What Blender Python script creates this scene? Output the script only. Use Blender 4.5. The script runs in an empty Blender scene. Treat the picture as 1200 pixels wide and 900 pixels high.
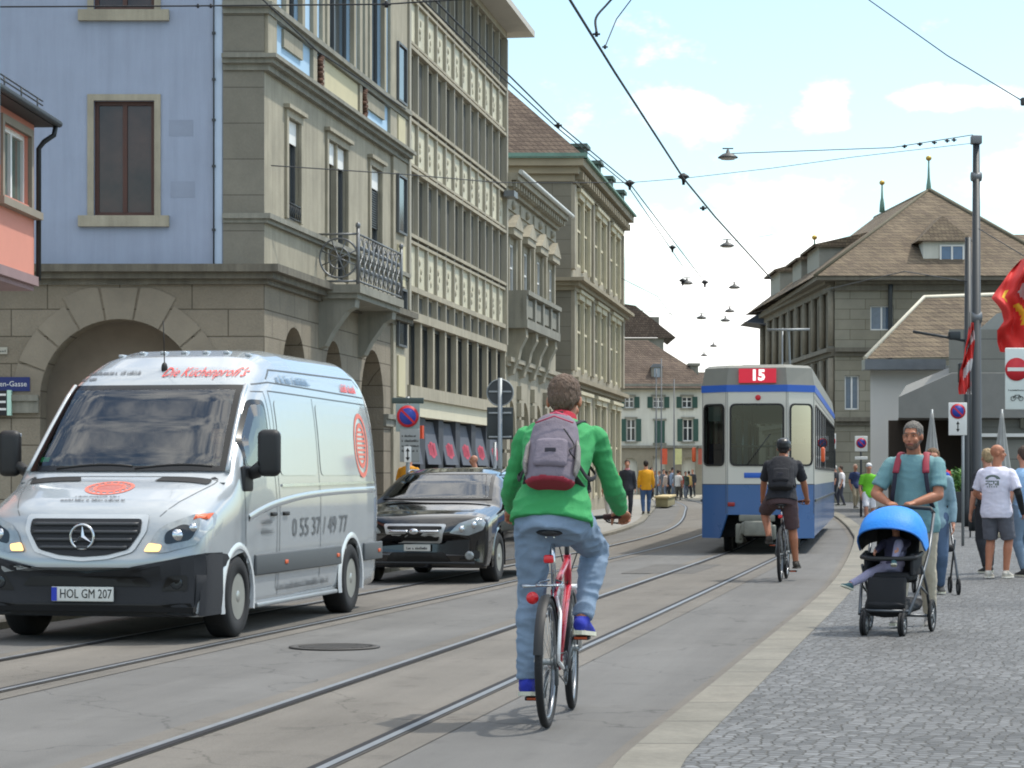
import bpy, bmesh, math, random
from math import sin, cos, pi, sqrt, atan2, radians, floor
from mathutils import Vector, Matrix, noise
from mathutils.bvhtree import BVHTree
random.seed(7)
SC = bpy.context.scene
COL = SC.collection
# ------------------------------------------------------------------ camera, sky, sun, exposure
F, CH, HZ = 2800.0, 1.36, 557.0          # focal length in photo pixels, eye height, horizon row
cam = bpy.data.objects.new('camera', bpy.data.cameras.new('camera'))
COL.objects.link(cam); SC.camera = cam
cam.location = (0, 0, CH); cam.rotation_euler = (radians(90), 0, 0)
cam.data.sensor_width = 36; cam.data.lens = 36 * F / 1200.0
cam.data.shift_y = (HZ - 450) / 1200.0
cam.data.clip_end = 5000
SC.view_settings.view_transform = 'Standard'
SC.view_settings.look = 'None'
SC.view_settings.exposure = 0.68
SC.view_settings.gamma = 1
SC.cycles.max_bounces = 6
SC.cycles.filter_width = 1.9
SC.cycles.transparent_max_bounces = 12
SUNV = Vector((1.35, 0.55, 2.8)).normalized()
sun = bpy.data.objects.new('sun', bpy.data.lights.new('sun', 'SUN'))
COL.objects.link(sun)
sun.data.energy = 2.15; sun.data.angle = radians(1.5); sun.data.color = (1.0, 0.95, 0.86)
sun.rotation_euler = SUNV.to_track_quat('Z', 'Y').to_euler()
world = bpy.data.worlds.new('World'); SC.world = world; world.use_nodes = True
def build_sky():
    nt = world.node_tree; N = nt.nodes; L = nt.links
    bg = N['Background']; bg.inputs['Strength'].default_value = 0.15
    sky = N.new('ShaderNodeTexSky'); sky.sky_type = 'NISHITA'; sky.sun_disc = False
    sky.sun_elevation = math.asin(SUNV.z); sky.sun_rotation = atan2(SUNV.x, SUNV.y)
    sky.air_density = 1.0; sky.dust_density = 1.2; sky.ozone_density = 1.0
    tc = N.new('ShaderNodeTexCoord')
    def blob(x, z, rx, rz):
        mp = N.new('ShaderNodeMapping')
        mp.inputs['Location'].default_value = (-x / rx, 0, -z / rz)
        mp.inputs['Scale'].default_value = (1 / rx, 0, 1 / rz)
        L.new(tc.outputs['Generated'], mp.inputs['Vector'])
        ln = N.new('ShaderNodeVectorMath'); ln.operation = 'LENGTH'; L.new(mp.outputs[0], ln.inputs[0])
        s = N.new('ShaderNodeMath'); s.operation = 'SUBTRACT'; s.inputs[0].default_value = 1.0
        L.new(ln.outputs['Value'], s.inputs[1]); return s.outputs[0]
    acc = None
    for b in [(.075, .150, .022, .012), (.130, .152, .012, .011), (.19, .153, .035, .006), (.085, .078, .05, .036), (.055, .098, .03, .018), (.122, .106, .018, .017), (.07, .055, .10, .035), (.212, .118, .03, .018), (.2, .07, .07, .03),
              (-.3, .4, .3, .14), (.65, .3, .25, .1), (-.6, .5, .3, .18), (.1, .65, .5, .25), (0, .9, .5, .3)]:  # this row: clouds out of view, added to whiten the fill light
        o = blob(*b)
        if acc is None: acc = o
        else:
            m = N.new('ShaderNodeMath'); m.operation = 'MAXIMUM'; L.new(acc, m.inputs[0]); L.new(o, m.inputs[1]); acc = m.outputs[0]
    nz = N.new('ShaderNodeTexNoise'); nz.inputs['Scale'].default_value = 26; nz.inputs['Detail'].default_value = 9; nz.inputs['Roughness'].default_value = .6
    mp = N.new('ShaderNodeMapping'); mp.inputs['Scale'].default_value = (1, 1, 1.7)
    L.new(tc.outputs['Generated'], mp.inputs['Vector']); L.new(mp.outputs[0], nz.inputs['Vector'])
    ml = N.new('ShaderNodeMath'); ml.operation = 'MULTIPLY_ADD'; ml.inputs[1].default_value = 3.2; ml.inputs[2].default_value = -1.75
    L.new(nz.outputs['Fac'], ml.inputs[0])
    mc = N.new('ShaderNodeMath'); mc.operation = 'MAXIMUM'; mc.inputs[1].default_value = -0.45; L.new(acc, mc.inputs[0])
    ad = N.new('ShaderNodeMath'); ad.operation = 'ADD'; L.new(mc.outputs[0], ad.inputs[0]); L.new(ml.outputs[0], ad.inputs[1])
    rp = N.new('ShaderNodeMapRange'); rp.interpolation_type = 'SMOOTHSTEP'
    rp.inputs['From Min'].default_value = -0.3; rp.inputs['From Max'].default_value = 0.75
    L.new(ad.outputs[0], rp.inputs['Value'])
    tint = N.new('ShaderNodeMixRGB'); tint.blend_type = 'MULTIPLY'; tint.inputs[0].default_value = 1
    tint.inputs[2].default_value = SKY_TINT
    L.new(sky.outputs[0], tint.inputs[1])
    mix = N.new('ShaderNodeMixRGB'); mix.inputs[2].default_value = CLOUD
    L.new(rp.outputs[0], mix.inputs[0]); L.new(tint.outputs[0], mix.inputs[1])
    L.new(mix.outputs[0], bg.inputs['Color'])
SKY_TINT = (1.0, 1.08, 1.02, 1)
CLOUD = (8.6, 8.5, 8.2, 1)
build_sky()

# ------------------------------------------------------------------ helpers
def V(*a): return Vector(a)
def at(px, py, Y): return Vector(((px - 600) / F * Y, Y, CH + (HZ - py) / F * Y))
def gp(px, py, z=0.0):
    Y = F * (CH - z) / (py - HZ); return Vector(((px - 600) / F * Y, Y, z))
def hexc(h):
    h = h.lstrip('#'); r = []
    for i in (0, 2, 4):
        v = int(h[i:i + 2], 16) / 255; r.append(v / 12.92 if v <= .04045 else ((v + .055) / 1.055) ** 2.4)
    return (r[0], r[1], r[2], 1)

MATS = {}
def mat(name, col, rough=.6, metal=0, var=.12, vs=3.0, bump=0.0, bs=40.0, coat=0, spec=.5, streak=0.0, emit=0, stretch=None):
    """principled material: base colour broken up by two noises, plus a fine bump"""
    if name in MATS: return MATS[name]
    m = bpy.data.materials.new(name); m.use_nodes = True; MATS[name] = m
    nt = m.node_tree; N = nt.nodes; L = nt.links; p = N['Principled BSDF']
    c = hexc(col) if isinstance(col, str) else (*col, 1)
    p.inputs['Roughness'].default_value = rough; p.inputs['Metallic'].default_value = metal
    p.inputs['Specular IOR Level'].default_value = spec; p.inputs['Coat Weight'].default_value = coat
    p.inputs['Coat Roughness'].default_value = .04
    tc = N.new('ShaderNodeTexCoord'); src = tc.outputs['Object']
    if stretch:
        mp = N.new('ShaderNodeMapping'); mp.inputs['Scale'].default_value = stretch; L.new(src, mp.inputs[0]); src = mp.outputs[0]
    if var:
        n1 = N.new('ShaderNodeTexNoise'); n1.inputs['Scale'].default_value = vs; n1.inputs['Detail'].default_value = 7; n1.inputs['Roughness'].default_value = .62
        L.new(src, n1.inputs['Vector'])
        mr = N.new('ShaderNodeMapRange'); mr.inputs['From Min'].default_value = .28; mr.inputs['From Max'].default_value = .72
        mr.inputs['To Min'].default_value = 1 - var; mr.inputs['To Max'].default_value = 1 + var
        L.new(n1.outputs['Fac'], mr.inputs['Value'])
        mx = N.new('ShaderNodeVectorMath'); mx.operation = 'SCALE'; mx.inputs[0].default_value = c[:3]
        sc_ = mr.outputs[0]
        if streak:      # rain streaks and grime running down the wall
            ms = N.new('ShaderNodeMapping'); ms.inputs['Scale'].default_value = (5, 5, .35); L.new(tc.outputs['Object'], ms.inputs[0])
            ns = N.new('ShaderNodeTexNoise'); ns.inputs['Scale'].default_value = 1; ns.inputs['Detail'].default_value = 6; ns.inputs['Roughness'].default_value = .7; L.new(ms.outputs[0], ns.inputs['Vector'])
            rs = N.new('ShaderNodeMapRange'); rs.inputs['From Min'].default_value = .35; rs.inputs['From Max'].default_value = .62; rs.inputs['To Min'].default_value = 1 - streak * 1.8; rs.inputs['To Max'].default_value = 1 + streak * .4; L.new(ns.outputs['Fac'], rs.inputs['Value'])
            mu = N.new('ShaderNodeMath'); mu.operation = 'MULTIPLY'; L.new(sc_, mu.inputs[0]); L.new(rs.outputs[0], mu.inputs[1]); sc_ = mu.outputs[0]
        L.new(sc_, mx.inputs['Scale']); L.new(mx.outputs[0], p.inputs['Base Color'])
        r2 = N.new('ShaderNodeMapRange'); r2.inputs['To Min'].default_value = max(.02, rough - .1); r2.inputs['To Max'].default_value = min(1, rough + .1)
        L.new(n1.outputs['Fac'], r2.inputs['Value']); L.new(r2.outputs[0], p.inputs['Roughness'])
    else: p.inputs['Base Color'].default_value = c
    if bump:
        n2 = N.new('ShaderNodeTexNoise'); n2.inputs['Scale'].default_value = bs; n2.inputs['Detail'].default_value = 4
        L.new(src, n2.inputs['Vector'])
        b = N.new('ShaderNodeBump'); b.inputs['Strength'].default_value = bump; b.inputs['Distance'].default_value = .02
        L.new(n2.outputs['Fac'], b.inputs['Height']); L.new(b.outputs[0], p.inputs['Normal'])
    if emit:
        p.inputs['Emission Color'].default_value = c; p.inputs['Emission Strength'].default_value = emit
    return m

def mat_block(name, col, col2, mortar, bw, bh, ms=.012, rough=.85, var=.15, bump=.5, wallmap=True, off=.5, wob=0.0, dist=.02, stain=.25, vs=.8, spec=.3):
    """coursed blocks (ashlar, tiles, setts): brick texture laid on the wall or on the ground, stained by noise"""
    if name in MATS: return MATS[name]
    m = bpy.data.materials.new(name); m.use_nodes = True; MATS[name] = m
    nt = m.node_tree; N = nt.nodes; L = nt.links; p = N['Principled BSDF']
    p.inputs['Roughness'].default_value = rough; p.inputs['Specular IOR Level'].default_value = spec
    tc = N.new('ShaderNodeTexCoord'); src = tc.outputs['Object']
    if wallmap:
        sp = N.new('ShaderNodeSeparateXYZ'); L.new(src, sp.inputs[0])
        a = N.new('ShaderNodeMath'); a.operation = 'ADD'; L.new(sp.outputs[0], a.inputs[0]); L.new(sp.outputs[1], a.inputs[1])
        cb = N.new('ShaderNodeCombineXYZ'); L.new(a.outputs[0], cb.inputs[0]); L.new(sp.outputs[2], cb.inputs[1]); vec = cb.outputs[0]
    else: vec = src
    if wob:
        nw = N.new('ShaderNodeTexNoise'); nw.inputs['Scale'].default_value = wob[1]; nw.inputs['Detail'].default_value = 2; L.new(src, nw.inputs['Vector'])
        vm = N.new('ShaderNodeVectorMath'); vm.operation = 'SCALE'; vm.inputs['Scale'].default_value = wob[0]; L.new(nw.outputs['Color'], vm.inputs[0])
        va = N.new('ShaderNodeVectorMath'); va.operation = 'ADD'; L.new(vec, va.inputs[0]); L.new(vm.outputs[0], va.inputs[1]); vec = va.outputs[0]
    br = N.new('ShaderNodeTexBrick'); br.offset = off
    br.inputs['Color1'].default_value = hexc(col); br.inputs['Color2'].default_value = hexc(col2); br.inputs['Mortar'].default_value = hexc(mortar)
    br.inputs['Scale'].default_value = 1; br.inputs['Brick Width'].default_value = bw; br.inputs['Row Height'].default_value = bh
    br.inputs['Mortar Size'].default_value = ms; br.inputs['Mortar Smooth'].default_value = .3; br.inputs['Bias'].default_value = 0
    L.new(vec, br.inputs['Vector'])
    n1 = N.new('ShaderNodeTexNoise'); n1.inputs['Scale'].default_value = vs; n1.inputs['Detail'].default_value = 8; n1.inputs['Roughness'].default_value = .65
    L.new(src, n1.inputs['Vector'])
    mr = N.new('ShaderNodeMapRange'); mr.inputs['From Min'].default_value = .3; mr.inputs['From Max'].default_value = .7
    mr.inputs['To Min'].default_value = 1 - stain; mr.inputs['To Max'].default_value = 1 + stain; L.new(n1.outputs['Fac'], mr.inputs['Value'])
    n3 = N.new('ShaderNodeTexNoise'); n3.inputs['Scale'].default_value = 25; n3.inputs['Detail'].default_value = 5; L.new(src, n3.inputs['Vector'])
    m3 = N.new('ShaderNodeMapRange'); m3.inputs['To Min'].default_value = 1 - var; m3.inputs['To Max'].default_value = 1 + var; L.new(n3.outputs['Fac'], m3.inputs['Value'])
    mm = N.new('ShaderNodeMath'); mm.operation = 'MULTIPLY'; L.new(mr.outputs[0], mm.inputs[0]); L.new(m3.outputs[0], mm.inputs[1])
    sc = N.new('ShaderNodeVectorMath'); sc.operation = 'SCALE'; L.new(br.outputs['Color'], sc.inputs[0]); L.new(mm.outputs[0], sc.inputs['Scale'])
    L.new(sc.outputs[0], p.inputs['Base Color'])
    iv = N.new('ShaderNodeMath'); iv.operation = 'MULTIPLY_ADD'; iv.inputs[1].default_value = -1; L.new(br.outputs['Fac'], iv.inputs[0]); L.new(n3.outputs['Fac'], iv.inputs[2])
    b = N.new('ShaderNodeBump'); b.inputs['Strength'].default_value = bump; b.inputs['Distance'].default_value = dist
    L.new(iv.outputs[0], b.inputs['Height']); L.new(b.outputs[0], p.inputs['Normal'])
    return m

def mat_glass(name, tint=(.75, .85, .82), ior=1.5, rough=.0, k=1.0, add=0.0):
    if name in MATS: return MATS[name]
    m = bpy.data.materials.new(name); m.use_nodes = True; MATS[name] = m
    nt = m.node_tree; N = nt.nodes; L = nt.links; N.remove(N['Principled BSDF']); out = N['Material Output']
    t = N.new('ShaderNodeBsdfTransparent'); t.inputs[0].default_value = (*tint, 1)
    g = N.new('ShaderNodeBsdfGlossy'); g.inputs['Roughness'].default_value = rough; g.inputs[0].default_value = (.95, .97, 1, 1)
    f = N.new('ShaderNodeFresnel'); f.inputs[0].default_value = ior
    ma = N.new('ShaderNodeMath'); ma.operation = 'MULTIPLY_ADD'; ma.inputs[1].default_value = k; ma.inputs[2].default_value = add; ma.use_clamp = True
    L.new(f.outputs[0], ma.inputs[0])
    x = N.new('ShaderNodeMixShader'); L.new(ma.outputs[0], x.inputs[0]); L.new(t.outputs[0], x.inputs[1]); L.new(g.outputs[0], x.inputs[2])
    L.new(x.outputs[0], out.inputs['Surface']); return m

def mat_setts(name):
    """small hand-cut granite setts: irregular cells, dark sunken joints, worn tops"""
    m = bpy.data.materials.new(name); m.use_nodes = True; MATS[name] = m
    nt = m.node_tree; N = nt.nodes; L = nt.links; p = N['Principled BSDF']; p.inputs['Roughness'].default_value = .72; p.inputs['Specular IOR Level'].default_value = .4
    tc = N.new('ShaderNodeTexCoord'); mp = N.new('ShaderNodeMapping'); mp.inputs['Scale'].default_value = (14.0, 12.0, 1); mp.inputs['Rotation'].default_value = (0, 0, .35); L.new(tc.outputs['Object'], mp.inputs[0])
    nw = N.new('ShaderNodeTexNoise'); nw.inputs['Scale'].default_value = .16; nw.inputs['Detail'].default_value = 2; L.new(mp.outputs[0], nw.inputs['Vector'])
    sc = N.new('ShaderNodeVectorMath'); sc.operation = 'SCALE'; sc.inputs['Scale'].default_value = 2.0; L.new(nw.outputs['Color'], sc.inputs[0])
    ad = N.new('ShaderNodeVectorMath'); ad.operation = 'ADD'; L.new(mp.outputs[0], ad.inputs[0]); L.new(sc.outputs[0], ad.inputs[1])
    v1 = N.new('ShaderNodeTexVoronoi'); v1.voronoi_dimensions = '2D'; v1.inputs['Scale'].default_value = 1; v1.inputs['Randomness'].default_value = .6
    v2 = N.new('ShaderNodeTexVoronoi'); v2.voronoi_dimensions = '2D'; v2.feature = 'DISTANCE_TO_EDGE'; v2.inputs['Scale'].default_value = 1; v2.inputs['Randomness'].default_value = .6
    L.new(ad.outputs[0], v1.inputs['Vector']); L.new(ad.outputs[0], v2.inputs['Vector'])
    hs = N.new('ShaderNodeSeparateColor'); L.new(v1.outputs['Color'], hs.inputs[0])
    cr = N.new('ShaderNodeMapRange'); cr.inputs['To Min'].default_value = .6; cr.inputs['To Max'].default_value = 1.3; L.new(hs.outputs[0], cr.inputs['Value'])
    n1 = N.new('ShaderNodeTexNoise'); n1.inputs['Scale'].default_value = .55; n1.inputs['Detail'].default_value = 7; L.new(tc.outputs['Object'], n1.inputs['Vector'])
    c2 = N.new('ShaderNodeMapRange'); c2.inputs['From Min'].default_value = .3; c2.inputs['From Max'].default_value = .7; c2.inputs['To Min'].default_value = .78; c2.inputs['To Max'].default_value = 1.2; L.new(n1.outputs['Fac'], c2.inputs['Value'])
    mu = N.new('ShaderNodeMath'); mu.operation = 'MULTIPLY'; L.new(cr.outputs[0], mu.inputs[0]); L.new(c2.outputs[0], mu.inputs[1])
    n3 = N.new('ShaderNodeTexNoise'); n3.inputs['Scale'].default_value = 60; n3.inputs['Detail'].default_value = 4; L.new(tc.outputs['Object'], n3.inputs['Vector'])
    c3 = N.new('ShaderNodeMapRange'); c3.inputs['To Min'].default_value = .7; c3.inputs['To Max'].default_value = 1.3; L.new(n3.outputs['Fac'], c3.inputs['Value'])
    m2 = N.new('ShaderNodeMath'); m2.operation = 'MULTIPLY'; L.new(mu.outputs[0], m2.inputs[0]); L.new(c3.outputs[0], m2.inputs[1])
    st = N.new('ShaderNodeVectorMath'); st.operation = 'SCALE'; st.inputs[0].default_value = hexc('#626364')[:3]; L.new(m2.outputs[0], st.inputs['Scale'])
    jr = N.new('ShaderNodeMapRange'); jr.interpolation_type = 'SMOOTHSTEP'; jr.inputs['From Min'].default_value = .0; jr.inputs['From Max'].default_value = .15; L.new(v2.outputs['Distance'], jr.inputs['Value'])
    mx = N.new('ShaderNodeMixRGB'); mx.inputs[1].default_value = hexc('#46443f'); L.new(jr.outputs[0], mx.inputs[0]); L.new(st.outputs[0], mx.inputs[2]); L.new(mx.outputs[0], p.inputs['Base Color'])
    hb = N.new('ShaderNodeMath'); hb.operation = 'MULTIPLY_ADD'; hb.inputs[1].default_value = .25; L.new(n3.outputs['Fac'], hb.inputs[0]); L.new(jr.outputs[0], hb.inputs[2])
    b = N.new('ShaderNodeBump'); b.inputs['Strength'].default_value = .6; b.inputs['Distance'].default_value = .014; L.new(hb.outputs[0], b.inputs['Height']); L.new(b.outputs[0], p.inputs['Normal'])
    return m
def mat_asphalt(name, col):
    """worn asphalt: aggregate speckle, long wheel streaks, stains and fine cracks"""
    m = bpy.data.materials.new(name); m.use_nodes = True; MATS[name] = m
    nt = m.node_tree; N = nt.nodes; L = nt.links; p = N['Principled BSDF']; p.inputs['Roughness'].default_value = .88; p.inputs['Specular IOR Level'].default_value = .3
    tc = N.new('ShaderNodeTexCoord'); fac = []
    def nz(scale, det, lo, hi, stretch=None, rot=.19, f0=.3, f1=.7):
        src = tc.outputs['Object']
        if stretch:
            r = N.new('ShaderNodeMapping'); r.inputs['Rotation'].default_value = (0, 0, rot); L.new(src, r.inputs[0])
            q = N.new('ShaderNodeMapping'); q.inputs['Scale'].default_value = stretch; L.new(r.outputs[0], q.inputs[0]); src = q.outputs[0]
        n = N.new('ShaderNodeTexNoise'); n.inputs['Scale'].default_value = scale; n.inputs['Detail'].default_value = det; n.inputs['Roughness'].default_value = .65; L.new(src, n.inputs['Vector'])
        c = N.new('ShaderNodeMapRange'); c.inputs['From Min'].default_value = f0; c.inputs['From Max'].default_value = f1; c.inputs['To Min'].default_value = lo; c.inputs['To Max'].default_value = hi; L.new(n.outputs['Fac'], c.inputs['Value']); return c.outputs[0], n.outputs['Fac']
    a, _ = nz(.45, 6, .84, 1.13); b_, _ = nz(1.0, 5, .86, 1.12, (2.2, .09, 1)); s_, sf = nz(170, 3, .72, 1.28); d_, _ = nz(2.2, 4, .86, 1.0, None, 0, .34, .42)
    acc = a
    for q in (b_, s_, d_):
        mm = N.new('ShaderNodeMath'); mm.operation = 'MULTIPLY'; L.new(acc, mm.inputs[0]); L.new(q, mm.inputs[1]); acc = mm.outputs[0]
    nw = N.new('ShaderNodeTexNoise'); nw.inputs['Scale'].default_value = 1.6; nw.inputs['Detail'].default_value = 5; L.new(tc.outputs['Object'], nw.inputs['Vector'])
    ad = N.new('ShaderNodeVectorMath'); ad.operation = 'MULTIPLY_ADD'; ad.inputs[1].default_value = (1.1, 1.1, 0); L.new(nw.outputs['Color'], ad.inputs[0]); L.new(tc.outputs['Object'], ad.inputs[2])
    vo = N.new('ShaderNodeTexVoronoi'); vo.voronoi_dimensions = '2D'; vo.feature = 'DISTANCE_TO_EDGE'; vo.inputs['Scale'].default_value = .33; L.new(ad.outputs[0], vo.inputs['Vector'])
    ck = N.new('ShaderNodeMapRange'); ck.inputs['From Min'].default_value = .0; ck.inputs['From Max'].default_value = .006; ck.inputs['To Min'].default_value = .62; ck.inputs['To Max'].default_value = 1; L.new(vo.outputs['Distance'], ck.inputs['Value'])
    mm = N.new('ShaderNodeMath'); mm.operation = 'MULTIPLY'; L.new(acc, mm.inputs[0]); L.new(ck.outputs[0], mm.inputs[1])
    st = N.new('ShaderNodeVectorMath'); st.operation = 'SCALE'; st.inputs[0].default_value = hexc(col)[:3]; L.new(mm.outputs[0], st.inputs['Scale']); L.new(st.outputs[0], p.inputs['Base Color'])
    b = N.new('ShaderNodeBump'); b.inputs['Strength'].default_value = .4; b.inputs['Distance'].default_value = .012; L.new(sf, b.inputs['Height']); L.new(b.outputs[0], p.inputs['Normal'])
    return m
def strokes(M, w, h, lines=1, seed=1, weight=.62):
    """lettering too small to read: rows of word-like strokes in the plane of M"""
    rnd = random.Random(seed); mb = MB(); lh = h / lines
    for l in range(lines):
        y = h / 2 - lh * (l + .5); x = -w / 2; end = w / 2 * rnd.uniform(.7, 1)
        while x < end:
            cw = lh * rnd.uniform(.18, .34); up = lh * weight * rnd.choice((.5, .5, .72))
            k = rnd.random(); t = lh * .10; z0 = -lh * weight / 2
            if k < .12: x += cw; continue
            def q(a, b, c, d): mb.quad(M @ V(a, y + c, 0), M @ V(b, y + c, 0), M @ V(b, y + d, 0), M @ V(a, y + d, 0))
            q(x, x + t, z0, z0 + up); q(x + t, x + cw * .8, z0 + up - t, z0 + up) if k > .5 else q(x + t, x + cw * .8, z0, z0 + t); q(x + cw * .8 - t, x + cw * .8, z0, z0 + up * .6) if k > .35 else None
            x += cw
    return mb
class MB:
    def __init__(s): s.v = []; s.f = []; s.m = []; s.sm = []
    def add(s, verts, faces, m=0, smooth=False):
        b = len(s.v); s.v += [Vector(p) for p in verts]
        for f in faces: s.f.append([b + i for i in f]); s.m.append(m); s.sm.append(smooth)
        return s
    def hexa(s, p, m=0): return s.add(p, [(0, 3, 2, 1), (4, 5, 6, 7), (0, 1, 5, 4), (1, 2, 6, 5), (2, 3, 7, 6), (3, 0, 4, 7)], m)
    def b(s, x0, x1, y0, y1, z0, z1, m=0):
        return s.hexa([(x0, y0, z0), (x1, y0, z0), (x1, y1, z0), (x0, y1, z0), (x0, y0, z1), (x1, y0, z1), (x1, y1, z1), (x0, y1, z1)], m)
    def fb(s, fr, u0, u1, v0, v1, w0, w1, m=0):
        return s.hexa([fr(u0, v0, w1), fr(u1, v0, w1), fr(u1, v0, w0), fr(u0, v0, w0), fr(u0, v1, w1), fr(u1, v1, w1), fr(u1, v1, w0), fr(u0, v1, w0)], m)
    def rb(s, c, size, r=.02, seg=2, m=0, M=None, smooth=True):
        bm = bmesh.new(); bmesh.ops.create_cube(bm, size=1)
        bmesh.ops.scale(bm, vec=size, verts=bm.verts)
        bmesh.ops.bevel(bm, geom=bm.edges[:], offset=min(r, min(size) * .49), segments=seg, profile=.5, affect='EDGES')
        T = Matrix.Translation(Vector(c)) @ (M.to_4x4() if M is not None else Matrix.Identity(4))
        s.add([T @ v.co for v in bm.verts], [[v.index for v in f.verts] for f in bm.faces], m, smooth); bm.free(); return s
    def quad(s, a, b, c, d, m=0, smooth=False): return s.add([a, b, c, d], [(0, 1, 2, 3)], m, smooth)
    def poly(s, pts, m=0): return s.add(pts, [list(range(len(pts)))], m)
    def rings(s, rings, m=0, smooth=True, closed=True, cap=True, loop=False):
        n = len(rings[0]); b = len(s.v)
        for r in rings: s.v += [Vector(p) for p in r]
        K = len(rings)
        for i in range(K if loop else K - 1):
            j2 = (i + 1) % K
            for k in range(n if closed else n - 1):
                k2 = (k + 1) % n
                s.f.append([b + i * n + k, b + i * n + k2, b + j2 * n + k2, b + j2 * n + k]); s.m.append(m); s.sm.append(smooth)
        if cap and closed and not loop:
            s.f.append([b + k for k in range(n)][::-1]); s.m.append(m); s.sm.append(False)
            s.f.append([b + (K - 1) * n + k for k in range(n)]); s.m.append(m); s.sm.append(False)
        return s
    def tube(s, pts, r, n=8, m=0, cap=True, side=None, loop=False, rnd=False):
        """sweep of ellipses; r: number, or list of numbers / (rx, ry)"""
        pts = [Vector(p) for p in pts]; K = len(pts)
        rr = [(q if isinstance(q, (tuple, list)) else (q, q)) for q in (r if isinstance(r, list) else [r] * K)]
        tans = []
        for i in range(K):
            if loop: t = pts[(i + 1) % K] - pts[i - 1]
            else: t = (pts[min(i + 1, K - 1)] - pts[max(i - 1, 0)])
            tans.append(t.normalized() if t.length > 1e-9 else Vector((0, 0, 1)))
        if side is None:
            t = tans[0]; side = Vector((0, 0, 1)) if abs(t.z) < .8 else Vector((1, 0, 0))
            side = side - t * side.dot(t)
        sv = Vector(side); R = []
        fr = []
        for t in tans:
            x = sv - t * sv.dot(t)
            if x.length < 1e-5: x = t.orthogonal()
            x.normalize(); sv = x if side is None else x; fr.append((x, t.cross(x)))
        def ring(c, x, y, a, b_): return [c + x * (a * cos(2 * pi * k / n)) + y * (b_ * sin(2 * pi * k / n)) for k in range(n)]
        if rnd and not loop:
            for q in (.15, .5, .8): 
                h = sqrt(1 - (1 - q) ** 2) ; c = pts[0] - tans[0] * (min(rr[0]) * (1 - q)) * 1.0
                R.append(ring(c, *fr[0], rr[0][0] * h, rr[0][1] * h))
        for i in range(K): R.append(ring(pts[i], *fr[i], *rr[i]))
        if rnd and not loop:
            for q in (.8, .5, .15):
                h = sqrt(1 - (1 - q) ** 2); c = pts[-1] + tans[-1] * (min(rr[-1]) * (1 - q))
                R.append(ring(c, *fr[-1], rr[-1][0] * h, rr[-1][1] * h))
        return s.rings(R, m, True, True, cap, loop)
    def lathe(s, prof, c=(0, 0, 0), axis='z', n=24, m=0, loop=False):
        c = Vector(c); R = []
        for r, h in prof:
            ring = []
            for k in range(n):
                a = 2 * pi * k / n
                if axis == 'z': p = Vector((r * cos(a), r * sin(a), h))
                elif axis == 'x': p = Vector((h, r * cos(a), r * sin(a)))
                else: p = Vector((r * sin(a), h, r * cos(a)))
                ring.append(c + p)
            R.append(ring)
        return s.rings(R, m, True, True, not loop, loop)
    def ell(s, c, r, m=0, nu=14, nv=9, M=None):
        c = Vector(c); R = []
        for j in range(nv):
            t = -pi / 2 + pi * (j + .5) / nv if 0 < j < nv - 1 else (-pi / 2 + .12 if j == 0 else pi / 2 - .12)
            ring = []
            for k in range(nu):
                a = 2 * pi * k / nu; p = Vector((r[0] * cos(t) * cos(a), r[1] * cos(t) * sin(a), r[2] * sin(t)))
                ring.append(c + (M @ p if M is not None else p))
            R.append(ring)
        return s.rings(R, m)
    def wheel_ring(s, c, R, prof, n=40, m=0):
        """torus-like ring round the x axis through c; prof = closed list of (radius, x)"""
        return s.lathe([(q[0], q[1]) for q in prof] + [prof[0]], c, 'x', n, m, loop=False) if False else s._wr(c, prof, n, m)
    def _wr(s, c, prof, n, m):
        c = Vector(c); R = []
        for k in range(n):
            a = 2 * pi * k / n; R.append([c + Vector((x, r * cos(a), r * sin(a))) for r, x in prof])
        return s.rings(R, m, True, True, False, True)
    def xf(s, M):
        s.v = [M @ p for p in s.v]; return s
    def join(s, o, M=None, dm=0):
        b = len(s.v); s.v += [(M @ p if M is not None else p.copy()) for p in o.v]
        for f, m, k in zip(o.f, o.m, o.sm): s.f.append([b + i for i in f]); s.m.append(m + dm); s.sm.append(k)
        return s
    def mesh(s, name, mats=()):
        me = bpy.data.meshes.new(name); me.from_pydata([tuple(p) for p in s.v], [], s.f)
        for m in mats: me.materials.append(m)
        if s.f:
            me.polygons.foreach_set('material_index', s.m); me.polygons.foreach_set('use_smooth', s.sm)
        me.update(); return me
    def build(s, name, mats, parent=None, world=False, fixn=True):
        if not isinstance(mats, (list, tuple)): mats = [mats]
        if world and parent is not None:
            r = parent
            while r.parent: r = r.parent
            s.xf((Matrix.Translation(r.location) @ Matrix.Rotation(r.rotation_euler.z, 4, 'Z')).inverted())
        me = s.mesh(name, mats)
        if fixn:
            bm = bmesh.new(); bm.from_mesh(me); bmesh.ops.recalc_face_normals(bm, faces=bm.faces); bm.to_mesh(me); bm.free()
        o = bpy.data.objects.new(name, me); COL.objects.link(o); o.parent = parent
        return o

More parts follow.
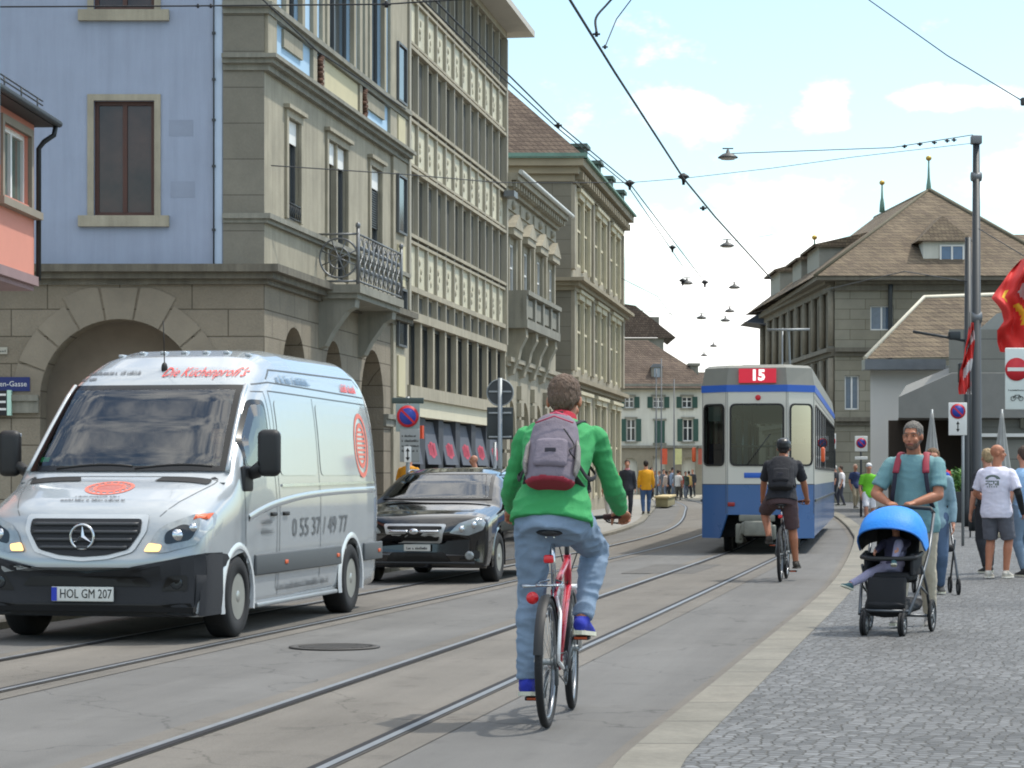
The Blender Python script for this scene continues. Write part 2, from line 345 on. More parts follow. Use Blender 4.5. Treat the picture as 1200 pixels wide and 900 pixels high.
def tag(o, label=None, cat=None, group=None, kind=None):
    if label: o['label'] = label
    if cat: o['category'] = cat
    if group: o['group'] = group
    if kind: o['kind'] = kind
    return o
def thing(name, label, cat, loc=(0, 0, 0), rz=0, group=None):
    o = bpy.data.objects.new(name, None); COL.objects.link(o); o.location = loc; o.rotation_euler = (0, 0, rz)
    o.empty_display_size = .1
    return tag(o, label, cat, group)
def copy_tree(o, parent=None):
    c = o.copy(); COL.objects.link(c); c.parent = parent
    for ch in list(o.children): copy_tree(ch, c)
    return c
def dup(o, loc, rz, label):
    c = copy_tree(o); c.location = loc; c.rotation_euler = (0, 0, rz); c['label'] = label; return c
class Fr:
    """wall frame: u along the wall, v up, w out of the wall"""
    def __init__(s, o, u, n=None):
        s.o = Vector(o); s.U = Vector(u).normalized(); s.N = Vector(n).normalized() if n is not None else Vector((s.U.y, -s.U.x, 0)); s.Z = Vector((0, 0, 1))
    def __call__(s, u, v, w=0): return s.o + s.U * u + s.Z * v + s.N * w
def wall(mb, fr, u0, u1, v0, v1, ops, t=.3, m=0, mr=None):
    """wall face with rectangular ('r',u0,u1,v0,v1) and arched ('a',u0,u1,v0,spring) openings and their reveals"""
    mr = m if mr is None else mr; R = []
    for o in ops:
        top = o[4] if o[0] == 'r' else o[4] + (o[2] - o[1]) / 2
        R.append((o[1], o[2], o[3], top))
    us = sorted(set([u0, u1] + [q for r in R for q in r[:2] if u0 < q < u1])); vs = sorted(set([v0, v1] + [q for r in R for q in r[2:] if v0 < q < v1]))
    for i in range(len(us) - 1):
        for j in range(len(vs) - 1):
            cu, cv = (us[i] + us[i + 1]) / 2, (vs[j] + vs[j + 1]) / 2
            if any(r[0] < cu < r[1] and r[2] < cv < r[3] for r in R): continue
            mb.quad(fr(us[i], vs[j]), fr(us[i + 1], vs[j]), fr(us[i + 1], vs[j + 1]), fr(us[i], vs[j + 1]), m)
    for o, r in zip(ops, R):
        a, b, c, d = r; sp = d if o[0] == 'r' else o[4]
        mb.quad(fr(a, c), fr(a, sp), fr(a, sp, -t), fr(a, c, -t), mr); mb.quad(fr(b, c), fr(b, c, -t), fr(b, sp, -t), fr(b, sp), mr)
        mb.quad(fr(a, c), fr(a, c, -t), fr(b, c, -t), fr(b, c), mr)
        if o[0] == 'r': mb.quad(fr(a, d), fr(b, d), fr(b, d, -t), fr(a, d, -t), mr)
        else:
            R_ = (b - a) / 2; cx = (a + b) / 2; n = 16
            P = [(cx - R_ * cos(pi * k / n), sp + R_ * sin(pi * k / n)) for k in range(n + 1)]
            for k in range(n):
                p, q = P[k], P[k + 1]
                mb.quad(fr(*p), fr(*q), fr(q[0], d), fr(p[0], d), m); mb.quad(fr(*p), fr(*p, -t), fr(*q, -t), fr(*q), mr)
def text_mesh(txt, size, M, thick=.002, shear=0, width=None, bold=0, extra=None):
    """lettering as a mesh in the plane of M (x right, y up)"""
    cu = bpy.data.curves.new('t', 'FONT'); cu.body = txt; cu.size = size; cu.extrude = thick / 2; cu.align_x = 'CENTER'; cu.align_y = 'CENTER'; cu.shear = shear
    cu.offset = bold; cu.resolution_u = 2
    o = bpy.data.objects.new('t', cu); COL.objects.link(o); dg = bpy.context.evaluated_depsgraph_get()
    me = bpy.data.meshes.new_from_object(o.evaluated_get(dg)); bpy.data.objects.remove(o)
    mb = MB(); xs = [v.co.x for v in me.vertices]; k = (width / (max(xs) - min(xs))) if (width and xs) else 1
    mb.add([M @ Vector((v.co.x * k, v.co.y, v.co.z)) for v in me.vertices], [list(f.vertices) for f in me.polygons]); bpy.data.meshes.remove(me)
    return mb
def plane_M(o, x, y):
    x = Vector(x).normalized(); y = Vector(y); y = (y - x * y.dot(x)).normalized(); z = x.cross(y); o = Vector(o)
    return Matrix(((x.x, y.x, z.x, o.x), (x.y, y.y, z.y, o.y), (x.z, y.z, z.z, o.z), (0, 0, 0, 1)))
def fuse(mb, vox, sm=3, fn=None):
    """merge overlapping closed shapes into one continuous skin"""
    me = mb.mesh('tmp'); o = bpy.data.objects.new('tmp', me); COL.objects.link(o)
    r = o.modifiers.new('r', 'REMESH'); r.mode = 'VOXEL'; r.voxel_size = vox; r.use_smooth_shade = True
    if sm:
        q = o.modifiers.new('s', 'SMOOTH'); q.factor = .5; q.iterations = sm
    dg = bpy.context.evaluated_depsgraph_get(); m2 = bpy.data.meshes.new_from_object(o.evaluated_get(dg))
    bpy.data.objects.remove(o); bpy.data.meshes.remove(me)
    if fn:
        nn = [v.normal.copy() for v in m2.vertices]
        for v, n in zip(m2.vertices, nn): v.co += n * fn(v.co)
        m2.update()
    return m2
def fobj(name, me, m, parent=None):
    me.name = name; me.materials.clear()
    for q in (m if isinstance(m, list) else [m]): me.materials.append(q)
    o = bpy.data.objects.new(name, me); COL.objects.link(o); o.parent = parent; return o
def ik(a, b, l1, l2, pole):
    a, b, pole = Vector(a), Vector(b), Vector(pole)
    d = b - a; D = min(d.length, (l1 + l2) * .998); dn = d.normalized(); p = pole - dn * pole.dot(dn); p.normalize()
    x = (l1 * l1 - l2 * l2 + D * D) / (2 * D); h = sqrt(max(0, l1 * l1 - x * x))
    return a + dn * x + p * h, a + dn * D
def spline(pts, n=6):
    """Catmull-Rom through 2-D or 3-D points"""
    P = [Vector(p) for p in pts]; P = [P[0] * 2 - P[1]] + P + [P[-1] * 2 - P[-2]]; out = []
    for i in range(1, len(P) - 2):
        for k in range(n):
            t = k / n; a, b, c, d = P[i - 1], P[i], P[i + 1], P[i + 2]
            out.append(.5 * ((2 * b) + (c - a) * t + (2 * a - 5 * b + 4 * c - d) * t * t + (3 * b - a - 3 * c + d) * t ** 3))
    out.append(P[-2]); return out
# ------------------------------------------------------------------ materials used all over
M_asph = mat_asphalt('asphalt', '#686765')
M_asph2 = mat_asphalt('asphalt_track', '#6c6862')
M_far = mat('far_paving', '#8f8878', .9, var=.12, vs=.5, bump=.2, bs=60)
M_setts = mat_setts('granite_setts')
M_kerb = mat_block('granite_kerb', '#726f66', '#7b776d', '#45423c', 40, 1.05, .012, .8, .2, .4, False, 0, 0, .012, .22, 1.6, .3)
M_rail = mat('rail_steel', '#84888c', .5, .75, var=.12, vs=6)
M_groove = mat('rail_groove', '#17161a', .9, var=.2)
M_seal = mat('joint_seal', '#4a4846', .8, var=.25)
M_black = mat('black_plastic', '#1b1c1e', .55, var=.1)
M_rubber = mat('rubber', '#18181a', .8, var=.15, bump=.2, bs=60)
M_chrome = mat('chrome', '#c9ccd0', .18, 1, var=.05)
M_steel = mat('galvanised_steel', '#8d9294', .5, .6, var=.12)
M_grey = mat('grey_paint', '#55585a', .5, var=.08)
M_dkgrey = mat('dark_grey_paint', '#34383a', .5, var=.08)
M_white = mat('white_paint', '#dcdcd8', .5, var=.05)
M_red = mat('red_paint', '#c2202c', .5, var=.06)
M_wire = mat('wire', '#26282b', .6, .3, var=0)
def pane_mat(name, c, r=.06): 
    return mat(name, c, r, 0, var=.25, vs=.9, spec=.7)
M_pane = pane_mat('window_pane', '#2c3236')
M_pane2 = pane_mat('window_pane_warm', '#3a3a36')

# ------------------------------------------------------------------ tracks, road, kerbs (all curves as X for a given distance Y)
def interp(T, y):
    if y <= T[0][0]: a, b = T[0], T[1]
    elif y >= T[-1][0]: a, b = T[-2], T[-1]
    else:
        i = max(k for k in range(len(T)) if T[k][0] <= y); i = min(i, len(T) - 2); a, b = T[i], T[i + 1]
    return a[1] + (b[1] - a[1]) * (y - a[0]) / (b[0] - a[0])
def dense(T):
    S = spline([(b, a) for a, b in T], 8); return sorted((p.y, p.x) for p in S)
CA = dense([(-6, -4.59), (10, -1.6), (25, 1.205), (38, 3.60), (45, 4.83), (55, 6.25), (70, 7.95), (90, 9.7), (115, 11.3), (150, 12.3)])    # tram track, centre
CB = dense([(-6, -7.9), (10, -4.72), (17.4, -3.25), (27.8, -1.05), (38, .93), (46, 2.45), (56, 4.0), (68, 5.3), (88, 6.9), (110, 8.4), (150, 9.9)])  # opposite track
KR = dense([(-6, -2.86), (8, -.03), (11.2, .51), (17.2, 1.655), (30, 4.03), (47.5, 6.78), (55, 7.8), (66, 9.15), (80, 10.7), (100, 12.6), (130, 14.6)])   # right kerb line
KL = dense([(-6, -10.6), (10, -7.1), (19, -5.0), (32.2, -2.0), (42, -.1), (52.5, 2.0), (66, 3.55), (80, 4.6), (100, 6.0), (130, 7.6)])             # left kerb line
YS = [-6 + 1.0 * i for i in range(0, 157)]
def strip(T0, d0, T1, d1, z, ys, m=0, mb=None):
    mb = mb or MB(); R = []
    for y in ys: R.append([(interp(T0, y) + d0, y, z), (interp(T1, y) + d1, y, z)])
    for a, b in zip(R, R[1:]): mb.quad(a[0], a[1], b[1], b[0], m)
    return mb
g = MB(); g.quad((-900, -60, -.012), (900, -60, -.012), (900, 3000, -.012), (-900, 3000, -.012))
tag(g.build('ground', M_far), kind='structure')
RY = [y for y in YS if y <= 130]
mb = strip(KL, 0, KR, 0, 0, RY); tag(mb.build('road', M_asph), kind='structure')
mb = strip(CA, -.75, CA, .78, .004, RY); tag(mb.build('track_bed', M_asph2), kind='structure')
mb = strip(CB, -.78, CB, .75, .004, RY); tag(mb.build('track_bed', M_asph2), kind='structure')
g = MB(); g.quad((-40, 130, -.004), (60, 130, -.004), (60, 168, -.004), (-40, 168, -.004)); tag(g.build('square', M_far), kind='structure')
# sealed joints along the road
# a patch of newer asphalt and a manhole
for i, (T, sgn) in enumerate(((CA, 1), (CB, 1))):
    for side in (-.5, .5):
        mb = MB(); RYs = [y for y in YS if y <= 150]
        R = []
        for y in RYs:
            x = interp(T, y) + side * 1.03
            R.append((x, y))
        s = 1 if side > 0 else -1
        for (x0, y0), (x1, y1) in zip(R, R[1:]):
            def st(a, b, z, m): mb.quad((x0 + a, y0, z), (x0 + b, y0, z), (x1 + b, y1, z), (x1 + a, y1, z), m)
            st(-.062 if s < 0 else -.052, .052 if s < 0 else .062, .010, 2)
            if s > 0: st(.0, .046, .016, 0); st(-.045, 0.0, .0145, 1)
            else: st(-.046, .0, .016, 0); st(0.0, .045, .0145, 1)
        tag(mb.build('rail', [M_rail, M_groove, M_seal]), kind='structure')
# right pavement and granite kerb
KH = .06
mb = MB(); R = []
for y in RY: R.append((interp(KR, y), y))
for (x0, y0), (x1, y1) in zip(R, R[1:]):
    mb.quad((x0, y0, 0), (x1, y1, 0), (x1 + .012, y1, KH - .01), (x0 + .012, y0, KH - .01))
    mb.quad((x0 + .012, y0, KH - .01), (x1 + .012, y1, KH - .01), (x1 + .03, y1, KH + .004), (x0 + .03, y0, KH + .004))
    mb.quad((x0 + .03, y0, KH + .004), (x1 + .03, y1, KH + .004), (x1 + .33, y1, KH + .004), (x0 + .33, y0, KH + .004))
    mb.quad((x0 + .33, y0, KH + .004), (x1 + .33, y1, KH + .004), (x1 + .33, y1, KH - .02), (x0 + .33, y0, KH - .02))
tag(mb.build('kerb', M_kerb), kind='structure')
mb = MB()
for (x0, y0), (x1, y1) in zip(R, R[1:]): mb.quad((x0 + .33, y0, KH), (90, y0, KH), (90, y1, KH), (x1 + .33, y1, KH))
mb.quad((R[-1][0], 130, KH), (90, 130, KH), (90, 160, KH), (R[-1][0] + 3, 160, KH))
tag(mb.build('pavement', M_setts), kind='structure')
# gutter line beside the kerb
tag(strip(KR, -.10, KR, 0, .005, RY).build('gutter', M_asph2), kind='structure')
tag(strip(KR, -.012, KR, .002, .009, RY).build('joint', M_seal), kind='structure')
# left pavement and kerb
mb = MB(); R = []
for y in RY: R.append((interp(KL, y), y))
for (x0, y0), (x1, y1) in zip(R, R[1:]):
    mb.quad((x0, y0, 0), (x1, y1, 0), (x1, y1, KH + .003), (x0, y0, KH + .003))
    mb.quad((x0, y0, KH + .003), (x1, y1, KH + .003), (x1 - .2, y1, KH + .003), (x0 - .2, y0, KH + .003))
tag(mb.build('kerb', M_kerb), kind='structure')
mb = MB(); M_pave = mat('pavement_asphalt', '#8a8883', .9, var=.12, vs=1.1, bump=.3, bs=150)
for (x0, y0), (x1, y1) in zip(R, R[1:]): mb.quad((x0 - .2, y0, KH), (x1 - .2, y1, KH), (-60, y1, KH), (-60, y0, KH))
tag(mb.build('pavement', M_pave), kind='structure')
# manhole cover in the road
p = gp(392, 759); mh = thing('manhole_cover', 'round iron manhole cover in the asphalt beside the white van', 'manhole', (p.x, p.y, .004))
MB().lathe([(.36, 0), (.36, .008), (.3, .010), (.3, .004), (.01, .004)], n=28).build('cover_frame', mat('cast_iron', '#4a4744', .7, .4, var=.2), mh)
mb = MB()
for i in range(-4, 5): 
    w = sqrt(max(0, .28 ** 2 - (i * .06) ** 2)); mb.b(-w, w, i * .06 - .018, i * .06 + .018, .002, .0105)
mb.build('cover_ribs', MATS['cast_iron'], mh)

for (x0, y0, w, l, a) in ((3.0, 22.5, .8, 3.0, .19), (1.5, 33, 1.0, 3.5, .19)):
    mb = MB(); c_, s_ = cos(a), sin(a); q = lambda u, v: (x0 + u * c_ + v * s_, y0 - u * s_ + v * c_, .0065)
    mb.poly([q(0, 0), q(w, .06), q(w + .03, l), q(.04, l - .05)]); tag(mb.build('asphalt_patch', mat_asphalt('asphalt_newer', '#5e5c59') if 'asphalt_newer' not in MATS else MATS['asphalt_newer']), kind='structure')
# ------------------------------------------------------------------ building materials
M_stone = mat_block('sandstone_ashlar', '#8d8470', '#857c69', '#5f584b', 1.15, .42, .008, .9, .12, .35, True, .5, 0, .012, .16, .7)
M_stone_lt = mat('sandstone_dressed', '#a09987', .9, streak=0.1, var=.18, vs=1.2, bump=.3, bs=30)
M_stone_dk = mat('sandstone_stained', '#6c675b', .9, streak=0.16, var=.28, vs=1.6, bump=.3, bs=25)
M_stone_gy = mat('grey_sandstone', '#87857a', .9, streak=0.13, var=.16, vs=1.0, bump=.3, bs=30)
M_rust = mat_block('rusticated_stone', '#8a8172', '#82796a', '#5a5347', 1.25, .47, .012, .9, .16, .5, True, .5, 0, .03, .2, .6)
M_bluew = mat('blue_plaster', '#97a1b4', .9, streak=0.045, var=.09, vs=.6, bump=.2, bs=60)
M_ltblue = mat('pale_blue_plaster', '#a9c6dd', .85, var=.05, vs=1.5)
M_cream = mat('cream_plaster', '#c2b999', .85, var=.06, vs=1.5)
M_brownw = mat('brown_varnish', '#4a2c22', .5, var=.15, vs=5)
M_blind = mat('white_blind', '#e2e2de', .6, var=.05)
M_iron = mat('grey_ironwork', '#77797b', .45, .5, var=.1)
M_interior = mat('dark_interior', '#1c1c1d', .9, var=.2)
M_concrete = mat('pale_concrete', '#a39b88', .85, streak=0.1, var=.14, vs=1.1, bump=.2, bs=40)
M_conc_gy = mat('grey_mullion', '#a39d8d', .7, streak=0.12, var=.08, vs=1.0)
M_curtain = mat('grey_curtain', '#4b4c48', .8, var=.3, vs=3, stretch=(6, 6, .4))
M_spand = mat('cream_panel', '#c9c3ab', .6, streak=0.1, var=.16, vs=2.2)
M_tile = mat_block('brown_roof_tiles', '#6a5c50', '#574a41', '#3a312b', .19, .17, .012, .9, .3, .9, True, .5, (.02, 5), .03, .25, .7)
M_tile2 = mat_block('tan_roof_tiles', '#7a6d5a', '#63574a', '#443c34', .20, .17, .012, .9, .3, .9, True, .5, (.02, 5), .03, .25, .7)
M_copper = mat('green_copper', '#66877a', .7, var=.2, vs=2)
M_shutter = mat('green_shutter', '#2d4f45', .6, var=.1)
M_whitew = mat('white_render', '#c9c8bd', .9, streak=0.06, var=.06, vs=.7, bump=.1, bs=30)
M_zinc = mat('zinc_sheet', '#74777a', .45, .5, var=.12)

class FacadeFrame(Fr):
    pass
FS = Fr((-4.28, 41.3, 0), (.15, 1, 0), (1, -.15, 0))          # street fronts on the left
def fac(px, py=None):
    k = (px - 600) / F; Y = 10.475 / (.15 - k); u = (Y - 41.3) * 1.0112
    return u if py is None else (u, CH + (HZ - py) * Y / F)
def fz(py, px): Y = 10.475 / (.15 - (px - 600) / F); return CH + (HZ - py) * Y / F
FB = Fr((-4.28, 41.3, 0), (-1, 0, 0), (0, -1, 0))             # side wall of the corner building: u runs to the left
def sbx(px): return (600 - px) / F * 41.3 - 4.28              # u on that wall
def sbz(py): return CH + (HZ - py) * 41.3 / F

def sash(parent, fr, u0, u1, v0, v1, w, mframe, mpane, nm=1, tr=.7, fw=.06, pw=None, name='window'):
    """window set into an opening: frame with mullions and a transom, glass as a sub-part"""
    f = MB()
    for a, b, c, d in ((u0, u0 + fw, v0, v1), (u1 - fw, u1, v0, v1), (u0 + fw, u1 - fw, v0, v0 + fw), (u0 + fw, u1 - fw, v1 - fw, v1)): f.fb(fr, a, b, c, d, w - .03, w + .03)
    for k in range(1, nm + 1):
        c = u0 + (u1 - u0) * k / (nm + 1); f.fb(fr, c - fw * .55, c + fw * .55, v0 + fw, v1 - fw, w - .028, w + .035)
    if tr:
        c = v0 + (v1 - v0) * tr; f.fb(fr, u0 + fw, u1 - fw, c - fw * .4, c + fw * .4, w - .026, w + .025)
    o = f.build(name, mframe, parent, True)
    g = MB(); g.quad(fr(u0 + .02, v0 + .02, w - .01), fr(u1 - .02, v0 + .02, w - .01), fr(u1 - .02, v1 - .02, w - .01), fr(u0 + .02, v1 - .02, w - .01))
    g.build('pane', mpane, o, True); return o
def cornice(mb, fr, u0, u1, v, prof, m=0, e0=0, e1=0):
    """stack of mouldings; prof = (dv0, dv1, out)"""
    for a, b, w in prof: mb.fb(fr, u0 - (w if e0 else 0), u1 + (w if e1 else 0), v + a, v + b, 0.004, w, m)

# ================================================================== corner building with the blue side wall
B1 = thing('corner_building', 'stone corner building with pale blue side wall, arched ground floor and iron balcony', 'building', (-4.28, 41.3, 0))
U1 = 12.55
a1, a2, a3 = (fac(331), fac(358)), (fac(381), fac(401)), (fac(423), fac(449.5))
wA, wB, wC = (fac(333.5), fac(352.5)), (fac(381), fac(407.5)), (fac(431.5), fac(447))
mb = MB()
def arch(a, top): r = (a[1] - a[0]) / 2; return ('a', a[0], a[1], 0.0, top - r)
ops = [arch(a1, 4.05), arch(a2, 3.98), arch(a3, 4.0)]
wall(mb, FS, 0, U1, 0, 4.7, ops, .55, 0)
mb.build('ground_floor_wall', [M_rust], B1, True)
mb = MB()
opsU = [('r', wA[0] + .14, wA[1] - .14, 5.97, 7.8), ('r', wB[0] + .14, wB[1] - .14, 5.2, 7.85), ('r', wC[0] + .12, wC[1] - .12, 5.97, 7.85)]
wall(mb, FS, 0, U1, 4.7, 8.45, opsU, .14, 0)
mb.build('upper_wall', [M_stone_lt], B1, True)
# top floors, light blue and cream fields between stone strips
mb = MB()
wins3 = []
for pa, pb in ((333, 349), (381, 410), (431, 446)): wins3.append((fac(pa), fac(pb)))
ops3 = [('r', a, b, 9.65, 12.4) for a, b in wins3]
wall(mb, FS, 0, U1, 8.45, 13.2, ops3, .14, 0)
mb.build('top_wall', [M_ltblue], B1, True)
mb = MB()
for a, b in ((0, fac(320)), (fac(363), fac(367.5)), (fac(374), fac(376.5)), (fac(418), fac(421)), (fac(424), fac(427)), (fac(454), U1)):
    mb.fb(FS, a, b, 8.6, 13.2, -.02, .07)
for a, b in wins3: 
    mb.fb(FS, a - .2, a, 9.5, 12.6, -.02, .09); mb.fb(FS, b, b + .2, 9.5, 12.6, -.02, .09); mb.fb(FS, a - .2, b + .2, 12.4, 12.65, -.02, .1)
for a, b in (wins3[0], wins3[2]): mb.fb(FS, a - .2, b + .2, 8.98, 9.30, -.02, .05)
mb.build('stone_strips', M_stone_lt, B1, True)
mb = MB(); mb.fb(FS, fac(377), fac(417.5), 8.62, 9.32, -.02, .03); mb.build('cream_field', M_cream, B1, True)
for px in (370.8, 422.6):
    u = fac(px); mb = MB()
    for k in range(14): mb.ell(FS(u + random.uniform(-.07, .07), 8.68 + k * .045, .08), (.07, .09, .05))
    mb.build('carved_relief', mat('dark_relief', '#5e4436', .9, var=.35, vs=9), B1, True)
mb = MB()
cornice(mb, FS, 0, U1, 8.40, ((-.05, .06, .10), (.06, .14, .2), (.14, .21, .28)), 0, 1)
cornice(mb, FB, 0, .71, 8.40, ((-.05, .06, .10), (.06, .14, .2), (.14, .21, .28)))
cornice(mb, FS, 0, U1, 9.33, ((0, .1, .10), (.1, .19, .18)), 0, 1)
cornice(mb, FB, 0, .71, 9.33, ((0, .1, .10), (.1, .19, .18)))
cornice(mb, FS, 0, U1, 5.72, ((0, .07, .08), (.07, .16, .14)), 0, 1)
cornice(mb, FB, 0, .71, 5.72, ((0, .07, .08), (.07, .16, .14)))
mb.build('string_courses', M_stone_gy, B1, True)
mb = MB()
P0 = ((0, .09, .08), (.09, .2, .20), (.2, .33, .32))
cornice(mb, FS, 0, U1, 4.66, P0, 0, 1); cornice(mb, FB, 0, 12, 4.66, P0)
mb.build('ground_floor_cornice', M_stone_dk, B1, True)
# side wall
arc = (sbx(233), sbx(47)); spr = sbz(374) - (arc[1] - arc[0]) / 2
mb = MB(); wall(mb, FB, 0, 12, 0, 4.66, [('a', arc[0], arc[1], 0, spr)], .55)
mb.build('side_ground_wall', [M_rust], B1, True)
mb = MB()
R_ = (arc[1] - arc[0]) / 2; cxa = (arc[0] + arc[1]) / 2
for k in range(9):                                              # voussoirs stand a little proud of the wall
    t0, t1 = pi * k / 9 + .012, pi * (k + 1) / 9 - .012; ro = R_ + (.62 if k in (3, 4, 5) else .48)
    ti, n = [], 4
    inn = [(cxa - (R_ + .002) * cos(t0 + (t1 - t0) * q / n), spr + (R_ + .002) * sin(t0 + (t1 - t0) * q / n)) for q in range(n + 1)]
    out = [(cxa - ro * cos(t0 + (t1 - t0) * q / n), min(4.6, spr + ro * sin(t0 + (t1 - t0) * q / n))) for q in range(n + 1)]
    for q in range(n):
        a, b, c, d = inn[q], inn[q + 1], out[q + 1], out[q]
        mb.hexa([FB(*a, .022), FB(*b, .022), FB(*b, -.05), FB(*a, -.05), FB(*d, .022), FB(*c, .022), FB(*c, -.05), FB(*d, -.05)])
mb.build('voussoirs', mat('brown_sandstone', '#877e6f', .9, var=.18, vs=1.1, bump=.4, bs=25), B1, True)
for a, b in ((arc[1] + .02, arc[1] + 2.2), (0.0, arc[0] - .02)): mb = MB(); mb.fb(FB, a, b, sbz(484), sbz(470), -.02, .07); mb.fb(FB, a, b, sbz(470), sbz(463), -.02, .12); mb.build('impost_band', M_stone_gy, B1, True)
for q in ((0, a1[0]), (a1[1], a2[0]), (a2[1], a3[0]), (a3[1], U1)): mb = MB(); mb.fb(FS, q[0], q[1], 2.42, 2.58, -.02, .06); mb.fb(FS, q[0], q[1], 2.58, 2.68, -.02, .11); mb.build('impost_band', M_stone_gy, B1, True)
mb = MB()
mb.fb(FB, .62, 12, 0, 4.6, -1.05, -.95)
mb.build('passage_wall', mat('passage_plaster', '#8c8071', .9, var=.12), B1, True)
mb = MB()
mb.fb(FS, a1[0] - .3, a1[1] + .3, 0, 4.2, -.75, -.7); mb.fb(FS, a2[0] - .3, a2[1] + .3, 0, 4.2, -.75, -.7); mb.fb(FS, a3[0] - .3, a3[1] + .3, 0, 4.2, -.9, -.85)
mb.build('shop_window', mat('shop_interior', '#3b3029', .5, var=.3, vs=2), B1, True)
wu = [(sbx(181), sbx(110), sbz(253), sbz(118)), (sbx(181), sbx(110), sbz(12), sbz(12) + 2.0)]
mb = MB(); wall(mb, FB, .66, 12, 4.99, 13.2, [('r', *q) for q in wu], .22)
mb.build('blue_side_wall', [M_bluew], B1, True)
mb = MB(); mb.fb(FB, 0.0, .71, 4.99, 13.2, -.1, .05); mb.build('corner_pilaster', mat_block('pilaster_stone', '#7f7b70', '#79756a', '#55514a', 3.0, .62, .008, .9, .12, .3, True, 0, 0, .01, .14, .9), B1, True)
mb = MB(); mb.fb(FB, .73, .86, 4.99, 13.2, -.05, .012); mb.build('pale_edge_strip', mat('pale_edge', '#b3c3d6', .85, var=.05), B1, True)
mb = MB(); mb.tube([FB(.87, 5.0, .04), FB(.87, 13, .04)], .013, 6)
for v in (5.6, 6.7, 7.5, 8.2, 9.0): mb.fb(FB, .84, .90, v - .02, v + .02, 0, .055)
mb.build('cable', M_dkgrey, B1, True)
for i, (a, b, c, d) in enumerate(wu):
    w = MB()
    w.fb(FB, a - .11, a, c, d + .11, -.02, .03); w.fb(FB, b, b + .11, c, d + .11, -.02, .03); w.fb(FB, a, b, d, d + .11, -.02, .03)
    w.fb(FB, a - .26, b + .26, c - .19, c, -.02, .10)
    so = w.build('window_surround', M_stone_lt, B1, True)
    sash(B1, FB, a, b, c, d, -.12, M_brownw, mat('pane_painted_reflection', '#42302a', .12, var=.6, vs=1.2, spec=.6), 1, 0, .07)  # the brown reflection is painted into the pane's base colour
for (u, v) in ((sbx(213), sbz(150)), (sbx(215), sbz(222))): mb = MB(); mb.fb(FB, u - .2, u + .22, v - .14, v + .14, -.003, .003); mb.build('plaster_patch', mat('patched_plaster', '#8c95a6', .9, var=.08), B1, True)
# street windows
for q, zz, nm in ((wA, 5.97, 0), (wB, 5.2, 1), (wC, 5.97, 0)):
    a, b = q[0] + .14, q[1] - .14; top = 7.8 if q is wA else 7.85
    if q is wC: a, b = q[0] + .12, q[1] - .12
    w = MB(); w.fb(FS, a - .14, a, zz, top + .13, -.02, .05); w.fb(FS, b, b + .14, zz, top + .13, -.02, .05); w.fb(FS, a, b, top, top + .13, -.02, .05); w.fb(FS, a - .22, b + .22, top + .13, top + .2, -.02, .12)
    w.build('window_surround', M_stone_lt, B1, True)
    sash(B1, FS, a, b, zz, top, -.10, M_grey, M_pane, nm, 0, .06)
    w = MB(); w.fb(FS, a + .02, b - .02, top - .42, top - .01, -.07, -.05)
    if nm: w = MB(); w.fb(FS, a + .02, (a + b) / 2 - .05, top - .42, top - .01, -.07, -.05); w.fb(FS, (a + b) / 2 + .05, b - .02, top - .42, top - .01, -.07, -.05)
    w.build('roller_blind', M_blind, B1, True)
    if nm: w = MB(); w.fb(FS, (a + b) / 2 - .05, (a + b) / 2 + .05, zz, top, -.12, .01); w.build('stone_mullion', M_stone_lt, B1, True)
    if q is wC:
        w = MB()
        for k in range(16): w.fb(FS, a + .02, b - .02, 6.6 + k * .05, 6.63 + k * .05, -.07, -.05)
        w.build('slatted_blind', M_dkgrey, B1, True)
w = MB(); a, b = wA[0] + .14, wA[1] - .14
for k in range(7):
    u = a + (b - a) * (k + .5) / 7; w.tube([FS(u, 5.99, .02), FS(u + .03, 6.12, .04), FS(u, 6.25, .02)], .012, 5)
w.tube([FS(a, 6.26, .03), FS(b, 6.26, .03)], .015, 6); w.tube([FS(a, 6.0, .03), FS(b, 6.0, .03)], .012, 6)
w.build('window_guard', M_dkgrey, B1, True)
for a, b in wins3:
    sash(B1, FS, a, b, 9.65, 12.4, -.10, M_grey, M_pane, 1 if b - a > 1.3 else 0, 0, .06)
# balcony
ba, bb = 3.95, 8.2; bo = .84; zt = 4.97
mb = MB(); mb.fb(FS, ba, bb, zt - .16, zt, .0, bo); mb.fb(FS, ba + .06, bb - .06, zt - .26, zt - .16, .0, bo - .07)
bal = mb.build('balcony', M_stone_gy, B1, True)
for u in (ba + .15, bb - .55):
    c = MB(); pr = [(0, -.26), (bo - .12, -.26), (bo - .14, -.42), (bo - .3, -.5), (.45, -.62), (.25, -.9), (.12, -1.15), (0, -1.2)]
    A = [FS(u, zt + z, w) for w, z in pr]; Bp = [FS(u + .38, zt + z, w) for w, z in pr]
    c.rings([A, Bp], 0, False); c.build('bracket', M_stone_gy, bal, True)
r = MB(); rt = zt + .95
def bar(p, q, rr=.013): r.tube([p, q], rr, 6)
for (u, w) in ((ba + .03, bo - .05), (bb - .03, bo - .05)):
    bar(FS(u, zt, w), FS(u, rt + .12, w), .035); r.ell(FS(u, rt + .16, w), (.05, .05, .06))
for h in (zt + .06, rt): bar(FS(ba + .03, h, .02), FS(ba + .03, h, bo - .05), .022); bar(FS(bb - .03, h, .02), FS(bb - .03, h, bo - .05), .022); bar(FS(ba, h, bo - .05), FS(bb, h, bo - .05), .022)
c0, cr = FS(ba + .03, zt + .5, bo / 2), .37                        # big wheel ornament on the end panel
r.tube([FS(ba + .03, zt + .5 + cr * sin(t * pi / 16), bo / 2 + cr * cos(t * pi / 16)) for t in range(32)], .02, 6, loop=True)
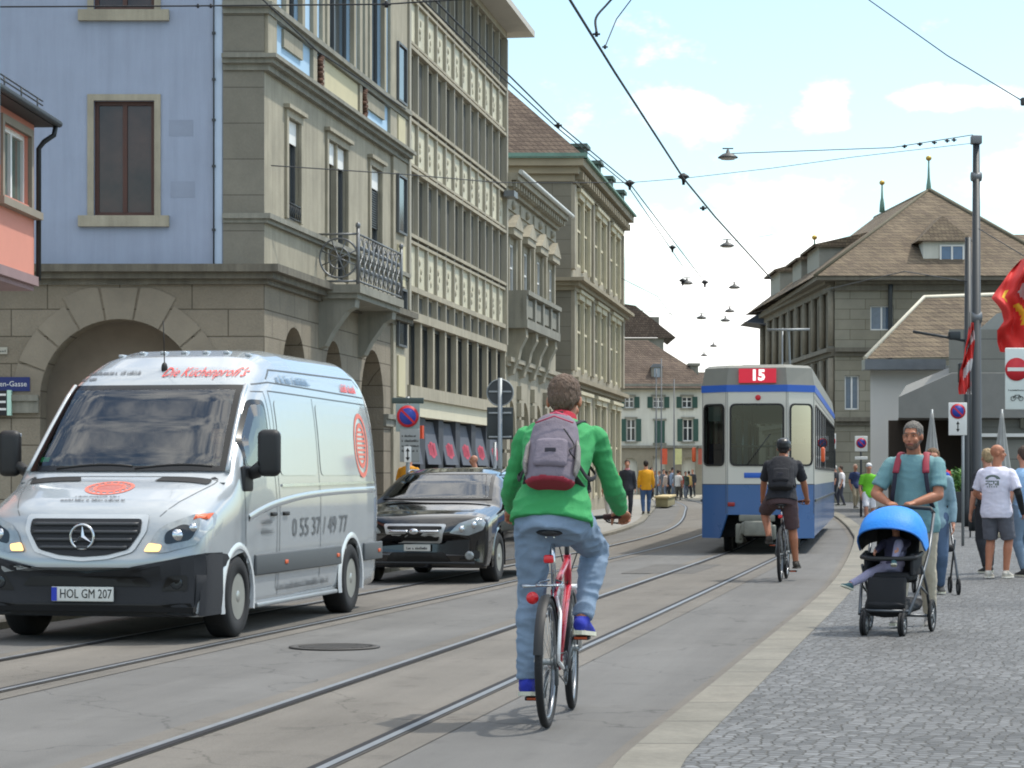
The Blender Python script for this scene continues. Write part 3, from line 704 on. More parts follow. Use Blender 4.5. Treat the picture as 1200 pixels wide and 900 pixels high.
for k in range(4):
    t = k * pi / 4 + .39; 
    if k % 2 == 0: pass
    r.tube([FS(ba + .03, zt + .5 + cr * .98 * sin(t), bo / 2 + cr * .98 * cos(t)), FS(ba + .03, zt + .5 - cr * .98 * sin(t), bo / 2 - cr * .98 * cos(t))], .012, 6)
r.tube([FS(ba + .03, zt + .5 + .2 * sin(t * pi / 10), bo / 2 + .2 * cos(t * pi / 10)) for t in range(20)], .014, 6, loop=True)
n = 9
for k in range(n):
    u = ba + .12 + (bb - ba - .24) * (k + .5) / n; h = (bb - ba - .24) / n * .46
    bar(FS(u - h, zt, bo - .05), FS(u - h, rt, bo - .05), .011)
    for s in (1, -1): r.tube([FS(u + s * h * .9 * sin(t * pi / 5), zt + .1 + .8 * t / 10, bo - .05) for t in range(11)], .013, 5)
    r.ell(FS(u, zt + .3, bo - .05), (.04, .03, .05)); r.ell(FS(u, zt + .7, bo - .05), (.04, .03, .05))
r.build('railing', M_iron, bal, True)
# narrow bay between the corner house and the office front
mb = MB(); mb.fb(FS, fac(458), U1 + .02, 0, 13.2, .0, .06)
mb.build('end_strip', M_stone_lt, B1, True)
for z0 in (3.1, 5.55, 8.4): 
    m2 = MB(); m2.fb(FS, fac(462), fac(470), z0, z0 + .9, .055, .10); m2.build('cream_panel', M_cream, B1, True)
for z0 in (4.2, 6.7, 9.6): sash(B1, FS, fac(461), fac(471), z0, z0 + 1.3, .10, M_grey, M_pane, 0, 0, .05)
mb = MB(); mb.fb(FS, -.2, U1, 13.2, 13.5, -14, .6); mb.fb(FB, -.6, 12, 13.2, 13.5, -1, .6); mb.build('eaves', M_stone_gy, B1, True)
mb = MB(); A = [FS(-.2, 13.5, .5), FS(U1, 13.5, .5), FS(U1, 16.5, -5), FS(2, 16.5, -5)]; mb.poly(A); mb.poly([FS(-.2, 13.5, .5), FS(2, 16.5, -5), FS(2, 16.5, -9), FS(-.2, 13.5, -13)])
mb.build('roof', M_tile, B1, True)
# street name plate and the lit letter sign on the side wall
sn = thing('street_name_sign', 'dark blue street name plate with white letters on the stone wall left of the van', 'sign', FB(sbx(5), sbz(451), .03))
mb = MB(); mb.fb(FB, sbx(35.5), sbx(-42), sbz(458.5), sbz(442), .024, .045); mb.build('plate', mat('enamel_blue', '#1d2a66', .3, var=.05), sn, True)
M = plane_M(FB(sbx(-4), sbz(450.2), .047), (1, 0, 0), (0, 0, 1)); text_mesh('en-Gasse', .13, plane_M(FB(sbx(16), sbz(450.2), .047), (1, 0, 0), (0, 0, 1)), width=.47).build('lettering', M_white, sn, True)
sn = thing('wall_sign', 'small projecting black sign with white letter E and pale green edge beside the van mirror', 'sign', FB(sbx(8), sbz(472), .1))
mb = MB(); mb.fb(FB, sbx(10), sbx(-26), sbz(487), sbz(458), .05, .14); mb.build('panel', M_black, sn, True)
mb = MB(); mb.fb(FB, sbx(15), sbx(10.2), sbz(487), sbz(457.5), .05, .145); mb.build('edge_trim', mat('pale_green', '#b8dccb', .4, var=.03), sn, True)
M = plane_M(FB(sbx(3), sbz(472.5), .143), (1, 0, 0), (0, 0, 1)); text_mesh('E', .42, M).build('lettering', M_white, sn, True)
sn = thing('house_number', 'small white house number plate on the stone wall above the street name', 'sign', FB(sbx(4), sbz(411), .02))
mb = MB(); mb.fb(FB, sbx(9), sbx(-3), sbz(415), sbz(407), .024, .035); mb.build('plate', mat('worn_white', '#a9a698', .6, var=.1), sn, True)
M = plane_M(FB(sbx(3), sbz(411), .037), (1, 0, 0), (0, 0, 1)); strokes(M, .12, .08, 1, 4).build('lettering', M_dkgrey, sn, True)

# ================================================================== pink house at the left edge
BP = thing('pink_house', 'salmon pink house corner with dark eaves and gutter at the left edge of the photo', 'building', (-6.7, 32, 0))
FP = Fr((-6.72, 33.6, 0), (-.044, -1, 0), (1, -.044, 0))           # u towards the camera
zp = lambda py, Y=33.6: CH + (HZ - py) / F * Y
mb = MB(); wall(mb, FP, 0, 14, 3.3 + .85, 6.28, [('r', .28, 1.75, 5.12, 6.08)], .15)
FQ = Fr((-6.72, 33.6, 0), (-1, 0, 0), (0, 1, 0)); mb.fb(FP, 0, 14, 4.15, 6.28, -3.2, -.16)
mb.build('oriel_wall', mat('salmon_plaster', '#cf8a78', .85, var=.06, vs=1), BP, True)
mb = MB(); mb.fb(FP, -.03, 14, 4.02, 4.15, -3.2, .06); mb.fb(FP, .02, 14, 3.95, 4.02, -3.2, .0); mb.build('oriel_base', mat('mauve_stone', '#8c7474', .85, var=.1), BP, True)
mb = MB(); mb.fb(FP, 4, 14, 0, 3.95, -3.2, -.5); mb.build('lower_wall', M_stone_gy, BP, True)
w = MB(); 
for a, b, c, d in ((.18, .28, 5.02, 6.18), (1.75, 1.85, 5.02, 6.18), (.28, 1.75, 6.08, 6.18)): w.fb(FP, a, b, c, d, -.02, .04)
w.fb(FP, -.05, 2.1, 4.95, 5.05, -.02, .12); w.build('window_surround', mat('grey_brown_stone', '#8b8274', .85, var=.1), BP, True)
sash(BP, FP,   .28, 1.75, 5.05, 6.08, -.1, M_white, pane_mat('pane_green', '#56675f'), 1, 0, .07)
w = MB(); w.fb(FP, -.2, 14, 6.28, 6.37, -3.6, .26); w.fb(FP, -.2, 14, 6.37, 6.44, -3.4, .18)
w.build('eaves', mat('dark_eaves', '#3b3838', .7, var=.1), BP, True)
w = MB(); w.tube([FP(-.24, 6.33, .30), FP(14, 6.33, .30)], .05, 10); w.tube([FP(-.14, 6.32, .28), FP(-.13, 6.16, .25), FP(-.08, 6.06, .12), FP(-.06, 5.96, .05), FP(-.05, 4.1, .05)], .038, 10)
w.build('gutter_pipe', mat('dark_zinc', '#2e3234', .5, .4, var=.1), BP, True)
w = MB()
for k in range(5): w.tube([FP(.3 + k * .9, 6.4, .12), FP(.3 + k * .9, 6.62, .12)], .012, 5)
w.tube([FP(0, 6.56, .12), FP(5, 6.56, .12)], .012, 5); w.tube([FP(0, 6.62, .12), FP(5, 6.62, .12)], .012, 5); w.build('snow_guard', M_dkgrey, BP, True)
sh = MB(); FH = Fr((-5.98, 28, 0), (-1, 0, 0), (0, -1, 0)); sh.fb(FH, 0.02, .55, 5.0, 7.9, 0, .05)
for k in range(34): sh.fb(FH, .012, .5, 5.05 + k * .08, 5.10 + k * .08, .045, .065)
sh.build('window_shutter', mat('blue_shutter', '#6f93a6', .6, var=.06), BP, True)

# ================================================================== office building with the concrete grid
B2 = thing('office_building', 'post-war office block with a fine grid of concrete mullions and cream panels', 'building', FS(12.55, 0, 0))
X0, X1 = fac(475), fac(590); NB = 12; BW = (X1 - X0) / NB
mb = MB(); mb.fb(FS, X0, X1, 3.4, 14.0, -6, -.32); mb.build('core_wall', mat('office_wall', '#4a4a46', .8, var=.15), B2, True)
bands = [(3.12, 3.40, .16), (4.88, 5.08, .14), (5.54, 5.66, .12), (6.63, 6.70, .10), (6.76, 6.84, .14), (8.25, 8.33, .14), (8.39, 8.45, .1), (9.40, 9.47, .10), (9.53, 9.61, .14), (11.02, 11.1, .14), (11.16, 11.22, .1), (12.17, 12.24, .1), (12.30, 12.38, .14), (13.8, 14.0, .14)]
mb = MB()
for a, b, w in bands: mb.fb(FS, X0, X1, a, b, -.3, w * .75)
mb.build('floor_bands', M_concrete, B2, True)
for k in range(NB + 1):
    u = X0 + BW * k; m2 = MB(); ww = .055 if 0 < k < NB else .13
    m2.fb(FS, u - ww * .8, u + ww * .8, 5.08, 13.8, -.28, .07 if 0 < k < NB else .12); m2.build('mullion', M_conc_gy, B2, True)
for k in range(NB + 1):
    u = X0 + BW * k
    if k < NB:
        for z0, z1, kind in ((5.08, 5.54, 0), (5.66, 6.63, 1), (6.84, 8.25, 0), (8.45, 9.40, 1), (9.61, 11.02, 0), (11.22, 12.17, 1), (12.38, 13.8, 0)):
            if kind:
                m2 = MB(); m2.fb(FS, u + .045, u + BW - .045, z0, z1, -.2, -.005)
                po = m2.build('spandrel_panel', M_spand, B2, True)
                if False: pass
                m3 = MB(); c = u + BW / 2 + random.uniform(-.05, .05)
                for j in range(3): m3.ell(FS(c + random.uniform(-.1, .1), z0 + .28 + j * .17 + random.uniform(-.05, .05), -.01), (.035, random.uniform(.04, .10), .09))
                m3.build('relief', mat('dark_panel_relief', '#a59e8a', .8, var=.3, vs=8), po, True)
            else:
                m2 = MB(); m2.fb(FS, u + .055, u + .10, z0, z1, -.12, -.03); m2.fb(FS, u + BW - .10, u + BW - .055, z0, z1, -.12, -.03); m2.fb(FS, u + .1, u + BW - .1, z1 - .05, z1, -.12, -.03)
                wo = m2.build('window', M_conc_gy, B2, True)
                m3 = MB(); m3.quad(FS(u + .09, z0, -.06), FS(u + BW - .09, z0, -.06), FS(u + BW - .09, z1, -.06), FS(u + .09, z1, -.06))
                m3.build('pane', M_curtain if random.random() < .8 else M_pane, wo, True)
n8 = 9; bw = (X1 - X0) / n8
for k in range(n8 + 1):
    u = X0 + bw * k; m2 = MB(); m2.fb(FS, u - .10, u + .10, 3.4, 4.88, -.3, .06); m2.build('pier', M_concrete, B2, True)
    if k < n8:
        m2 = MB(); m2.fb(FS, u + .09, u + .16, 3.4, 4.88, -.18, -.08); m2.fb(FS, u + bw - .16, u + bw - .09, 3.4, 4.88, -.18, -.08); m2.fb(FS, u + .16, u + bw - .16, 4.80, 4.88, -.18, -.08); wo = m2.build('window', M_dkgrey, B2, True)
        m3 = MB(); m3.quad(FS(u + .1, 3.4, -.12), FS(u + bw - .1, 3.4, -.12), FS(u + bw - .1, 4.88, -.12), FS(u + .1, 4.88, -.12)); m3.build('pane', M_pane2, wo, True)
mb = MB(); mb.fb(FS, X0, X1, 2.72, 3.12, -.3, .03); mb.build('fascia', mat('cream_fascia', '#cdc6ae', .8, var=.06), B2, True)
mb = MB(); mb.fb(FS, X0, X1, 0, 2.72, -1.6, -1.5); mb.build('shop_back', M_interior, B2, True)
n4 = 6
for k in range(n4 + 1):
    u = X0 + (X1 - X0) * k / n4; m2 = MB(); m2.fb(FS, u - .33, u + .33, 0, 2.72, -.9, -.06); m2.build('shop_pillar', mat('anthracite_cladding', '#3f4349', .6, var=.08), B2, True)
    if k < n4:
        d = (X1 - X0) / n4; m2 = MB(); m2.fb(FS, u + .33, u + d - .33, .9, 2.3, -.42, -.39) if False else m2.add([FS(u + .33, 2.66, -.2), FS(u + d - .33, 2.66, -.2), FS(u + d - .33, 1.62, .02), FS(u + .33, 1.62, .02), FS(u + .33, 2.66, -.23), FS(u + d - .33, 2.66, -.23), FS(u + d - .33, 1.62, -.01), FS(u + .33, 1.62, -.01)], [(0, 1, 2, 3), (7, 6, 5, 4), (0, 3, 7, 4), (1, 5, 6, 2), (3, 2, 6, 7)])
        bl = m2.build('shop_blind', mat('blue_grey_awning', '#555a63', .7, var=.1), B2, True)
        Mx = plane_M(FS(u + d / 2, 2.0, -.035), FS.U * 1.0, Vector((0, 0, 1))); 
        pts = []
        m3 = MB(); N0 = FS.N
        def lpt(du, z): t = (2.66 - z) / 1.04; return FS(u + d / 2 + du, z, -.2 + .22 * t + .006)
        for j in range(4):
            x = -.48 + j * .26
            m3.quad(lpt(x, 1.84), lpt(x + .2, 1.84), lpt(x + .2, 2.1 + (.04 if j % 2 else 0)), lpt(x, 2.1 + (.04 if j % 2 else 0)))
        m3.rings([[lpt(.42 * cos(t * pi / 8), 1.97 + .2 * sin(t * pi / 8)) for t in range(16)]], cap=False); m3.poly([lpt(.42 * cos(t * pi / 8), 1.97 + .2 * sin(t * pi / 8)) for t in range(16)])
        m3.build('logo', mat('logo_pink', '#b8475a', .6, var=.15, vs=6), bl, True)
        m3 = MB(); m3.fb(FS, u + .36, u + d - .36, .1, 1.5, -.95, -.9); m3.build('shop_window', pane_mat('shop_glass', '#474a45'), B2, True)
mb = MB(); mb.fb(FS, X0 + .9, X0 + 1.1, 2.2, 2.5, .0, .22); mb.build('orange_box_sign', mat('orange_sign', '#d8502c', .5, var=.05), B2, True)
mb = MB(); mb.fb(FS, X0 - .2, X1 + .9, 14.0, 14.18, -7, .78); mb.build('roof_slab', mat('roof_slab_white', '#b9b4aa', .8, var=.06), B2, True)
mb = MB(); mb.fb(FS, X1 - .6, X1 + .1, 9.25, 9.42, .1, .4); mb.build('facade_lamp', M_zinc, B2, True)

# ================================================================== palace with stone balcony
B3 = thing('palace_house', 'narrow richly moulded sandstone palace with a stone balcony on scrolled brackets', 'building', FS(fac(590), 0, 0))
p0, p1 = fac(590) + .02, fac(651); nb = 4; d = (p1 - p0) / nb
ops = [('r', p0 + d * (k + .3), p0 + d * (k + .7), 6.15, 8.1) for k in range(nb)] + [('a', p0 + d * (k + .2), p0 + d * (k + .8), 0, 2.7) for k in range(nb)]
mb = MB(); wall(mb, FS, p0, p1, 0, 10.1, ops, .3); mb.fb(FS, p0, p1, 0, 10.1, -8, -.31); mb.build('front_wall', [M_stone_lt], B3, True)
for k in range(nb):
    a, b = p0 + d * (k + .3), p0 + d * (k + .7)
    m2 = MB(); m2.fb(FS, a - .16, a, 6.1, 8.3, -.02, .06); m2.fb(FS, b, b + .16, 6.1, 8.3, -.02, .08); m2.fb(FS, a - .3, b + .3, 8.3, 8.5, -.02, .22)
    m2.rings([[FS(a - .35, 8.5, .0), FS(b + .35, 8.5, .0), FS((a + b) / 2, 8.95, .0)], [FS(a - .35, 8.5, .26), FS(b + .35, 8.5, .26), FS((a + b) / 2, 8.95, .26)]], 0, False)
    m2.build('window_pediment', M_stone_lt, B3, True)
    sash(B3, FS, a, b, 6.15, 8.1, -.06, M_white, M_pane, 0, .65, .07)
    m2 = MB()
    for q in range(7): z = 9.12 + q * .0; 
    m2.fb(FS, p0 + d * (k + .1), p0 + d * (k + .9), 9.05, 9.4, -.02, .05); m2.ell(FS(p0 + d * (k + .5), 9.22, .06), (.12, .2, .13)); m2.build('frieze_relief', M_stone_lt, B3, True)
    if k: m2 = MB(); m2.fb(FS, p0 + d * k - .14, p0 + d * k + .14, 6.1, 8.9, -.02, .1); m2.build('pilaster', M_stone_lt, B3, True)
mb = MB(); cornice(mb, FS, p0, p1, 9.5, ((0, .12, .12), (.12, .3, .22), (.3, .5, .42)))
for k in range(22): u = p0 + (p1 - p0) * (k + .5) / 22; mb.fb(FS, u - .1, u + .1, 9.62, 9.78, .2, .34)
cornice(mb, FS, p0, p1, 4.5, ((0, .12, .12), (.12, .25, .22))); mb.build('main_cornice', M_stone_lt, B3, True)
mb = MB(); mb.tube([FS(p0, 10.02, .50), FS(p1 + .6, 10.02, .50)], .07, 8); mb.build('gutter', mat('pale_gutter', '#c9cbc6', .5, .2, var=.05), B3, True)
ba3, bb3 = 27.7, 35.1
mb = MB(); mb.fb(FS, ba3, bb3, 5.6, 5.85, 0, .62); mb.fb(FS, ba3, bb3, 6.55, 6.68, .42, .66); mb.fb(FS, ba3, ba3 + .25, 6.55, 6.68, 0, .42); mb.fb(FS, ba3, ba3 + .16, 5.85, 6.55, 0, .5)
for k in range(5): u = ba3 + (bb3 - ba3 - .3) * k / 4; mb.fb(FS, u, u + .3, 5.85, 6.55, .40, .60)
for k in range(4): u = ba3 + (bb3 - ba3 - .3) * k / 4 + .3; mb.fb(FS, u + .25, u + (bb3 - ba3) / 4 - .5, 5.95, 6.45, .46, .54)
bo3 = mb.build('balcony', M_stone_gy, B3, True)
for k in range(4):
    u = ba3 + .3 + (bb3 - ba3 - .9) * k / 3; m2 = MB(); pr = [(0, 5.6), (.52, 5.6), (.54, 5.35), (.46, 5.2), (.36, 5.0), (.3, 4.7), (.2, 4.5), (.15, 4.3), (0, 4.25)]
    m2.rings([[FS(u, z, w) for w, z in pr], [FS(u + .45, z, w) for w, z in pr]], 0, False); m2.build('bracket', M_stone_lt, bo3, True)
for k in range(nb + 1):
    u = p0 + d * k; m2 = MB()
    for q in range(8): m2.fb(FS, u - .28, u + .28, .1 + q * .5, .5 + q * .5, -.02, .14)
    m2.build('rusticated_pier', M_stone_lt, B3, True)
mb = MB(); mb.fb(FS, p0, p1, 0, 4.3, -.34, -.32); mb.build('shop_window', M_pane2, B3, True)

# ================================================================== renaissance block with hipped roof
FR4 = Fr((2.04, 82.5, 0), (.143, 1, 0), (1, -.143, 0)); L4 = 18.1
B4 = thing('renaissance_block', 'long sandstone block with paired tall windows between cream frames and a brown hipped roof', 'building', (2.04, 82.5, 0))
FL4 = Fr((2.04, 82.5, 0), (-1, 0, 0), (0, -1, 0))
M_s4 = mat('ochre_sandstone', '#9e9684', .9, streak=0.12, var=.2, vs=.9, bump=.2, bs=20)
M_s4g = mat_block('side_ashlar', '#7c776a', '#757063', '#5b574d', 1.3, .5, .01, .9, .12, .3, True, .5, 0, .01, .15, .6)
bays = [(.06 + .315 * k, .06 + .315 * k + .25) for k in range(3)]; ops = []
rows = ((.6, 4.0), (5.1, 7.55), (8.75, 11.1))
for a, b in bays:
    A, Bv = a * L4, b * L4; mid = (A + Bv) / 2
    for z0, z1 in rows: ops += [('r', A + .35, mid - .22, z0, z1), ('r', mid + .22, Bv - .35, z0, z1)]
mb = MB(); wall(mb, FR4, 0, L4, 0, 12.2, ops, .35); mb.build('front_wall', [M_s4], B4, True)
mb = MB(); mb.fb(FL4, .0, 14, 0, 12.2, -17, -.0); mb.build('side_wall', M_s4g, B4, True)
M_cf = mat('cream_window_frame', '#c6bda2', .8, var=.08)
for o in ops:
    m2 = MB(); _, a, b, z0, z1 = o
    m2.fb(FR4, a - .2, a, z0 - .1, z1 + .2, -.02, .06); m2.fb(FR4, b, b + .2, z0 - .1, z1 + .2, -.02, .10); m2.fb(FR4, a, b, z1, z1 + .2, -.02, .14); m2.fb(FR4, a - .2, b + .2, z1 + .2, z1 + .32, -.02, .22)
    m2.build('window_surround', M_cf, B4, True)
    sash(B4, FR4, a, b, z0, z1, -.05, M_cf, M_pane2, 0, .55, .1)
for k in range(4):
    u = (0.0, .335 * L4, .65 * L4, L4 - .5)[k] ; m2 = MB(); m2.fb(FR4, u, u + .5, 5.0, 7.9, -.02, .13); m2.fb(FR4, u, u + .5, 8.5, 11.4, -.02, .13); m2.build('pilaster', M_s4, B4, True)
mb = MB()
for z, pr in ((4.45, ((0, .15, .12), (.15, .3, .3))), (7.75, ((0, .15, .15), (.15, .3, .3), (.3, .42, .5))), (11.5, ((0, .25, .12), (.25, .5, .28), (.5, .75, .48)))):
    cornice(mb, FR4, 0, L4, z, pr, 0, 1, 1); cornice(mb, FL4, 0, 14, z, pr)
for k in range(26): u = L4 * (k + .5) / 26; mb.fb(FR4, u - .14, u + .14, 11.6, 11.85, .1, .40)
mb.build('cornices', mat('cornice_stone', '#938974', .9, var=.14, vs=1), B4, True)
mb = MB(); e = .55; zr = 12.28
c0_, c1_, c2_, c3_ = FR4(-e, zr, e), FR4(L4 + e, zr, e), FR4(L4 + e, zr, -15), FL4(14.5, zr, e)
r0, r1 = FR4(6.6, zr + 6.6, -6.6), FR4(L4 - 6.6, zr + 6.6, -6.6)
mb.poly([c0_, c1_, r1, r0]); mb.poly([c3_, c0_, r0]); mb.poly([c1_, c2_, r1]); mb.poly([c3_, r0, r1, c2_]); mb.build('roof', M_tile, B4, True)
mb = MB(); mb.fb(FL4, -.55, 14, 12.25, 12.42, .3, .6); mb.fb(FR4, -.5, L4 + .5, 12.25, 12.33, .3, .6); mb.build('copper_gutter', M_copper, B4, True)
for k in range(4):
    u = 2.0 + k * 4.6; m2 = MB(); m2.fb(FR4, u, u + .9, 12.3, 12.95, -1.2, .25); m2.fb(FR4, u - .12, u + 1.02, 12.95, 13.08, -1.3, .35)
    m2.build('dormer', mat('dark_green_dormer', '#4c6259', .7, var=.2), B4, True)

# ================================================================== white house with green shutters at the end of the street
B5 = thing('white_townhouse', 'white rendered house with green shutters and big brown tiled roof closing the street', 'building', (9, 169, 0))
F5 = Fr((5.0, 169, 0), (1, 0, 0), (0, -1, 0))
x5 = lambda px: (px - 600) / F * 169 - 5.0
z5 = lambda py: CH + (HZ - py) / F * 169
W1 = x5(829)
ops = []; spec5 = []
for px0, px1, top, bot, nm in ((732, 743, 465, 478, 1), (765, 778, 465, 478, 1), (799, 811, 465, 478, 1), (734, 745, 491, 517, 2), (767, 779, 493, 519, 0), (800, 812, 491, 517, 2)):
    ops.append(('r', x5(px0), x5(px1), z5(bot), z5(top))); spec5.append(nm)
ga = [('a', x5(730), x5(747), 0, z5(545)), ('r', x5(765), x5(780), 0, z5(535)), ('a', x5(799), x5(815), 0, z5(544))]
mb = MB(); wall(mb, F5, 0, W1, z5(523), z5(457), ops, .3); mb.fb(F5, 0, W1, 0, z5(457), -9, -.31); mb.build('upper_wall', [M_whitew], B5, True)
mb = MB(); wall(mb, F5, 0, W1, 0, z5(523), ga, .5); mb.build('ground_floor_wall', [mat('grey_beige_render', '#8b8474', .9, var=.1)], B5, True)
mb = MB(); mb.fb(F5, 0, W1, z5(525), z5(522), 0, .2); mb.fb(F5, 0, W1, z5(457), z5(450), 0, .5); mb.build('string_course', M_stone_gy, B5, True)
for o, nm in zip(ops, spec5):
    _, a, b, z0, z1 = o; m2 = MB(); m2.fb(F5, a - .12, b + .12, z1, z1 + .15, -.02, .1); m2.fb(F5, a - .12, b + .12, z0 - .12, z0, -.02, .12); m2.fb(F5, a - .02, a + .03, z0 - .02, z1 + .02, -.09, -.01); m2.fb(F5, b - .03, b + .02, z0 - .02, z1 + .02, -.09, -.01); m2.build('window_surround', M_stone_gy, B5, True)
    if nm: sash(B5, F5, a, b, z0, z1, -.1, M_white, M_pane, 1, .6, .07)
    for s in ((a - .38, a - .02), (b + .02, b + .38)) if nm else ((a, (a + b) / 2), ((a + b) / 2 + .01, b)):
        m2 = MB(); m2.fb(F5, s[0], s[1], z0, z1, -.02, .06)
        for k in range(9): m2.fb(F5, s[0] + .03, s[1] - .03, z0 + (z1 - z0) * (k + .2) / 9, z0 + (z1 - z0) * (k + .6) / 9, .055, .075)
        m2.build('shutter', M_shutter, B5, True)
mb = MB(); mb.fb(F5, 0, W1, 0, z5(530), -.55, -.5); mb.build('dark_archway', M_interior, B5, True)
mb = MB(); za, zb = z5(455), z5(394)
A = [F5(-1, za, .7), F5(W1 + .3, za, .7), F5(x5(807), z5(425), -2.4), F5(x5(764), zb, -5), F5(-1, zb, -5)]; mb.poly(A)
mb.poly([F5(W1 + .3, za, .7), F5(W1 + .3, za, -9), F5(x5(807), z5(425), -6), F5(x5(807), z5(425), -2.4)]); mb.poly([F5(x5(807), z5(425), -2.4), F5(x5(807), z5(425), -6), F5(x5(764), zb, -5)])
mb.build('roof', M_tile, B5, True)
mb = MB(); mb.fb(F5, x5(764), x5(777), z5(444), z5(430), -3, -.6); dm = mb.build('dormer', M_stone_gy, B5, True)
m2 = MB(); m2.rings([[F5(x5(763), z5(430), -.5 - 2.5 * j), F5(x5(778), z5(430), -.5 - 2.5 * j), F5(x5(775), z5(426), -.5 - 2.5 * j), F5(x5(766), z5(426), -.5 - 2.5 * j)] for j in (0, 1)], 0, False); m2.build('dormer_roof', M_zinc, dm, True)
m2 = MB(); m2.fb(F5, x5(767), x5(774), z5(442), z5(431), -.6, -.55); m2.build('dormer_window', mat('pale_pane', '#8a949c', .2, var=.1), dm, True)
mb = MB(); mb.fb(F5, x5(811), x5(821), z5(440), z5(426), -3.2, -2); mb.fb(F5, x5(809), x5(823), z5(427), z5(424), -3.4, -1.8); mb.build('chimney', M_stone_gy, B5, True)
for px, c in ((776, '#c8573c'), (793, '#c2c08a'), (820, '#a85b4a')):
    bn = thing('shop_banner', {776: 'orange banner hanging on the far white house', 793: 'pale yellow banner on a pole before the far house', 820: 'dull red banner at the right end of the far house'}[px], 'banner', F5(x5(px), z5(545), .8))
    m2 = MB(); m2.tube([F5(x5(px - 3), z5(524), 0), F5(x5(px - 3), z5(524), 1.2)], .03, 6); m2.build('pole', M_dkgrey, bn, True)
    m2 = MB(); R = []
    for k in range(6): R.append([F5(x5(px - 3) + j * .16, z5(526) - k * .22, .9 + .06 * sin(j * 2 + k)) for j in range(4)])
    m2.rings(R, closed=False); m2.build('cloth', mat('banner_cloth_%d' % px, c, .8, var=.15), bn, True)
B5b = thing('back_gable_house', 'brown roofed house rising behind the renaissance block', 'building', (9, 178, 0))
mb = MB(); mb.b(3, 11.3, 178, 188, 0, 11.6); mb.build('wall', M_stone_gy, B5b, True)
mb = MB(); mb.poly([(3, 177.6, 11.6), (12.2, 177.6, 11.6), (9.2, 178, 14.0), (3, 178, 15.0)]); mb.poly([(12.2, 177.6, 11.6), (12.2, 188, 11.6), (9.2, 188, 14), (9.2, 178, 14)]); mb.build('roof', M_tile, B5b, True)
mb = MB(); mb.b(10.2, 11, 178.5, 179.3, 11.8, 13.2); mb.build('chimney', M_stone_gy, B5b, True)
# low house wall closing the gap beyond the tram
B8 = thing('distant_house', 'low grey house beyond the tram at the far right end of the street', 'building', (17, 172, 0))
mb = MB(); mb.b(14.0, 20.5, 172, 182, 0, 7.2); mb.build('wall', mat('distant_wall', '#7c7a70', .9, var=.12), B8, True)
mb = MB(); mb.poly([(13.7, 171.6, 7.2), (20.8, 171.6, 7.2), (20.8, 177, 9.0), (13.7, 177, 9.0)]); mb.build('roof', M_tile, B8, True)

# ================================================================== guildhouse on the right
B6 = thing('guildhouse', 'large grey stone building with tan hipped tile roof, dormers and two finials on the right', 'building', (15.8, 117, 0))
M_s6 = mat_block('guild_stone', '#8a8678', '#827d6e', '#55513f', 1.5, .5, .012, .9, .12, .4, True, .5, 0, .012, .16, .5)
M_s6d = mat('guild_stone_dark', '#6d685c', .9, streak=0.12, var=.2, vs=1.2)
x6 = lambda px: (px - 600) / F * 117; z6 = lambda py: CH + (HZ - py) / F * 117
F6 = Fr((15.8, 117, 0), (1, 0, 0), (0, -1, 0))
F6L = Fr((15.8, 117, 0), (-.0247, 1, 0), (-1, -.0247, 0)); L6 = 26.3
u6 = lambda px: x6(px) - 15.8
wins6 = [(u6(1020), u6(1047), z6(387), z6(358)), (u6(1090), u6(1117), z6(387), z6(358)), (u6(1160), u6(1187), z6(387), z6(358)), (u6(990), u6(1007), z6(480), z6(440)), (u6(1020), u6(1047), z6(480), z6(440))]
mb = MB(); wall(mb, F6, 0, 24, 0, 10.9, [('r', *q) for q in wins6], .3); mb.build('front_wall', [M_s6], B6, True)
for i, q in enumerate(wins6):
    sash(B6, F6, *q, -.2, M_white, mat('pane_blue_grey', '#5b6b7d', .1, var=.2), 1, 0, .07)
    m2 = MB(); cx_ = (q[0] + q[1]) / 2; n = 8
    if i < 3:
        A = [F6(cx_ + 1.5 * cos(pi * k / n), q[3] + .75 + .75 * sin(pi * k / n), .18) for k in range(n + 1)]; Bq = [F6(cx_ + 1.5 * cos(pi * k / n), q[3] + .75 + .75 * sin(pi * k / n), -.02) for k in range(n + 1)]
        m2.rings([A, Bq], 0, False); m2.build('window_hood', M_s6d, B6, True)
mb = MB(); nL = 9; opsL = []
for k in range(nL):
    a = L6 * (k + .25) / nL; opsL += [('r', a, a + L6 * .5 / nL, z0, z1) for z0, z1 in ((1.0, 3.4), (4.6, 6.7), (7.9, 10.0))]
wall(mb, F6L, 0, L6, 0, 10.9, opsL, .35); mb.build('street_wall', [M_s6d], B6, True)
for o in opsL: sash(B6, F6L, *o[1:], -.08, M_s6, M_pane, 0, .6, .09)
for k in range(nL + 1):
    u = L6 * k / nL; m2 = MB()
    for z0, z1 in ((4.3, 7.1), (7.7, 10.4)): m2.tube([F6L(max(.2, u), z0, .14), F6L(max(.2, u), z1, .14)], .16, 8)
    m2.build('column', mat('guild_column', '#837c6d', .9, var=.15), B6, True)
mb = MB()
for fr, e in ((F6, 24), (F6L, L6)):
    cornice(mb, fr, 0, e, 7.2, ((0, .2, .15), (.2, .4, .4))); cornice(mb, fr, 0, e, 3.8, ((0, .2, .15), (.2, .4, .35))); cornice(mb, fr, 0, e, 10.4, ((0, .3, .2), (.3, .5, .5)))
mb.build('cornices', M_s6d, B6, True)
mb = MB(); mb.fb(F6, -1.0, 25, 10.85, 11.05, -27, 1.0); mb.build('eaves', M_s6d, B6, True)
zr = 11.05
E0, E1, E2, E3 = V(14.7, 115.9, zr), V(27.6, 115.9, zr), V(27.6, 144.5, zr), V(14.1, 144.5, zr)
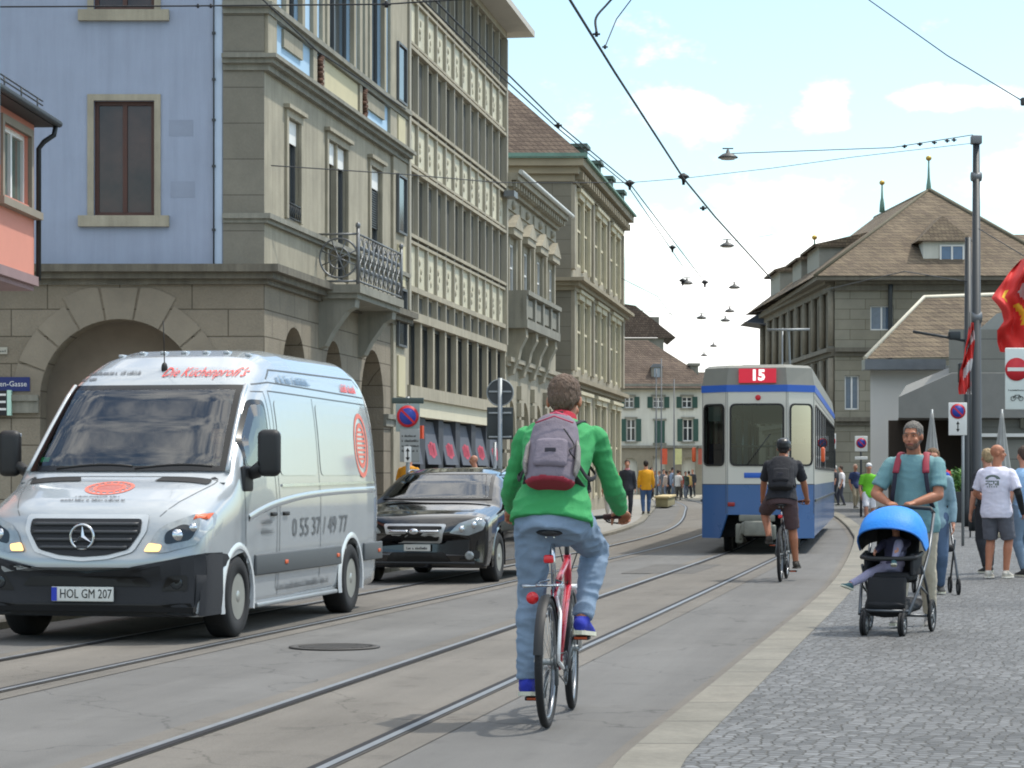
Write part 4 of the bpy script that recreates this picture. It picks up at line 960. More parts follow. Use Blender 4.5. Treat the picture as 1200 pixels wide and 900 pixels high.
K0, K1 = V(21.8, 125, 16.3), V(21.0, 138, 16.3)
P = [E0, E1, V(27.5, 118.5, 12.9), K0]
mb = MB(); mb.poly([E0, E1, K0]); mb.poly([E0, K0, K1, E3]); mb.poly([E1, E2, K1, K0]); mb.poly([E3, K1, E2])
mb.build('roof', M_tile2, B6, True)
mb = MB(); mb.rings([[(24.5, 115.95, zr + .01), (24.5, 122, 13.65), (24.5, 128, zr + .01)], [(41, 115.95, zr + .01), (41, 122, 13.65), (41, 128, zr + .01)]], 0, False); mb.build('wing_roof', M_tile2, B6, True)
mb = MB(); mb.tube([K0 + V(0, 0, -.1), K1 + V(0, 0, -.1)], .16, 8); mb.tube([E0, K0], .1, 6); mb.tube([E1, K0], .13, 6); mb.build('ridge_capping', mat('dark_ridge', '#55503f', .8, var=.1), B6, True)
for K, h in ((K0, 1.6), (V(20.6, 133, 16.3), 1.3), (V(16.9, 133.5, 13.6), 1.0)):
    m2 = MB(); m2.lathe([(.16, -.3), (.13, .2), (.07, h * .4), (.04, h)], K, n=8); f = m2.build('finial', M_copper, B6, True)
    m3 = MB(); m3.ell(K + V(0, 0, h + .05), (.16, .16, .14)); m3.build('gilded_ball', mat('old_gilding', '#b79a4a', .4, .6, var=.1), f, True)
# front dormer
D = thing  # (dormers are parts of the roofline)
def dorm(x0, x1, y0, y1, z0, z1, ridge, mt, flat=False, axis='y', win=None, name='dormer'):
    m2 = MB(); m2.b(x0, x1, y0, y1, z0, z1); o = m2.build(name, M_whitew if mt == 'w' else mat('dormer_board', '#8b8a80', .8, var=.08), B6, True)
    m3 = MB(); e = .35
    if axis == 'y': m3.rings([[(x0 - e, y, z1), (x1 + e, y, z1), ((x0 + x1) / 2, y + (.9 if y < (y0 + y1) / 2 else 0), z1 + ridge)] for y in (y0 - e, y1 + 1.5)], 0, False)
    else: m3.add([(x0 - e, y0 - e, z1), (x0 - e, y1 + e, z1), (x1 + 1, y1, z1 + ridge), (x1 + 1, y0, z1 + ridge), (x0 - e, y0 - e, z1 - .12), (x0 - e, y1 + e, z1 - .12), (x1 + 1, y1, z1 - .12), (x1 + 1, y0, z1 - .12)], [(0, 1, 2, 3), (0, 4, 5, 1), (0, 3, 7, 4), (1, 5, 6, 2)])
    m3.build('dormer_roof', M_tile2, o, True)
    return o
zq = lambda py, Y: CH + (HZ - py) / F * Y
xq = lambda px, Y: (px - 600) / F * Y
d1 = dorm(xq(1082, 117.6), xq(1131, 117.6), 117.6, 123, zq(318, 117.6), zq(283, 117.6), 1.35, 'w')
sash(d1, Fr((xq(1101, 117.6), 117.55, 0), (1, 0, 0), (0, -1, 0)), 0, 1.2, zq(311, 117.6), zq(287, 117.6), .02, M_white, mat('pane_sky_blue', '#4d6b8a', .1, var=.15), 1, 0, .08, name='dormer_window')
dorm(xq(960, 124), xq(1018, 124), 124, 129, zq(322, 124), zq(287, 124), .9, 'g', axis='x')
dorm(xq(939, 130), xq(960, 130), 130, 134, zq(332, 130), zq(303, 130), .7, 'g', axis='x')
dorm(xq(914, 137), xq(935, 137), 137, 142, zq(345, 137), zq(316, 137), .7, 'g', axis='x')
m2 = MB(); m2.tube([F6(2.7, 10.7, .3), F6(2.7, 10.2, .15), F6(2.7, 0, .15)], .11, 8); m2.build('drainpipe', M_dkgrey, B6, True)
m2 = MB(); m2.add([V(xq(872, 143), 142.5, 10.5), V(xq(897, 143), 142, 11.3), V(xq(897, 143), 142, 10.3), V(xq(872, 143), 146, 10.5), V(xq(897, 143), 146, 11.3), V(xq(897, 143), 146, 10.3)], [(0, 1, 2), (3, 5, 4), (0, 3, 4, 1), (0, 2, 5, 3)]); m2.build('eaves_bracket', mat('blue_black_zinc', '#2b3240', .5, .3, var=.1), B6, True)

# ================================================================== small white house with tile roof, grey pavilion behind the poles
B7 = thing('white_gate_house', 'small white walled house with a pale edged tan tile roof behind the stroller', 'building', (13, 85, 0))
x7 = lambda px: (px - 600) / F * 85; z7 = lambda py: CH + (HZ - py) / F * 85
mb = MB(); xb = (1021 - 600) / F * 93; mb.hexa([(x7(1020), 85, 0), (x7(1130), 85, 0), (x7(1130), 93, 0), (xb, 93, 0), (x7(1020), 85, z7(428)), (x7(1130), 85, z7(428)), (x7(1130), 93, z7(428)), (xb, 93, z7(428))]); mb.build('wall', mat('white_wall', '#d6d6d2', .85, var=.05, vs=.6), B7, True)
mb = MB(); mb.poly([(x7(1010), 84.3, z7(421)), (x7(1230), 84.3, z7(417)), (x7(1230), 88.5, z7(345) + .25), (x7(1103), 88.5, z7(348) + .25)]); mb.poly([(x7(1010), 84.3, z7(421)), (x7(1103), 88.5, z7(348) + .25), ((1014 - 600) / F * 93.5, 93.5, z7(421))])
mb.build('roof', M_tile2, B7, True)
mb = MB(); mb.tube([(x7(1010), 84.3, z7(421)), (x7(1103), 88.5, z7(348) + .25), (x7(1230), 88.5, z7(345) + .3)], .08, 6); mb.build('verge_trim', mat('pale_verge', '#d6d0bd', .7, var=.05), B7, True)
mb = MB(); mb.b(x7(1010), x7(1104), 84.25, 85.05, z7(434), z7(422)); mb.build('gutter_board', M_zinc, B7, True)
BG = thing('grey_pavilion', 'dark grey panelled pavilion with sloping canopy behind the lamp posts', 'building', (14, 74, 0))
x8 = lambda px: (px - 600) / F * 74; z8 = lambda py: CH + (HZ - py) / F * 74
M_pav = mat_block('grey_panels', '#7c7c76', '#787872', '#4c4c48', 6, .62, .012, .7, .08, .3, True, 0, 0, .012, .1, .6)
mb = MB(); xk = (1114 - 600) / F * 82; mb.hexa([(x8(1112), 74, z8(500)), (x8(1420), 74, z8(500)), (x8(1420), 82, z8(500)), (xk, 82, z8(500)), (x8(1112), 74, z8(386)), (x8(1420), 74, z8(386)), (x8(1420), 82, z8(386)), (xk, 82, z8(386))]); mb.b(x8(1150), x8(1420), 74.05, 82, 0.1, z8(500)); mb.build('wall', M_pav, BG, True)
mb = MB(); mb.add([(x8(1050), 73.5, z8(466)), (x8(1112), 73.5, z8(438)), (x8(1220), 73.5, z8(438)), (x8(1220), 73.5, z8(490)), (x8(1050), 73.5, z8(490)), (x8(1062) * 1.054, 78, z8(446)), (x8(1112) * 1.054, 78, z8(424)), (x8(1220), 78, z8(424)), (x8(1220), 78, z8(490)), (x8(1052) * 1.054, 78, z8(490))], [(0, 1, 2, 3, 4), (0, 5, 6, 1), (1, 6, 7, 2), (4, 9, 5, 0), (4, 3, 8, 9)]); mb.build('canopy', mat('grey_canopy', '#7a7a76', .7, var=.08), BG, True)
mb = MB(); mb.b(x8(1060), x8(1150), 77, 77.2, .1, z8(490)); mb.build('dark_entrance', mat('brown_entrance', '#3b332d', .8, var=.2), BG, True)
mb = MB(); mb.b(x8(1138), x8(1225), 73.8, 73.98, z8(512), z8(508)); mb.build('sill_band', M_white, BG, True)
mb = MB(); mb.b(x8(1195), x8(1225), 73.9, 73.99, z8(502), z8(474)); mb.build('window', M_pane, BG, True)
# ridge vents / side gable of the pavilion
mb = MB(); mb.poly([(x8(1150), 74.5, z8(386)), (x8(1172), 74.5, z8(366)), (x8(1215), 74.5, z8(360)), (x8(1215), 74.5, z8(386))]); mb.build('gable', mat('ribbed_metal', '#8d8f8c', .5, .3, var=.1), BG, True)
# ------------------------------------------------------------------ vehicle shells
M_vanw = mat('van_silver_paint', '#a4aaae', .22, .25, var=.03, vs=1, coat=.8)
M_plast = mat('bumper_plastic', '#36373a', .85, var=.08, vs=4, bump=.1, bs=200, spec=.25)
M_tyre = M_rubber
M_rimst = mat('steel_rim', '#a9aaa6', .35, .7, var=.08)
M_disc = mat('wheel_well', '#0d0d0e', .95, var=0)
M_glassv = mat_glass('windscreen_glass', (.58, .68, .64), 1.5, 0.0, 1.2, .05)
M_frit = mat('glass_black_border', '#0c0d0e', .15, var=0)
M_lens = mat('headlamp_reflector', '#8f9699', .15, .25, var=.25, vs=14, coat=1)
M_lensg = mat_glass('headlamp_glass', (.9, .93, .95), 1.5, .0, 1.2, .03)
M_amber_lit = mat('lit_indicator', '#ffca82', .3, var=0, emit=.9)
M_orange = mat('orange_reflector', '#c8521f', .35, var=.05)
M_carblk = mat('black_car_paint', '#0b0c10', .12, .2, var=0, coat=1)
M_seat = mat('seat_fabric', '#2d3036', .9, var=.15)
M_plate = mat('number_plate_white', '#d5d6d2', .5, var=.04)
M_ink = mat('sign_black', '#141414', .6, var=0)
M_eublue = mat('plate_blue', '#2038b0', .5, var=0)
M_redtxt = mat('red_lettering', '#d8453c', .5, var=.05)

class SafeBVH:
    def __init__(s, v, f): s.t = BVHTree.FromPolygons(v, f)
    def ray_cast(s, o, d):
        h = s.t.ray_cast(o, d)
        if h[0] is None or (h[0] - o).length > 4.5: h = s.t.find_nearest(o + Vector(d) * 2)
        return h
    def find_nearest(s, o): return s.t.find_nearest(o)
class Shell:
    """body of a vehicle as sections along y. Section shape: straight sill part, then a super-ellipse from belt to roof"""
    def __init__(s, prof, nt=16, nl=5):
        s.P = prof; s.nt = nt; s.nl = nl
    def par(s, y):      # smooth interpolation of (zb, belt, top, w, n, tumble)
        P = s.P
        if y <= P[0][0]: return P[0][1:]
        if y >= P[-1][0]: return P[-1][1:]
        i = max(k for k in range(len(P)) if P[k][0] <= y); i = min(i, len(P) - 2)
        t = (y - P[i][0]) / (P[i + 1][0] - P[i][0])
        return [a + (b - a) * t for a, b in zip(P[i][1:], P[i + 1][1:])]
    def half(s, y):
        zb, be, zt, w, n, tu, bow = s.par(y); out = []
        for k in range(s.nl):
            t = k / s.nl; z = zb + (be - zb) * t
            out.append((w * (1 - .035 * (1 - t) ** 3), z))
        for k in range(s.nt + 1):
            a = pi / 2 * k / s.nt; c, si = cos(a), sin(a)
            z = be + (zt - be) * si ** (2 / n); x = w * max(0, c) ** (2 / n) * (1 - tu * (z - be))
            out.append((x, z))
        return out, bow, w
    def mesh(s, ys, cut, name_of, mats, parent):
        """cut(face centre) -> True removes the face"""
        mb = MB(); R = []
        for y in ys:
            h, bow, w = s.half(y)
            q = lambda x, z: (x, y + bow * (abs(x) / w) ** 3, z)
            ring = [q(x, z) for x, z in h] + [q(-x, z) for x, z in h[::-1][1:]]
            R.append(ring)
        mb.rings(R, 0, True, True, True)
        s.bvh = SafeBVH([tuple(v) for v in mb.v], mb.f)
        nf, nm, ns = [], [], []
        for f, m, sm in zip(mb.f, mb.m, mb.sm):
            pts = [mb.v[i] for i in f]
            if len(f) == 4 and cut(pts): continue
            nf.append(f); nm.append(m); ns.append(sm)
        mb.f, mb.m, mb.sm = nf, nm, ns
        return mb.build(name_of, mats, parent)
def inpoly(p, poly):
    c = False; n = len(poly); x, y = p
    for i in range(n):
        a, b = poly[i], poly[i - 1]
        if (a[1] > y) != (b[1] > y) and x < (b[0] - a[0]) * (y - a[1]) / (b[1] - a[1]) + a[0]: c = not c
    return c
def roundpoly(poly, r, n=4):
    out = []; K = len(poly)
    for i in range(K):
        a, b, c = Vector(poly[i - 1]), Vector(poly[i]), Vector(poly[(i + 1) % K])
        d1, d2 = (a - b), (c - b); rr = min(r, d1.length * .45, d2.length * .45); p, q = b + d1.normalized() * rr, b + d2.normalized() * rr
        for k in range(n + 1):
            t = k / n; out.append((1 - t) ** 2 * p + 2 * t * (1 - t) * b + t * t * q)
    return out
def densify(poly, step=.08):
    out = []; K = len(poly)
    for i in range(K):
        a, b = Vector(poly[i]), Vector(poly[(i + 1) % K]); n = max(1, int((b - a).length / step))
        for k in range(n): out.append(a + (b - a) * k / n)
    return out
def touch(bvh, to3, q, dirn, c, off):
    d = Vector(dirn); c3 = bvh.ray_cast(to3(c), d)[0]; o = to3(q); h = bvh.ray_cast(o, d); dep0 = (c3 - to3(c)).dot(d); lim = (q - c).length * 1.6 + .12
    if abs((h[0] - o).dot(d) - dep0) > lim: h = bvh.find_nearest(o + d * dep0)
    n = h[1] if h[1].dot(d) < 0 else -h[1]
    return h[0] - d * off * .5 + n * off * .8
def decal(bvh, poly, org, dirn, to3, off=.004, m=0, mb=None, levels=(1, .75, .5, .25, .0), m_out=None):
    """patch following the shell: the 2-D outline is scaled towards its middle and thrown on the surface along dirn"""
    mb = mb or MB(); P = [Vector(p) for p in poly]; c = sum(P, Vector((0, 0))) / len(P); dirn = Vector(dirn).normalized(); R = []
    for l in levels:
        ring = []
        for p in P:
            q = c + (p - c) * max(l, .003); ring.append(touch(bvh, to3, q, dirn, c, off))
        R.append(ring)
    for i in range(len(R) - 1): mb.rings([R[i], R[i + 1]], (m_out if (m_out is not None and i == 0) else m), True, True, False)
    return mb
def grid_patch(bvh, cs, dirn, to3, off, b=1, nx=22, ny=12):
    """four-cornered pane laid on the shell as an even grid; the outer cells are the black border (material 0)"""
    A, B, C_, D_ = [Vector(p) for p in cs]; c = (A + B + C_ + D_) / 4; R = []
    us = [0, .035] + [.035 + .93 * k / nx for k in range(1, nx)] + [.965, 1]; vs = [0, .06] + [.06 + .88 * k / ny for k in range(1, ny)] + [.94, 1]
    for v_ in vs: R.append([touch(bvh, to3, A.lerp(B, u).lerp(D_.lerp(C_, u), v_), dirn, c, off) for u in us])
    mb = MB(); mb.rings(R, 1, True, False); n = len(us) - 1
    for q in range(len(mb.f)):
        j, i = divmod(q, n)
        if i in (0, n - 1) or j in (0, len(vs) - 2): mb.m[q] = 0
    return mb
def wheel(parent, x, y, r, w, side, rim='steel', name='wheel', col=None):
    """side +1: outer face towards +x"""
    mb = MB(); h = w / 2
    mb._wr((x, y, r), [(r * .56, -h), (r * .9, -h), (r * .98, -h * .8), (r, -h * .5), (r, h * .5), (r * .98, h * .8), (r * .9, h), (r * .56, h)], 44, 0)
    wo = mb.build(name, M_tyre, parent)
    m2 = MB(); o = side * h; s = side
    m2.lathe([(r * .575, o * .95), (r * .53, o * .80), (r * .51, o * .2), (r * .48, o * .15)], (x, y, r), 'x', 36)
    if rim == 'steel':
        m2.lathe([(r * .50, o * .2), (r * .40, o * .62), (r * .30, o * .80), (r * .22, o * .60), (r * .17, o * .9), (r * .12, o * 1.0), (.01, o * 1.02)], (x, y, r), 'x', 36)
        for k in range(10):
            a = 2 * pi * k / 10; m2.ell((x + o * .62, y + r * .42 * cos(a), r + r * .42 * sin(a)), (.02, .022, .022), 1, 8, 6)
    else:
        m2.lathe([(r * .16, o * .6), (r * .14, o * .95), (.01, o)], (x, y, r), 'x', 16)
        for k in range(10):
            a = 2 * pi * k / 10; ca, sa = cos(a), sin(a); n_ = Vector((0, -sa, ca)); d_ = Vector((0, ca, sa)); c = Vector((x, y, r))
            m2.hexa([c + d_ * r * .12 + n_ * q * r * .06 + V(oo, 0, 0) if rr == 0 else c + d_ * r * .53 + n_ * q * r * .05 + V(oo, 0, 0) for oo in (o * .55, o * .88) for rr, q in ((0, -1), (1, -1), (1, 1), (0, 1))])
    m2.build('rim', [M_rimst, M_ink], wo)
    m3 = MB(); m3.lathe([(r * .52, -o * .1), (r * .52, o * .02), (.01, o * .03)], (x, y, r), 'x', 24); m3.build('brake_disc', M_disc, wo)
    return wo

def lay_strokes(w, h, cx, cy, bvh, dirn, to3, seed, lines=1):
    mb = strokes(Matrix.Identity(4), w, h, lines, seed, .8); d = Vector(dirn); mb.v = [touch(bvh, to3, Vector((cx + p.x, cy + p.y)), d, Vector((cx, cy)), .007) for p in mb.v]; return mb
# ================================================================== delivery van (front at y = 0, rear towards +y)
van_p = gp(272, 747) ; TH = atan2(.196, 1)
dv, pv = V(sin(TH), cos(TH), 0), V(cos(TH), -sin(TH), 0)
van_o = Vector((van_p.x, van_p.y, 0)) - pv * .93 - dv * 1.02
van = thing('delivery_van', 'white and silver high-roof delivery van with red lettering coming towards the camera', 'van', van_o, -TH)
S = Shell([  # y, zb, belt, top, halfwidth, n, tumble, bow
 (-.02, .32, .50, .62, .80, 7, 0, .16), (.0, .24, .55, .70, .90, 7, 0, .17), (.035, .22, .62, .80, .93, 6, 0, .16), (.07, .22, .70, .93, .945, 5.5, 0, .14), (.12, .22, .74, 1.02, .955, 5, 0, .11),
 (.2, .22, .80, 1.09, .965, 4.5, .02, .06), (.35, .22, .86, 1.165, .975, 4.2, .04, .03), (.6, .22, .96, 1.25, .985, 4.2, .06, .01), (.86, .22, 1.04, 1.325, .99, 4.6, .08, 0), (.98, .22, 1.08, 1.375, .99, 5.5, .09, 0),
 (1.1, .22, 1.1, 1.50, .99, 7, .10, 0), (1.4, .22, 1.12, 1.80, .99, 8, .105, 0), (1.72, .22, 1.13, 2.10, .99, 8, .10, 0), (1.86, .22, 1.14, 2.20, .99, 7.5, .095, 0), (2.05, .22, 1.14, 2.31, .99, 6.5, .09, 0), (2.35, .22, 1.14, 2.43, .99, 5.8, .085, 0), (2.7, .22, 1.14, 2.50, .99, 5.5, .082, 0), (3.2, .24, 1.14, 2.53, .99, 5.5, .08, 0),
 (5.3, .24, 1.14, 2.53, .99, 5.5, .08, 0), (5.6, .26, 1.14, 2.50, .985, 5.2, .08, 0), (5.78, .3, 1.14, 2.43, .97, 5, .08, 0), (5.87, .34, 1.14, 2.30, .94, 4.6, .08, 0), (5.90, .4, 1.14, 2.2, .90, 4.4, .08, 0)], 18, 9)
WSP = roundpoly([(-.87, 1.40), (.87, 1.40), (.765, 2.135), (-.765, 2.135)], .12)
SWN = roundpoly([(1.28, 1.42), (2.02, 1.36), (2.02, 2.02), (1.72, 2.02), (1.30, 1.66)], .07)   # driver's window (y, z)
RW, RR = .345, .40
AX1, AX2 = 1.02, 4.685
def arch_hit(p): 
    return any((p.y - a) ** 2 + (p.z - RW) ** 2 < RR ** 2 for a in (AX1, AX2)) and abs(p.x) > .6
def vcut(pts):
    c = sum(pts, Vector()) / len(pts)
    if arch_hit(c) and abs(c.x) > .9: return True
    if .95 < c.y < 1.95 and all(inpoly((p.x, p.z), WSP) for p in pts) and abs(c.x) < .86 and c.z > 1.42: return True
    if abs(c.x) > .8 and all(inpoly((p.y, p.z), SWN) for p in pts): return True
    return False
ys = [-.02, 0, .018, .035, .052, .07, .095, .12, .16, .2] + [.25 + .05 * k for k in range(35)] + [2.0 + .05 * k for k in range(77)] + [5.87, 5.9]
ys = sorted(set(round(y, 3) for y in ys))
body = S.mesh(ys, vcut, 'body', [M_vanw], van)
# wheel arch lips and liners
for ax in (AX1, AX2):
    for s in (1, -1):
        lip = MB(); lin = MB(); A = []; B_ = []; C = []; D_ = []
        for k in range(25):
            t = -.32 + (pi + .64) * k / 24; yy, zz = ax + (RR + .0) * cos(t), RW + RR * sin(t); y2, z2 = ax + (RR + .075) * cos(t), RW + (RR + .075) * sin(t)
            zz, z2 = max(zz, .23), max(z2, .22)
            A.append((s * .995, yy, zz)); B_.append((s * 1.0, ax + (RR + .03) * cos(t), max(.22, RW + (RR + .03) * sin(t)))); C.append((s * .978, y2, z2)); D_.append((s * .55, yy, zz))
        lip.rings([A, B_, C], closed=False); lip.rings([A, D_], closed=False)
        lip.build('wheel_arch', mat('van_white_paint', '#c9cdd0', .25, .1, var=.03, coat=.6), van)
        lin.rings([[(p[0] - s * .03, p[1], p[2]) for p in A], D_], closed=False); lin.poly([(p[0], p[1], p[2]) for p in D_]); lin.build('wheel_well', M_disc, van)
    for s in (1, -1): wheel(van, s * .875, ax, RW, .225, s, 'steel')
# front bumper (dark plastic) follows the shell, with intake, fog lamps
to_f = lambda q: Vector((q.x, -2, q.y)); dF = (0, 1, 0)
bp = densify(roundpoly([(-.985, .23), (.985, .23), (.985, .74), (.62, .665), (.3, .60), (0, .575), (-.3, .60), (-.62, .665), (-.985, .74)], .03, 2), .07)
mb = decal(S.bvh, bp, None, dF, to_f, .018, levels=(1, .97, .9, .8, .65, .5, .3, 0)); 
fbp = mb.build('front_bumper', M_plast, van)
mb = MB()
for s in (1, -1):   # bumper corners wrapping to the wheel arch
    R = []
    for y in (.02, .1, .2, .32, .45, .56):
        zb_, be, zt, w, n, tu, bow = S.par(y); ww = w + .014; R.append([(s * ww * .985, y + bow, .225), (s * ww, y + bow, .4), (s * ww, y + bow, .6), (s * (ww - .004), y + bow, .70 + .03 * min(1, y / .3))])
    mb.rings(R, closed=False); mb.build('bumper_corner', M_plast, fbp); mb = MB()
mb = decal(S.bvh, densify(roundpoly([(-.55, .47), (.55, .47), (.48, .55), (-.48, .55)], .02, 2)), None, dF, to_f, .024); mb.build('air_intake', M_ink, fbp)
mb = decal(S.bvh, densify([(-.9, .24), (.9, .24), (.86, .33), (-.86, .33)]), None, dF, to_f, .023); mb.build('lower_lip', M_ink, fbp)
for s in (1, -1):
    mb = decal(S.bvh, roundpoly([(s * .62, .43), (s * .84, .43), (s * .84, .56), (s * .70, .56)], .03), None, dF, to_f, .022); mb.build('fog_lamp_recess', M_ink, fbp)
    hit = S.bvh.ray_cast(Vector((s * .755, -2, .495)), Vector(dF))[0]; mb = MB(); mb.lathe([(.052, -.03), (.045, -.034), (.01, -.03)], hit, 'y', 20); mb.build('fog_lamp', mat('dark_lamp', '#3a3e42', .15, .5, var=0), fbp)
# grille
gp_ = [(-.47, 1.005), (.47, 1.005), (.47, .90), (.38, .76), (.2, .715), (0, .70), (-.2, .715), (-.38, .76), (-.47, .90)]
mb = decal(S.bvh, densify(roundpoly([(x * 1.1, (z - .86) * 1.22 + .862) for x, z in gp_], .03, 2)), None, dF, to_f, .012); mb.build('grille_surround', mat('pale_grille_trim', '#c3c7c9', .3, .3, var=.03), van)
mb = decal(S.bvh, densify(roundpoly(gp_, .03, 2)), None, dF, to_f, .018); gr = mb.build('grille', M_plast, van)
mb = MB()
for k in range(4):
    z = .775 + k * .062; hw = .45 if z > .88 else .45 - (.9 - z) * .6
    R = []
    for j in range(21):
        x = -hw + 2 * hw * j / 20; h = S.bvh.ray_cast(Vector((x, -2, z)), Vector(dF))[0]; R.append([(x, h.y - .045, z - .004), (x, h.y - .04, z + .018), (x, h.y - .0, z + .024), (x, h.y - .0, z - .01)])
    mb.rings(R)
mb.build('grille_bars', mat('grille_bar', '#3a3c3f', .4, var=.05), gr)
h = S.bvh.ray_cast(Vector((0, -2, .86)), Vector(dF))[0]; em = MB(); ec = Vector((0, h.y - .055, .865)); er = .098
em.tube([ec + V(er * cos(t * pi / 18), 0, er * sin(t * pi / 18)) for t in range(36)], .0115, 8, loop=True)
for k in range(3):
    a = pi / 2 + k * 2 * pi / 3; d_ = V(cos(a), 0, sin(a)); n_ = V(-sin(a), 0, cos(a))
    em.add([ec + n_ * .02, ec - n_ * .02, ec + d_ * er, ec + V(0, -.02, 0), ec + V(0, .01, 0)], [(0, 3, 2), (3, 1, 2), (0, 2, 4), (1, 4, 2)])
em.build('star_emblem', M_chrome, gr)
# head lamps
for s in (1, -1):
    hp = [(.50, .74), (.66, .735), (.90, .80), (.975, .93), (.965, 1.06), (.86, 1.04), (.66, .965), (.585, .90), (.545, .80)]
    P_ = densify(roundpoly([(s * x, z) for x, z in hp], .03, 2), .05)
    mb = decal(S.bvh, P_, None, dF, to_f, .010); hl = mb.build('headlight', M_lens, van)
    mb = decal(S.bvh, [(s * x, z) for x, z in roundpoly([(.66, .80), (.86, .84), (.90, .93), (.80, .97), (.66, .90)], .04)], None, dF, to_f, .013, levels=(1, .5, 0)); mb.build('lamp_bowl', mat('dark_lamp', '#3a3e42', .15, .5, var=0), hl)
    for cx, cz, rr in ((.75, .875, .055), (.865, .935, .04)):
        hh = S.bvh.ray_cast(Vector((s * cx, -2, cz)), Vector(dF))[0]; mb = MB(); mb.ell(hh, (rr, .03, rr)); mb.build('projector', M_chrome, hl)
    mb = decal(S.bvh, [(s * x, z) for x, z in roundpoly([(.505, .745), (.63, .745), (.645, .80), (.54, .815)], .02)], None, dF, to_f, .018, levels=(1, .5, 0)); mb.build('indicator', M_amber_lit, hl)
    mb = decal(S.bvh, [(s * x, z) for x, z in [(.86, 1.0), (.95, 1.0), (.955, 1.05), (.87, 1.035)]], None, dF, to_f, .015, levels=(1, .5, 0)); mb.build('side_reflector', M_orange, hl)
# bonnet: vents, lines, round logo
to_t = lambda q: Vector((q.x, q.y, 4)); dT = (0, 0, -1)
for s in (1, -1):
    mb = decal(S.bvh, densify(roundpoly([(s * .32, .80), (s * .78, .80), (s * .80, .9), (s * .36, .9)], .02, 2)), None, dT, to_t, .006); mb.build('bonnet_vent', M_ink, van)
mb = MB()
for s in (1, -1):
    R = []
    for k in range(16):
        y = .16 + .76 * k / 15; x = s * (.60 + .24 * (k / 15) ** .7); h = S.bvh.ray_cast(Vector((x, y, 4)), Vector(dT))[0]; R.append([h + V(-.004, 0, .002), h + V(.004, 0, .002)])
    mb.rings(R, closed=False)
R = []
for k in range(25):
    x = -.84 + 1.68 * k / 24; h = S.bvh.ray_cast(Vector((x, .92, 4)), Vector(dT))[0]; R.append([h + V(0, -.006, .002), h + V(0, .006, .002)])
mb.rings(R, closed=False); mb.build('bonnet_seam', mat('seam', '#4d5154', .6, var=0), van)
mb = MB()
def on_top(x, y, off=.004): h = S.bvh.ray_cast(Vector((x, y, 4)), Vector(dT))[0]; return h + V(0, 0, off)
mb2 = MB(); cx, cy = .0, .62
for r_, n_ in ((.21, 34), (.14, 24)):
    R = []
    for k in range(n_ + 1):
        a = 2 * pi * k / n_; R.append([on_top(cx + r_ * cos(a), cy + r_ * .82 * sin(a)), on_top(cx + (r_ - .03) * cos(a), cy + (r_ - .03) * .82 * sin(a))])
    mb2.rings(R, closed=False)
for k in range(-3, 4):
    w_ = sqrt(max(0.0, .12 ** 2 - (k * .032) ** 2)); 
    if w_ > .03: mb2.rings([[on_top(cx - w_ + 2 * w_ * j / 6, cy + k * .032 * .82 - .007), on_top(cx - w_ + 2 * w_ * j / 6, cy + k * .032 * .82 + .007)] for j in range(7)], closed=False)
for k in range(18):
    a = 2 * pi * k / 18; mb2.rings([[on_top(cx + rr * cos(a + da), cy + rr * .82 * sin(a + da)) for da in (-.06, .06)] for rr in (.145, .175)], closed=False)
mb2.build('bonnet_logo', mat('logo_red', '#d9705f', .5, var=.05), van)
def lay_text(txt, size, cx, cy, bvh, dirn, to3, off, ux, uy, width=None, shear=0, bold=0):
    mb = text_mesh(txt, size, Matrix.Identity(4), .0, shear, width, bold); d = Vector(dirn); out = MB()
    vs = []
    for v in mb.v:
        q = Vector((cx + v.x * ux, cy + v.y * uy)); vs.append(touch(bvh, to3, q, d, Vector((cx, cy)), off))
    out.add(vs, mb.f); return out
lay_strokes(.42, .05, 0, .40, S.bvh, dT, to_t, 3).build('bonnet_text', M_ink, van)
lay_strokes(.62, .05, 0, .33, S.bvh, dT, to_t, 4).build('bonnet_text', M_ink, van)
# windscreen
P_ = densify([(p.x * 1.0, p.y) for p in WSP], .06)
mb = grid_patch(S.bvh, [(-.88, 1.39), (.88, 1.39), (.775, 2.145), (-.775, 2.145)], dF, to_f, .012); ws = mb.build('windscreen', [M_frit, M_glassv], van)
mb = MB()
for x0, x1, z1 in ((-.62, .05, 1.47), (.08, .75, 1.47)):
    pts = []
    for k in range(8):
        x = x0 + (x1 - x0) * k / 7; h = S.bvh.ray_cast(Vector((x, -2, 1.415 + .035 * sin(k / 7 * pi * .8))), Vector(dF))[0]; pts.append(h + V(0, -.02, .0))
    mb.tube(pts, .011, 6)
mb.build('wipers', M_ink, ws)
mb = MB(); hx = -.03; hh = S.bvh.ray_cast(Vector((hx, -2, 2.0)), Vector(dF))[0]; mb.rb(hh + V(0, .15, .04), (.26, .05, .08), .02); mb.build('rear_mirror', M_ink, ws)
mb = decal(S.bvh, [(-.80, 1.47), (-.72, 1.47), (-.72, 1.51), (-.80, 1.51)], None, dF, to_f, .009, levels=(1, .5, 0)); mb.build('green_sticker', mat('sticker_green', '#3f9a6a', .5, var=.05), ws)
for s in (1, -1):
    mb = MB(); pts = []
    for k in range(9):
        t_ = k / 8; h = S.bvh.ray_cast(Vector((s * (.875 - .10 * t_), -2, 1.385 + .76 * t_)), Vector(dF)); pts.append(h[0] + V(s * .012, -.006, .002))
    mb.tube(pts, .022, 8); mb.build('windscreen_pillar', M_vanw, van)
